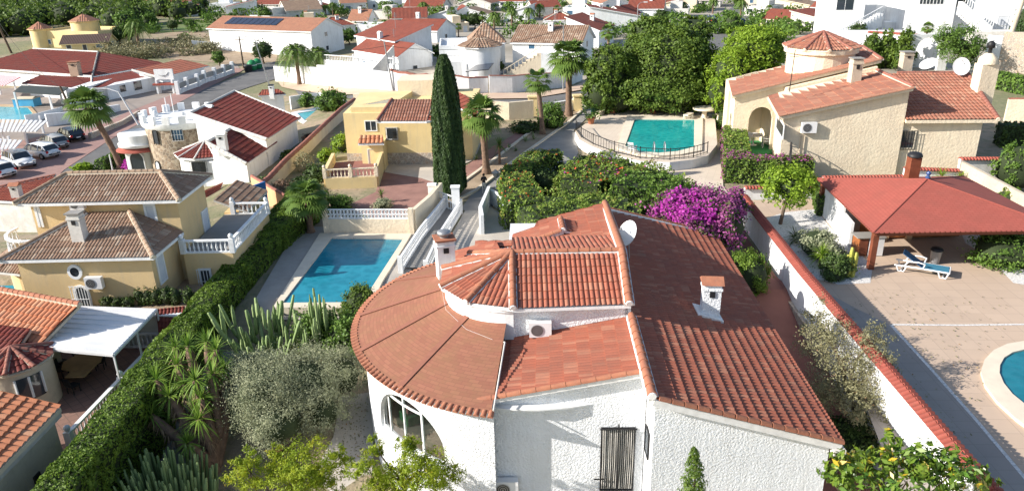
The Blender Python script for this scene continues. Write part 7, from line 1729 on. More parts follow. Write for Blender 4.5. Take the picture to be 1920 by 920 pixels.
# fence of white posts by the restaurant
fp=[(335,178),(352,170),(372,163),(385,156),(404,150),(421,144),(437,138)]; th=thing('post_fence','row of white fence posts with dark panels along the pavement by the restaurant','fence',PT(*fp[0]))
for i,p in enumerate(fp):
    b=PT(*p); k=MB(); k.box((b.x-.3,b.y-.3,b.z),(b.x+.3,b.y+.3,b.z+2.3)); mk('post',k,W_PAINT,th)
    if i: k=MB(); k.bar(pb+V((0,0,.4)),b+V((0,0,.4)),.3,.8); k.bar(pb+V((0,0,1.35)),b+V((0,0,1.35)),.06,.9,1); mk('panel',k,[W_PAINT,GALV],th)
    pb=b
def flatroof(label,q,mat,posts,cat='canopy',name='canopy',n=0,t=.12,zb=None):
    w=[P(*a) for a in q]; th=thing(name,label,cat,PT(posts[0][0],posts[0][1]) if posts else w[0]); k=MB(); dn=V((0,0,t))
    if n:
        for i in range(n):
            s0,s1=i/n,(i+.6)/n; p=[w[0]+(w[1]-w[0])*s0,w[0]+(w[1]-w[0])*s1,w[3]+(w[2]-w[3])*s1,w[3]+(w[2]-w[3])*s0]; k.add(p+[x-dn for x in p],[(0,1,2,3),(7,6,5,4),(0,4,5,1),(1,5,6,2),(2,6,7,3),(3,7,4,0)])
    else: k.add(w+[x-dn for x in w],[(0,1,2,3),(7,6,5,4),(0,4,5,1),(1,5,6,2),(2,6,7,3),(3,7,4,0)])
    mk('roof_sheet',k,mat,th)
    for px,py in posts:
        b=PT(px,py); zt_=w[0].z; k=MB(); k.box((b.x-.12,b.y-.12,b.z),(b.x+.12,b.y+.12,zt_)); mk('post',k,W_PAINT,th)
    return th
flatroof('dark grey shade canopy over the blue bar of the restaurant',[(25,172,-.3),(110,178,-.3),(128,164,-.3),(40,160,-.3)],SHADEN,[(35,205),(100,212),(118,196)])
b0=PT(52,200); bar=solidbox('bar_counter','blue-fronted bar counter under the grey shade canopy','bar counter',(b0.x-1.9,b0.y-.5,b0.z),(b0.x+1.4,b0.y+1.6,b0.z+1.25),M('sky_blue_paint',(.10,.42,.68)),[('counter_top',(b0.x-2.0,b0.y-.6,b0.z+1.27),(b0.x+1.5,b0.y+1.7,b0.z+1.38),COPING)])
flatroof('red and white striped awning at the left edge by the restaurant',[(-30,160,-.5),(8,160,-.5),(40,144,.2),(-30,138,.2)],M_brick('striped_cloth',(.6,.2,.22),(.6,.2,.22),(.75,.7,.68),.5,200,.12,bmp=0,off=0,nstr=0),[(2,178),(30,170)],cat='awning',name='awning')
c=PT(30,215); pr=[PT(a,b) for a,b in ((-40,200),(52,202),(62,214),(48,226),(-40,226))]; pr2=[PT(a,b) for a,b in ((-46,196),(56,198),(70,214),(52,230),(-46,230))]
pool('pale turquoise outdoor pool of the restaurant at the left edge',[(p.x,p.y) for p in pr2],[(p.x,p.y) for p in pr],c.z,bpy.data.materials['light_water'],cop=M('tan_coping',(.5,.36,.22)))
flatroof('white slatted carport roof at the left edge, the farther of the two',[(-30,246,-.6),(70,246,-.6),(92,226,-.6),(-30,222,-.6)],PLASTIC,[(12,276),(52,270),(82,250)],n=14,name='carport',cat='carport')
flatroof('white slatted carport roof at the left edge, nearest the parked cars',[(-30,280,-.6),(30,278,-.6),(45,263,-.6),(-30,258,-.6)],PLASTIC,[(10,300),(25,292)],n=8,name='carport',cat='carport')
steps_wall('white rendered wall between the restaurant pool and the parked cars',[(90,238),(150,228),(225,208)],[214,208,196],t=.4)
steps_wall('white picket fence round the restaurant pool',[(50,232),(75,226),(118,208)],[216,212,200],t=.12,name='picket_fence',cat='fence')
steps_wall('stone kerb wall curving along the pavement by the leaning palm',[(170,262),(195,250),(230,235),(262,215)],[250,240,226,207],t=.4,mat=STONEW)
# ---- cars
def car(label,body,base,yaw,group=None,hatch=True,sc=1.0):
    th=thing('parked_car',label,'car',(0,0,0),group); L=4.3
    xs=[-2.15,-2.1,-1.9,-1.3,-.5,.5,1.1,1.6,2.0,2.13]; top=[.55,.78,.88,.92,.93,.93,.92,.84,.72,.52]; wd=[.66,.78,.84,.87,.88,.88,.87,.85,.78,.62]; bot=[.42,.32,.26,.24,.24,.24,.24,.26,.32,.40]
    k=MB(); vs=[]; n=len(xs)
    for x,t,w,b in zip(xs,top,wd,bot):
        h=t-b
        vs+=[(x,-w*.92,b),(x,-w,b+h*.45),(x,-w*.97,b+h*.8),(x,-w*.86,t),(x,0,t+.03),(x,w*.86,t),(x,w*.97,b+h*.8),(x,w,b+h*.45),(x,w*.92,b)]
    m=9; fs=[(i*m+j,(i+1)*m+j,(i+1)*m+(j+1)%m,i*m+(j+1)%m)[::-1] for i in range(n-1) for j in range(m)]; fs+=[tuple(range(m))[::-1][::-1],tuple(range((n-1)*m,n*m))[::-1]]
    k.add(vs,fs,0,True)
    cx=[-1.95,-1.55,-.9,0,.55,1.25] if hatch else [-1.5,-1.0,-.6,0,.5,1.15]; ct_=[.92,1.34,1.46,1.48,1.42,.92]; cw=[.78,.70,.66,.66,.67,.80]
    # roof panel
    rv=[]; 
    for x,t,w in zip(cx[1:5],ct_[1:5],cw[1:5]): rv+=[(x,-w,t),(x,0,t+.03),(x,w,t),(x,w,t-.05),(x,-w,t-.05)]
    k.add(rv,[(i*5+j,(i+1)*5+j,(i+1)*5+(j+1)%5,i*5+(j+1)%5)[::-1] for i in range(3) for j in range(5)]+[(0,1,2,3,4),(19,18,17,16,15)],0,True)
    for i in (1,2,3,4):
        for s in (-1,1): k.bar((cx[i],s*cw[i]*.99,ct_[i]-.03),(cx[i]+(.1 if i>2 else -.05),s*.83,.90),.07,.05)
    for s in (-1,1): k.bar((cx[5],s*.78,.92),(cx[4],s*.67,1.42),.06,.06); k.bar((cx[0],s*.76,.92),(cx[1],s*.70,1.34),.07,.06)
    mk('body',k,body,th)
    g=MB(); gv=[]
    for x,t,w in zip(cx,ct_,cw): gv+=[(x,-min(.82,w+.0)*.985,t-.045),(x,min(.82,w)*.985,t-.045),(x,.82,.88),(x,-.82,.88)]
    g.add(gv,[(i*4+j,(i+1)*4+j,(i+1)*4+(j+1)%4,i*4+(j+1)%4)[::-1] for i in range(5) for j in range(4)]+[(0,1,2,3),(23,22,21,20)],0); mk('windows',g,GLASS,th)
    for sx in (-1.35,1.35):
        for s in (-1,1):
            k=MB(); k.tube([(sx,s*.70,.32),(sx,s*.89,.32)],.32,14); w_=mk('wheel',k,RUBBER,th); k=MB(); k.tube([(sx,s*.885,.32),(sx,s*.90,.32)],.19,10); mk('rim',k,GALV,w_)
    for s in (-1,1):
        k=MB(); k.box((1.9,s*.62-.16,.62),(2.09,s*.62+.16,.74)); mk('headlight',k,LAMP,th); k=MB(); k.box((-2.12,s*.68-.1,.62),(-1.98,s*.68+.1,.86)); mk('taillight',k,REDL,th)
        k=MB(); k.box((.72,s*.95-.08,.88),(.88,s*.95+.08,1.0)); mk('wing_mirror',k,body,th)
    k=MB(); k.box((-2.165,-.25,.5),(-2.14,.25,.62)); mk('number_plate',k,W_PAINT,th)
    th.location=base; th.rotation_euler=(0,0,yaw); th.scale=(sc,)*3; return th
def carpx(label,body,tail,nose,group='cars parked along the street',sc=1.12):
    a=PT(*tail,); b=PT(*nose); c=(a+b)/2; c.z=terr(c.x,c.y)+.09; return car(label,body,c,atan2(b.y-a.y,b.x-a.x),group,sc=sc)
carpx('white car with a dark glass roof, facing the street, second from the camera',CARW,(12,302),(66,322),sc=1.18)
carpx('white car seen from behind, between the one with dark roof and the silver one',CARW,(104,298),(50,292),sc=1.18)
carpx('silver-white car parked next to the black one',CARS,(122,282),(82,272),sc=1.12)
carpx('black car at the far end of the parked row',CARB,(152,268),(116,258),sc=1.12)
carpx('white car cut off by the left edge of the picture',CARW,(20,336),(-30,326),sc=1.18)
carpx('small dark car on the distant street right of the big pines',CARB,(1328,46),(1340,43),sc=1.3); carpx('blue car parked on the distant street beside a white wall',CARBL,(1370,52),(1398,50),sc=1.3)
# ---- middle houses
bh('long white building with a low tiled gable roof and a row of solar panels',397,93,588,108,52,11,'gx',2.2,TF_OR,wins=0,chim=0,seed=3,name='long_building',over=.4)
q=[P(428,46,3.4),P(548,51,3.4),P(546,44,4.0),P(432,40,4.0)]
A=PT(397,93); th=thing('solar_panels','row of dark solar panels on the roof of the long white building','solar panels',q[0]); u_=(PT(588,108)-A).normalized(); w_=V((-u_.y,u_.x,0)); zr0=ZT(A,52)
for i in range(9):
    a=A+u_*(3.5+i*1.75)+w_*1.6; b=a+u_*1.6; k=MB(); s_=2.2/5.5; k.add([V((a.x,a.y,zr0+1.6*s_+.15)),V((b.x,b.y,zr0+1.6*s_+.15)),V((b.x,b.y,zr0+4.6*s_+.15))+w_*3,V((a.x,a.y,zr0+4.6*s_+.15))+w_*3],[(0,1,2,3)]); mk('panel',k,SOLAR,th)
steps_wall('low white wall below the long white building',[(362,95),(400,92)],[76,80],t=.4)
bh('white house with red gable roof above a cream terrace, left of the cypress top',668,132,748,134,92,7,'gx',1.8,TF_RED,wins=2,seed=4,chim=1); bh('taller red-roofed wing behind the white house with the cream terrace',745,126,812,116,78,15,'ml',2.4,TF_RED,wins=1,seed=5,chim=0)
bh('white house with an orange-red roof behind the red-roofed wing',742,82,820,80,55,9,'gx',2.0,TF_RED,wins=2,seed=6,chim=1)
bh('low white house with red hip roof beside the dark round tree',600,78,668,72,50,8,'hip',1.8,TF_RED,wins=1,seed=7); bh('white arched outbuilding between the dark tree and the red roofs',672,72,712,70,50,6,'flat',0,TF_RED,wins=1,chim=0,seed=8)
st_=[PT(608,128),PT(665,134),PT(740,140)]; balustrade('white balustrade of the terrace below the red-roofed white house',[V((p.x,p.y,p.z+1.6)) for p in st_],1.1,W_PAINT,.8)
bwall('white terrace wall below the balustrade of the red-roofed house',st_,1.6,.4,W_PAINT); bwall('sloping white retaining wall of the stairs below the red-roofed house',[PT(690,146),PT(742,136)],[.6,4.5],.4,OFFW)
tF,q,W,z0,ze=bh('white two-storey house with a round bay and aged brown roofs right of the cypress top',826,142,948,138,92,11,'flat',0,TF_AGED,wins=3,chim=0,seed=9)
r=MB(); c=q(W*.62,-.6,0); f=lambda a: V((c.x+3.7*cos(radians(a)),c.y+3.7*sin(radians(a)),ze+.4)); ap=V((c.x,c.y,ze+2.0)); k=MB(); k.lathe([(3.3,-1),(3.3,ze-z0+.4)],(c.x,c.y,z0),18); mk('bay_wall',k,W_PAINT,tF)
for a in range(-200,60,36): roof_face(r,[ap,f(a),f(a+36)],p=.5,L=.6,amp=.08,ra=.04,ns=2,slab=.15)
mk('roof',r,[T_AGED,W_PAINT],tF); r=MB(); kw2=dict(p=.5,L=.7,amp=.08,ra=.04,ns=2,slab=.2)
e=[q(W*.45,2,ze+.5),q(W+.3,1,ze+.5),q(W+.3,11.3,ze+.5),q(W*.45,11.3,ze+.5)]; pk=q(W*.72,6,ze+3.4)
for i in range(4): roof_face(r,[e[i],e[(i+1)%4],pk],**kw2)
mk('roof',r,[T_AGED,W_PAINT],tF)
k=MB(); k.prism([p[:2] for p in (q(.2,-2.2,0),q(W*.4,-2.2,0),q(W*.4,0,0),q(.2,0,0))],z0-1,z0+2.4); mk('balcony',k,W_PAINT,tF)
k=MB(); 
for i in range(9): a=q(.3+i*.55,-2.1,z0+2.4); k.bar(a,a+V((0,0,1)),.12,.12)
k.bar(q(.2,-2.1,z0+3.4),q(W*.4,-2.1,z0+3.4),.2,.12); mk('balcony_rail',k,W_PAINT,tF)
flatroof('dark flat panels on a low canopy in front of the house with the round bay',[(872,134,2.2),(916,130,2.2),(926,118,2.2),(893,122,2.2)],SOLAR,[(875,146),(914,144)])
tG,q,W,z0,ze=bh('cream-white house with a long aged tile roof and an outside staircase',962,138,1088,142,78,9,'gx',2.2,T_AGED,wins=2,chim=1,seed=10,ns=2)
k=MB(); a=q(-.5,-3.2,z0); 
for i in range(10): k.box((a.x+i*.6,a.y-.6,z0-1),(a.x+i*.6+.6,a.y+.8,z0+.35*(i+1)))
mk('staircase',k,CREAM,tG); k=MB(); 
for i in range(11): k.bar((a.x+i*.6,a.y-.6,z0+.35*i),(a.x+i*.6,a.y-.6,z0+.35*i+1.1),.08,.08)
k.bar((a.x,a.y-.6,z0+1.1),(a.x+6,a.y-.6,z0+4.6),.1,.1); mk('stair_rail',k,CREAM,tG); k=MB(); k.box((a.x+6,a.y-.6,z0-1),(a.x+9.5,a.y+3,z0+3.5)); mk('landing',k,W_PAINT,tG)
bh('white house with dark red mono-pitch roof behind the tall fan palm',1062,88,1122,90,56,10,'mr',2.6,TF_RED,wins=1,seed=11,chim=1); bh('long white house with red-edged sloping roof above the large green trees',1105,62,1200,60,32,10,'mr',2.4,TF_RED,wins=2,seed=12,chim=1)
bh('white house with small red hip roof left of the tall palm crown',1022,55,1078,54,38,8,'hip',1.8,TF_RED,wins=2,seed=13)
bh('white house with striped red gable roof behind the large green trees',1178,36,1242,36,16,9,'gx',2.2,TF_RED,wins=2,seed=14)
# villa with two turrets upper left
vI,q,W,z0,ze=bh('cream villa with two small round turrets among the trees at the upper left',72,88,190,92,62,12,'flat',0,TF_AGED,PALEY,wins=3,chim=0,seed=15)
for a,b,rr,hh_ in ((1.2,.6,2.4,1.0),(W*.62,4,3.2,2.6)):
    c=q(a,b,0); k=MB(); k.lathe([(rr,-1),(rr,ze-z0+hh_)],(c.x,c.y,z0),16); mk('turret_wall',k,PALEY,vI); r=MB(); f=lambda t: V((c.x+(rr+.5)*cos(radians(t)),c.y+(rr+.5)*sin(radians(t)),ze+hh_)); ap=V((c.x,c.y,ze+hh_+1.6))
    for t in range(0,360,45): roof_face(r,[ap,f(t),f(t+45)],ns=0,p=.5,L=.6,slab=.12)
    mk('roof',r,[TF_OR,PALEY],vI)
bh('dark-roofed lower wing in front of the cream villa with turrets',118,100,205,96,82,6,'gx',1.6,TF_DK if 0 else M_tile('far_dark_tile',(.10,.06,.05),(.08,.05,.04),flat=True),PALEY,wins=3,chim=0,seed=16)
bh('white house at the top left behind the wood',135,18,190,18,2,8,'gx',1.8,TF_OR,wins=2,seed=17,chim=0)
# ---- far rows of houses
far=[(300,28,345,28,12),(345,32,372,31,20),(395,24,440,23,10),(425,30,480,28,14),(480,22,535,22,8),(540,42,605,38,20),(560,16,620,16,4),(640,24,688,22,6),(690,20,735,20,5),(738,52,800,50,34),(760,30,830,30,12),(800,20,850,18,2),(845,62,880,60,48),(860,22,920,22,6),(930,16,985,16,2),(1000,30,1050,28,14),(1055,34,1105,34,18),(1062,16,1120,16,2),(1128,22,1180,20,6),(1190,12,1240,12,-2),(1245,22,1305,22,6),(1395,30,1445,32,14),(1425,52,1480,56,34),(1480,56,1545,60,34),(1450,26,1515,28,8),(1520,30,1548,32,12),(560,58,600,56,42),(850,40,900,38,26),(1010,12,1052,11,-3),(1310,14,1350,14,0),(700,36,742,36,24),(455,8,505,8,-6),(620,8,668,8,-6),(1395,12,1440,12,-4),(330,12,372,12,-2),(240,22,282,22,8),(20,22,62,24,8),(470,44,508,46,32),(655,52,690,52,38),(800,46,838,46,32),(880,44,925,44,30),(945,40,990,40,27),(1130,40,1172,42,26),(1240,34,1290,34,20),(1280,10,1320,10,-4),(1180,4,1230,4,-10),(930,3,980,3,-9),(860,6,905,6,-7),(520,8,560,8,-5),(740,6,790,6,-8),(560,30,598,30,16),(1500,12,1545,12,-4)]
ordn=['first','second','third','fourth','fifth','sixth','seventh','eighth','ninth','tenth','eleventh','twelfth','thirteenth','fourteenth','fifteenth','sixteenth','seventeenth','eighteenth','nineteenth','twentieth']
ordn+= ['twenty-'+x for x in ordn[:9]]+['thirtieth']+['thirty-'+x for x in ordn[:9]]+['fortieth']+['forty-'+x for x in ordn[:9]]+['fiftieth']+['fifty-'+x for x in ordn[:9]]
far.sort(key=lambda a:(a[0]+a[2])/2); rnd=random.Random(77)
for i,(a,b,c,d,e) in enumerate(far):
    kind=rnd.choice(('gx','gx','gy','hip','flat','mr','ml')); mt=rnd.choice((TF_RED,TF_OR,TF_AGED,TF_RED)); nm={TF_RED:'red',TF_OR:'clay-coloured',TF_AGED:'sandy brown'}[mt]
    kn={'gx':'gable','gy':'end-on gable','hip':'hip','flat':'flat','mr':'sloping','ml':'sloping'}[kind]
    bh('distant house with %s roof, %s from the left in the far rows'%((nm+' '+kn) if kind!='flat' else 'flat',ordn[i]),a,b,c,d,e,rnd.uniform(7,11),kind,rnd.uniform(1.6,2.6),mt,rnd.choice((W_PAINT,W_PAINT,CREAM,OFFW)),wins=2,chim=rnd.choice((0,1)),seed=100+i,group='distant houses')
# ---- white terraced villa, upper right
wv=thing('terraced_villa','big white terraced villa with outside staircases at the upper right','house',PT(1700,85))
def blk(x0,x1,yb,yt,depth,mat=W_PAINT,dy=0,name='wall'):
    A=PT(x0,yb); B=PT(x1,yb); A.y+=dy; B.y+=dy; zt=ZT(A,yt); k=MB(); k.prism([(A.x,A.y),(B.x,B.y),(B.x+1,B.y+depth),(A.x+1,A.y+depth)],-1,zt); mk(name,k,mat,wv); return A,B,zt
a1_,b1_,z_=blk(1549,1612,80,-25,10); pwin(wv,a1_,b1_,1570,-5,1600,20,style='sash'); 
a2_,b2_,z_=blk(1612,1692,66,-20,10); pwin(wv,a2_,b2_,1622,8,1640,40,style='plain',gm=SHUT)
a3_,b3_,z_=blk(1690,1780,76,-25,12)
for i in range(7): pwin(wv,a3_,b3_,1725+i*6.5,-3,1730+i*6.5,9,style='plain')
a4_,b4_,z_=blk(1775,1990,74,-30,8); pwin(wv,a4_,b4_,1795,-6,1812,14,style='plain'); pwin(wv,a4_,b4_,1872,30,1888,48,style='plain',gm=SHUT)
blk(1570,1700,90,60,3); blk(1655,1700,72,42,3); blk(1820,1900,84,60,4,OFFW); 
def stair(x0,y0,x1,y1,nm):
    A=WZ(x0,y0,a3_.y-5); B=WZ(x1,y1,a3_.y-3); k=MB(); n=14
    for i in range(n): p=A+(B-A)*(i/n); k.box((p.x,p.y-1.2,p.z-2.5),(p.x+(B.x-A.x)/n*1.0+.05,p.y+.4,p.z)) if B.x>A.x else k.box((p.x+(B.x-A.x)/n-.05,p.y-1.2,p.z-2.5),(p.x,p.y+.4,p.z))
    mk('staircase',k,W_PAINT,wv); k=MB()
    for i in range(n+1): p=A+(B-A)*(i/n); k.bar((p.x,p.y-1.2,p.z),(p.x,p.y-1.2,p.z+1.1),.1,.1)
    k.bar(A+V((0,-1.2,1.1)),B+V((0,-1.2,1.1)),.14,.14); mk('stair_rail',k,W_PAINT,wv)
stair(1570,66,1650,22,'a'); stair(1855,48,1800,0,'b')
steps_wall('white wall with an arch and red tile band behind the small cypress-like trees',[(1620,118),(1690,125),(1758,128)],[62,66,72],t=.5,cap='ridge',capmat=TCAPR,capr=.35)
k=MB(); b0=PT(1730,131); swall(k,(b0.x-3,b0.y-1),(b0.x+3,b0.y-1),.5,-.5,5.5,[(.8,4.6,-.5,5.0,True)]); solo('white_arch',k,W_PAINT,'freestanding white arch behind the cream house beside the wispy tree','arch',b0)
steps_wall('tall sunlit rubble stone wall at the right edge behind the pole',[(1868,135),(1960,140)],[60,62],t=.6,mat=STONEW)
steps_wall('white wall pier left of the tall pole',[(1840,133),(1868,135)],[66,68],t=.6)
steps_wall('beige wall with a wavy tile cap right of the cream house',[(1880,235),(1960,238)],[186,186],t=.4,mat=CREAM,cap='ridge',capmat=TCAPB)
hedge('clipped green hedge below the stone wall at the right edge',[PT(1848,160),PT(1990,190)],2.5,2.0,25,.4,L_GREEN,seed=95)
hedge('dark hedge in shade right of the cream house',[PT(1868,272),PT(1960,275)],2.0,2.2,30,.3,L_DARK,seed=96)
# ---- poles and lamps
def pole(label,px,pb,pt,r=.12,mat=GALV,lean=0,arm=None,cat='pole',name='utility_pole',cross=False):
    b=PT(px,pb); zt=ZT(b,pt); th=thing(name,label,cat,b); k=MB(); top=V((b.x+lean,b.y,zt)); k.tube([b-V((0,0,.3)),top],[r*1.3,r*.8],8); mk('shaft',k,mat,th)
    if arm: k=MB(); k.tube([top,top+V((arm*.4,0,.5)),top+V((arm,0,.6))],r*.5,6); mk('arm',k,mat,th); k=MB(); e=top+V((arm,0,.55)); k.box((e.x-.35,e.y-.15,e.z-.1),(e.x+.35,e.y+.15,e.z+.08)); mk('lamp_head',k,W_PAINT,th)
    if cross: k=MB(); k.bar(top+V((-1,0,-.5)),top+V((1,0,-.5)),.1,.1); mk('crossarm',k,mat,th)
    return th
pole('dark wooden pole beside the dirt field left of the green bins',457,128,70,.16,BARK,cross=True)
pole('curved street lamp at the left end of the long white wall',505,158,74,.10,GALV,arm=-3,cat='street lamp',name='street_lamp',lean=-1.5)
pole('tall thin street lamp in front of the long white wall left of the cypress',738,172,78,.10,GALV,arm=-3,cat='street lamp',name='street_lamp',lean=-.8)
pole('white curved street lamp behind the leaning fan palm',262,235,172,.11,W_PAINT,arm=-3.5,cat='street lamp',name='street_lamp',lean=-2)
pole('brown wooden pole left of the leaning fan palm near the black car',160,262,162,.16,BARK,lean=-1.6)
pole('brown leaning pole at the far left edge beside the wood',22,100,22,.22,BARK,lean=-2)
pole('tall pale concrete pole in front of the stone wall at the upper right',1872,132,-10,.38,BEIGE,lean=1.5)
pole('thin street lamp between the tall fan palm and the cream-white house',1056,170,48,.09,GALV,arm=-2.5,cat='street lamp',name='street_lamp')
pole('thin lamp post rising from the roofs left of the large green trees',1193,90,10,.09,GALV,arm=1.5,cat='street lamp',name='street_lamp')
pole('short white lamp post in the street hedge before the stone tower',212,322,290,.07,W_PAINT)
for i,(px,py,m_,lb) in enumerate(((466,135,IRON,'dark rubbish container beside the green bins'),(474,132,GREENP,'green rounded recycling bin, the nearer of the pair'),(484,129,GREENP,'green rounded recycling bin, the farther of the pair'))):
    b=PT(px,py); th=thing('waste_bin',lb,'waste bin',b,'bins by the street'); k=MB(); k.lathe([(.8,.1),(.95,.5),(.95,1.5),(.5,1.95),(.1,2.1)] if i else [(.7,0),(.8,.8),(.8,1.2)],tuple(b),12); mk('body',k,m_,th); k=MB(); k.lathe([(.98,1.0),(.98,1.15)] if i else [(.86,1.2),(.8,1.4)],tuple(b),12); mk('band' if i else 'lid',k,W_PAINT if i else IRON,th)
# ---- wood at upper left and distant trees
rn=np.random.default_rng(50); bl=[]
for i in range(230):
    px=rn.uniform(-60,400); py=rn.uniform(-6,66)
    if 70<px<215 and py>42: continue
    if px>220 and py>50-(px-220)*.16: continue
    b=PT(px,py+6); r_=rn.uniform(3.0,5.2); bl.append(((b.x,b.y,b.z+r_*.6),(r_,r_,r_*.8)))
C,Nn,Vv=cloud(bl,52000,rn,420,.3); th=solo('woodland',leafmesh('woodland',C,Nn,.95,L_PINE,rn,.6,Vv,.7),None,None,None,(0,0,0),kind='stuff'); th['label']='mass of mixed green trees and scrub covering the ground at the upper left'
mk('inner_mass',core_mb(bl,.85,1,3),CORE,th)
bl=[]
for i in range(46):
    px=rn.uniform(185,400); py=rn.uniform(88,112)-(px-185)*.02; b=PT(px,py); r_=rn.uniform(1.0,2.4); bl.append(((b.x,b.y,b.z+r_*.4),(r_*1.3,r_,r_*.7)))
C,Nn,Vv=cloud(bl,12000,rn,200,.35); th=solo('scrub',leafmesh('scrub',C,Nn,.5,L_GREY,rn,.5,Vv,.9),None,None,None,(0,0,0),kind='stuff'); th['label']='dry brown-green scrub on the vacant ground behind the restaurant'
bl=[]
for i in range(300):
    px=rn.uniform(-40,1560); py=rn.uniform(-12,34) if rn.random()<.6 else rn.uniform(30,75)
    if px<280: continue
    b=PT(px,py); r_=rn.uniform(.9,2.4); bl.append(((b.x,b.y,b.z+r_*.6),(r_*1.4,r_,r_*.8)))
C,Nn,Vv=cloud(bl,40000,rn,700,.35); th=solo('garden_greenery',leafmesh('garden_greenery',C,Nn,.8,L_GREEN,rn,.6,Vv,.8),None,None,None,(0,0,0),kind='stuff'); th['label']='low garden greenery between the distant houses'
# prototypes of distant trees
def proto(kind,label,base,seed,s):
    if kind=='round': t=tree(label,(0,0,0),None,[((0,0,3.2),(2.2,2.2,2.0)),((.9,.3,2.6),(1.5,1.5,1.3)),((-.9,-.2,3.0),(1.4,1.5,1.3))],2600,.55,L_DARK if seed%2 else L_GREEN,seed=seed,trunk=.22,nclump=50,core=.8,ttop=2.5)
    elif kind=='date': t=palm(label,(0,0,0),5.0,2.9,'feather',seed,.3,34)
    else: t=palm(label,(0,0,0),4.6,1.9,'fan',seed,.25,34)
    t.location=base; t.scale=(s,)*3; return t
protos={}
def far_tree(kind,label,px,pb,pt,group=None,seed=1,cat=None):
    b=PT(px,pb); hgt=ZT(b,pt)-b.z; nat={'round':5.2,'date':6.6,'fan':6.0,'round2':5.2}[kind]; s=hgt/nat
    if kind not in protos:
        t=proto('round' if kind=='round2' else kind,label,b,seed,s); protos[kind]=t
        if group: t['group']=group
    else: t=dup(protos[kind],b,(px*.37)%6.28,s,label,group)
    t.rotation_euler[2]=(px*.37)%6.28
ft=[('round',412,124,96,'dark round tree on the vacant ground right of the scrub'),('round2',495,120,78,'grey-green tree behind the curved street lamp'),('round',360,58,36,'dark round tree in the park left of the long white building'),('round2',325,60,38,'small tree on the lawn at the upper left'),('round',283,58,24,'tall dark tree at the edge of the wood, nearest the lawn'),('round',245,80,22,'big dark tree right of the cream villa with turrets'),('date',262,92,30,'tall palm right of the cream villa with turrets'),('round2',226,84,50,'green tree directly beside the cream villa'),('round',655,84,54,'dark green round tree between the long white building and red roofs'),('round2',636,84,62,'smaller dark tree touching the round one left of the red roofs'),
('round',498,44,14,'green round tree above the left end of the solar panels'),('date',612,34,6,'palm behind the long white building, left of a pair'),('date',625,32,2,'palm behind the long white building, right of a pair'),('date',728,36,8,'palm above the red-roofed house'),('date',722,62,34,'small palm in front of the white outbuilding'),('date',795,36,0,'big palm above the orange-red roof'),('fan',848,50,14,'bright fan palm left of the aged brown roof'),('fan',860,70,44,'small orange-tinged palm beside the white two-storey house'),('round2',890,56,24,'green tree above the aged brown roof'),('fan',905,56,22,'fan palm in the green trees above the aged brown roof'),('date',927,60,18,'palm right of the aged brown roof top'),('date',960,52,12,'palm above the long aged tile roof, left one'),('date',992,50,10,'palm above the long aged tile roof, right one'),('fan',1044,34,10,'small fan palm above the red hip roof'),('fan',1140,104,46,'broad fan palm left of the large green trees'),('round2',1238,44,18,'dark tree top peeping over the large green trees'),('date',1280,30,0,'palm beyond the large green trees'),('round',1372,66,26,'bright shrub tree beside the distant street'),('date',1388,34,-4,'palm at the bend of the distant street'),('date',1336,26,-6,'palm at the top edge left of the distant street'),('round',1452,62,40,'dark green tree in front of the white houses behind the weeping tree'),('round2',1490,66,44,'dark green tree right of the one behind the weeping tree'),
('round2',1605,84,44,'yellow-green tree at the foot of the white villa staircase'),('fan',1734,84,42,'small tree tuft before the white villa'),('round',820,112,84,'green shrub between the red-roofed wing and the white bay house'),('round2',932,140,112,'green bush right of the round bay house'),('round',575,44,22,'green shrub tree behind the solar panels'),('round2',680,44,14,'green tree above the low red hip roof'),('round2',420,52,30,'greyish tree behind the left end of the long building'),('round',438,44,24,'green tree between small white houses at the upper left'),('date',520,34,10,'palm right of the round tree above the solar panels'),('date',1012,34,4,'palm near the top edge above the small red hip roof'),('fan',1440,40,10,'palm between the white houses at the upper right')]
for i,(kd,px,pb,pt,lb) in enumerate(ft): far_tree(kd,lb,px,pb,pt,'distant trees',seed=200+i)
for i,(px,pb,pt,rx,lb) in enumerate(((1630,128,62,20,'left one of the conifer-like trees behind the cream house turret'),(1658,128,58,18,'middle conifer-like tree behind the cream house turret'),(1690,132,52,20,'tallest conifer-like tree behind the cream house turret'))):
    b=PT(px,pb); h_=ZT(b,pt)-b.z; m=pxm(b); tree(lb,b,None,[((b.x,b.y,b.z+h_*.3),(rx/m,rx/m,h_*.3)),((b.x,b.y,b.z+h_*.62),(rx/m*.75,rx/m*.75,h_*.34))],3600,.5,L_PINE,seed=300+i,trunk=.2,core=.8,name='conifer',nclump=60)
b=PT(1800,138); tree('wispy grey-green tree in front of the white wall right of the dishes',b,None,[blob(1800,88,b.y,36,34),blob(1775,70,b.y,24,20),blob(1825,100,b.y,22,26)],7000,.4,L_OLIVE if 0 else L_GREEN,seed=310,trunk=.2,core=.4,aspect=.3,name='wispy_tree')
b=PT(1915,90); h_=ZT(b,8)-b.z; tree('dark cypress cut by the right edge at the top',b,None,[((b.x,b.y,h_*.5),(1.8,1.8,h_*.52))],4000,.45,L_CYP,seed=311,trunk=.2,name='cypress_tree',core=.88)

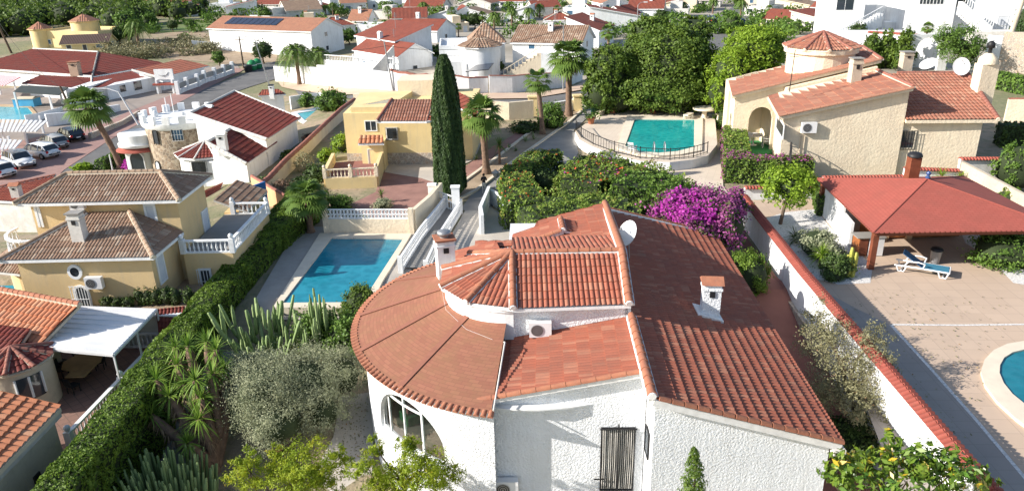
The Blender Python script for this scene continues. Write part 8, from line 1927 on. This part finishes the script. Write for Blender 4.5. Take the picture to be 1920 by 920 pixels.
def wire(label,a,b,sag=.8,r=.03):
    k=MB(); n=10; pts=[V(a)+(V(b)-V(a))*(i/n)-V((0,0,sag*4*(i/n)*(1-i/n))) for i in range(n+1)]; k.tube(pts,r,4); return solo('power_line',k,RUBBER,label,'power line',a,'overhead cables')
b1=PT(457,128); b2=PT(505,158); b3=PT(738,172); b4=PT(1056,170)
wire('thin overhead cable from the wooden pole to the left street lamp',(b1.x,b1.y,ZT(b1,73)),(b2.x-1,b2.y,ZT(b2,80)))
wire('thin overhead cable spanning from the left street lamp to the lamp near the cypress',(b2.x-1,b2.y,ZT(b2,80)),(b3.x-.6,b3.y,ZT(b3,86)),1.2)
wire('thin overhead cable passing behind the cypress to the lamp by the tall fan palm',(b3.x-.6,b3.y,ZT(b3,86)),(b4.x,b4.y,ZT(b4,54)),1.5)
b5=PT(160,262); b6=PT(22,100); wire('thin overhead cable from the brown pole towards the wood at the left',(b5.x-1.4,b5.y,ZT(b5,166)),(b6.x-1.8,b6.y,ZT(b6,26)),2)
rnd=random.Random(5)
for o in [o for o in list(COL.objects) if o.name.startswith('house') and o.parent is None]:
    w=[c for c in o.children if c.name.startswith('wall')]
    if not w or rnd.random()<.35: continue
    bb=[V(v.co) for v in w[0].data.vertices]; tp=max(bb,key=lambda v:v.z); cx=sum(v.x for v in bb)/len(bb); cy=sum(v.y for v in bb)/len(bb); k=MB(); x,y=cx+rnd.uniform(-1,1),cy+rnd.uniform(-1,1)
    k.tube([(x,y,tp.z-1),(x,y,tp.z+2.0)],.04,4)
    for i in range(4): k.bar((x-.35,y,tp.z+1.2+i*.2),(x+.35,y,tp.z+1.2+i*.2),.03,.03)
    me=k.mesh('aerial',[GALV]); a=bpy.data.objects.new('aerial',me); COL.objects.link(a); a.parent=o
# ================================================================ PERSON
def person(label,base,yaw):
    import bmesh
    th=thing('person',label,'person',base)
    J=dict(pel=(0,0,.93),abd=(0,0,1.08),che=(0,-.01,1.30),nek=(0,0,1.48),hed=(0,-.02,1.60),top=(0,-.01,1.70),
      shl=(.17,0,1.40),ell=(.24,-.06,1.14),wrl=(.10,-.24,1.30),hal=(.05,-.27,1.36),shr=(-.17,0,1.40),elr=(-.24,-.05,1.14),wrr=(-.09,-.24,1.30),har=(-.04,-.28,1.36),
      hil=(.09,0,.88),knl=(.10,-.02,.48),anl=(.11,.01,.09),fol=(.12,-.13,.035),hir=(-.09,0,.88),knr=(-.11,-.01,.48),anr=(-.13,.02,.09),fr_=(-.14,-.12,.035))
    Rr=dict(pel=.15,abd=.13,che=.155,nek=.055,hed=.095,top=.075,shl=.075,ell=.045,wrl=.03,hal=.035,shr=.075,elr=.045,wrr=.03,har=.035,hil=.095,knl=.062,anl=.045,fol=.035,hir=.095,knr=.062,anr=.045,fr_=.035)
    E=[('pel','abd'),('abd','che'),('che','nek'),('nek','hed'),('hed','top'),('che','shl'),('shl','ell'),('ell','wrl'),('wrl','hal'),('che','shr'),('shr','elr'),('elr','wrr'),('wrr','har'),('pel','hil'),('hil','knl'),('knl','anl'),('anl','fol'),('pel','hir'),('hir','knr'),('knr','anr'),('anr','fr_')]
    ks=list(J); me=bpy.data.meshes.new('body'); me.from_pydata([J[k] for k in ks],[(ks.index(a),ks.index(b)) for a,b in E],[])
    o=bpy.data.objects.new('body',me); COL.objects.link(o); md=o.modifiers.new('s','SKIN')
    for i,k in enumerate(ks): v=me.skin_vertices[0].data[i]; v.radius=(Rr[k],Rr[k]*(.8 if k in('pel','abd','che') else 1)); v.use_root=(k=='pel')
    sb=o.modifiers.new('b','SUBSURF'); sb.levels=1; sb.render_levels=1
    dg=bpy.context.evaluated_depsgraph_get(); m2=bpy.data.meshes.new_from_object(o.evaluated_get(dg)); o.modifiers.clear(); o.data=m2
    sk,sh,tr,so=M('skin',(.45,.26,.18)),M('black_shirt',(.02,.02,.025)),M('white_trousers',(.62,.60,.56)),M('shoe',(.5,.5,.5))
    m2.materials.clear()
    for m_ in (sk,sh,tr,so): m2.materials.append(m_)
    for p in m2.polygons:
        z=p.center.z; y=p.center.y; p.use_smooth=True
        p.material_index = 3 if z<.08 else 2 if z<.96 else (0 if (z>1.47 and abs(p.center.x)<.12) or y<-.14 else 1)
    o.parent=th; k=MB(); 
    k.lathe([(.07,-.03),(.105,.02),(.11,.07),(.085,.13),(.02,.165)],(0,.0,1.585),12); mk0=k.mesh('hair',[M('dark_hair',(.02,.014,.01))]); h=bpy.data.objects.new('hair',mk0); COL.objects.link(h); h.parent=th
    k=MB(); 
    for s in (-1,1):
        hx=s*.045
        for f in range(5): k.tube([(hx,-.27,1.345+f*.014),(hx-s*.02,-.30,1.35+f*.014),(hx-s*.035,-.295,1.355+f*.014)],[.009,.008,.006],5)
    fm=k.mesh('fingers',[sk]); f=bpy.data.objects.new('fingers',fm); COL.objects.link(f); f.parent=th
    k=MB(); 
    for s in (-1,1): k.lathe([(.004,0),(.013,.008),(.004,.018)],(s*.033,-.112,1.60),6); k.tube([(s*.098,0,1.58),(s*.10,0,1.62)],.014,5)
    k.tube([(0,-.115,1.61),(0,-.13,1.585),(0,-.115,1.575)],[.008,.014,.008],5); k.bar((-.025,-.113,1.55),(.025,-.113,1.55),.01,.008)
    fm=k.mesh('face',[sk]); f=bpy.data.objects.new('face',fm); COL.objects.link(f); f.parent=th
    th.location=base; th.rotation_euler=(0,0,yaw); 
    k=MB(); k.box((-.08,-.31,1.36),(.08,-.30,1.46)); c=solo('camera_controller',k,IRON,'dark handheld controller in the hands of the person','controller',(0,0,0)); c.location=base; c.rotation_euler=(0,0,yaw); return th
person('person in black shirt and white trousers standing on the driveway, looking at the hands',PT(908,364)+V((0,0,.05)),.2)
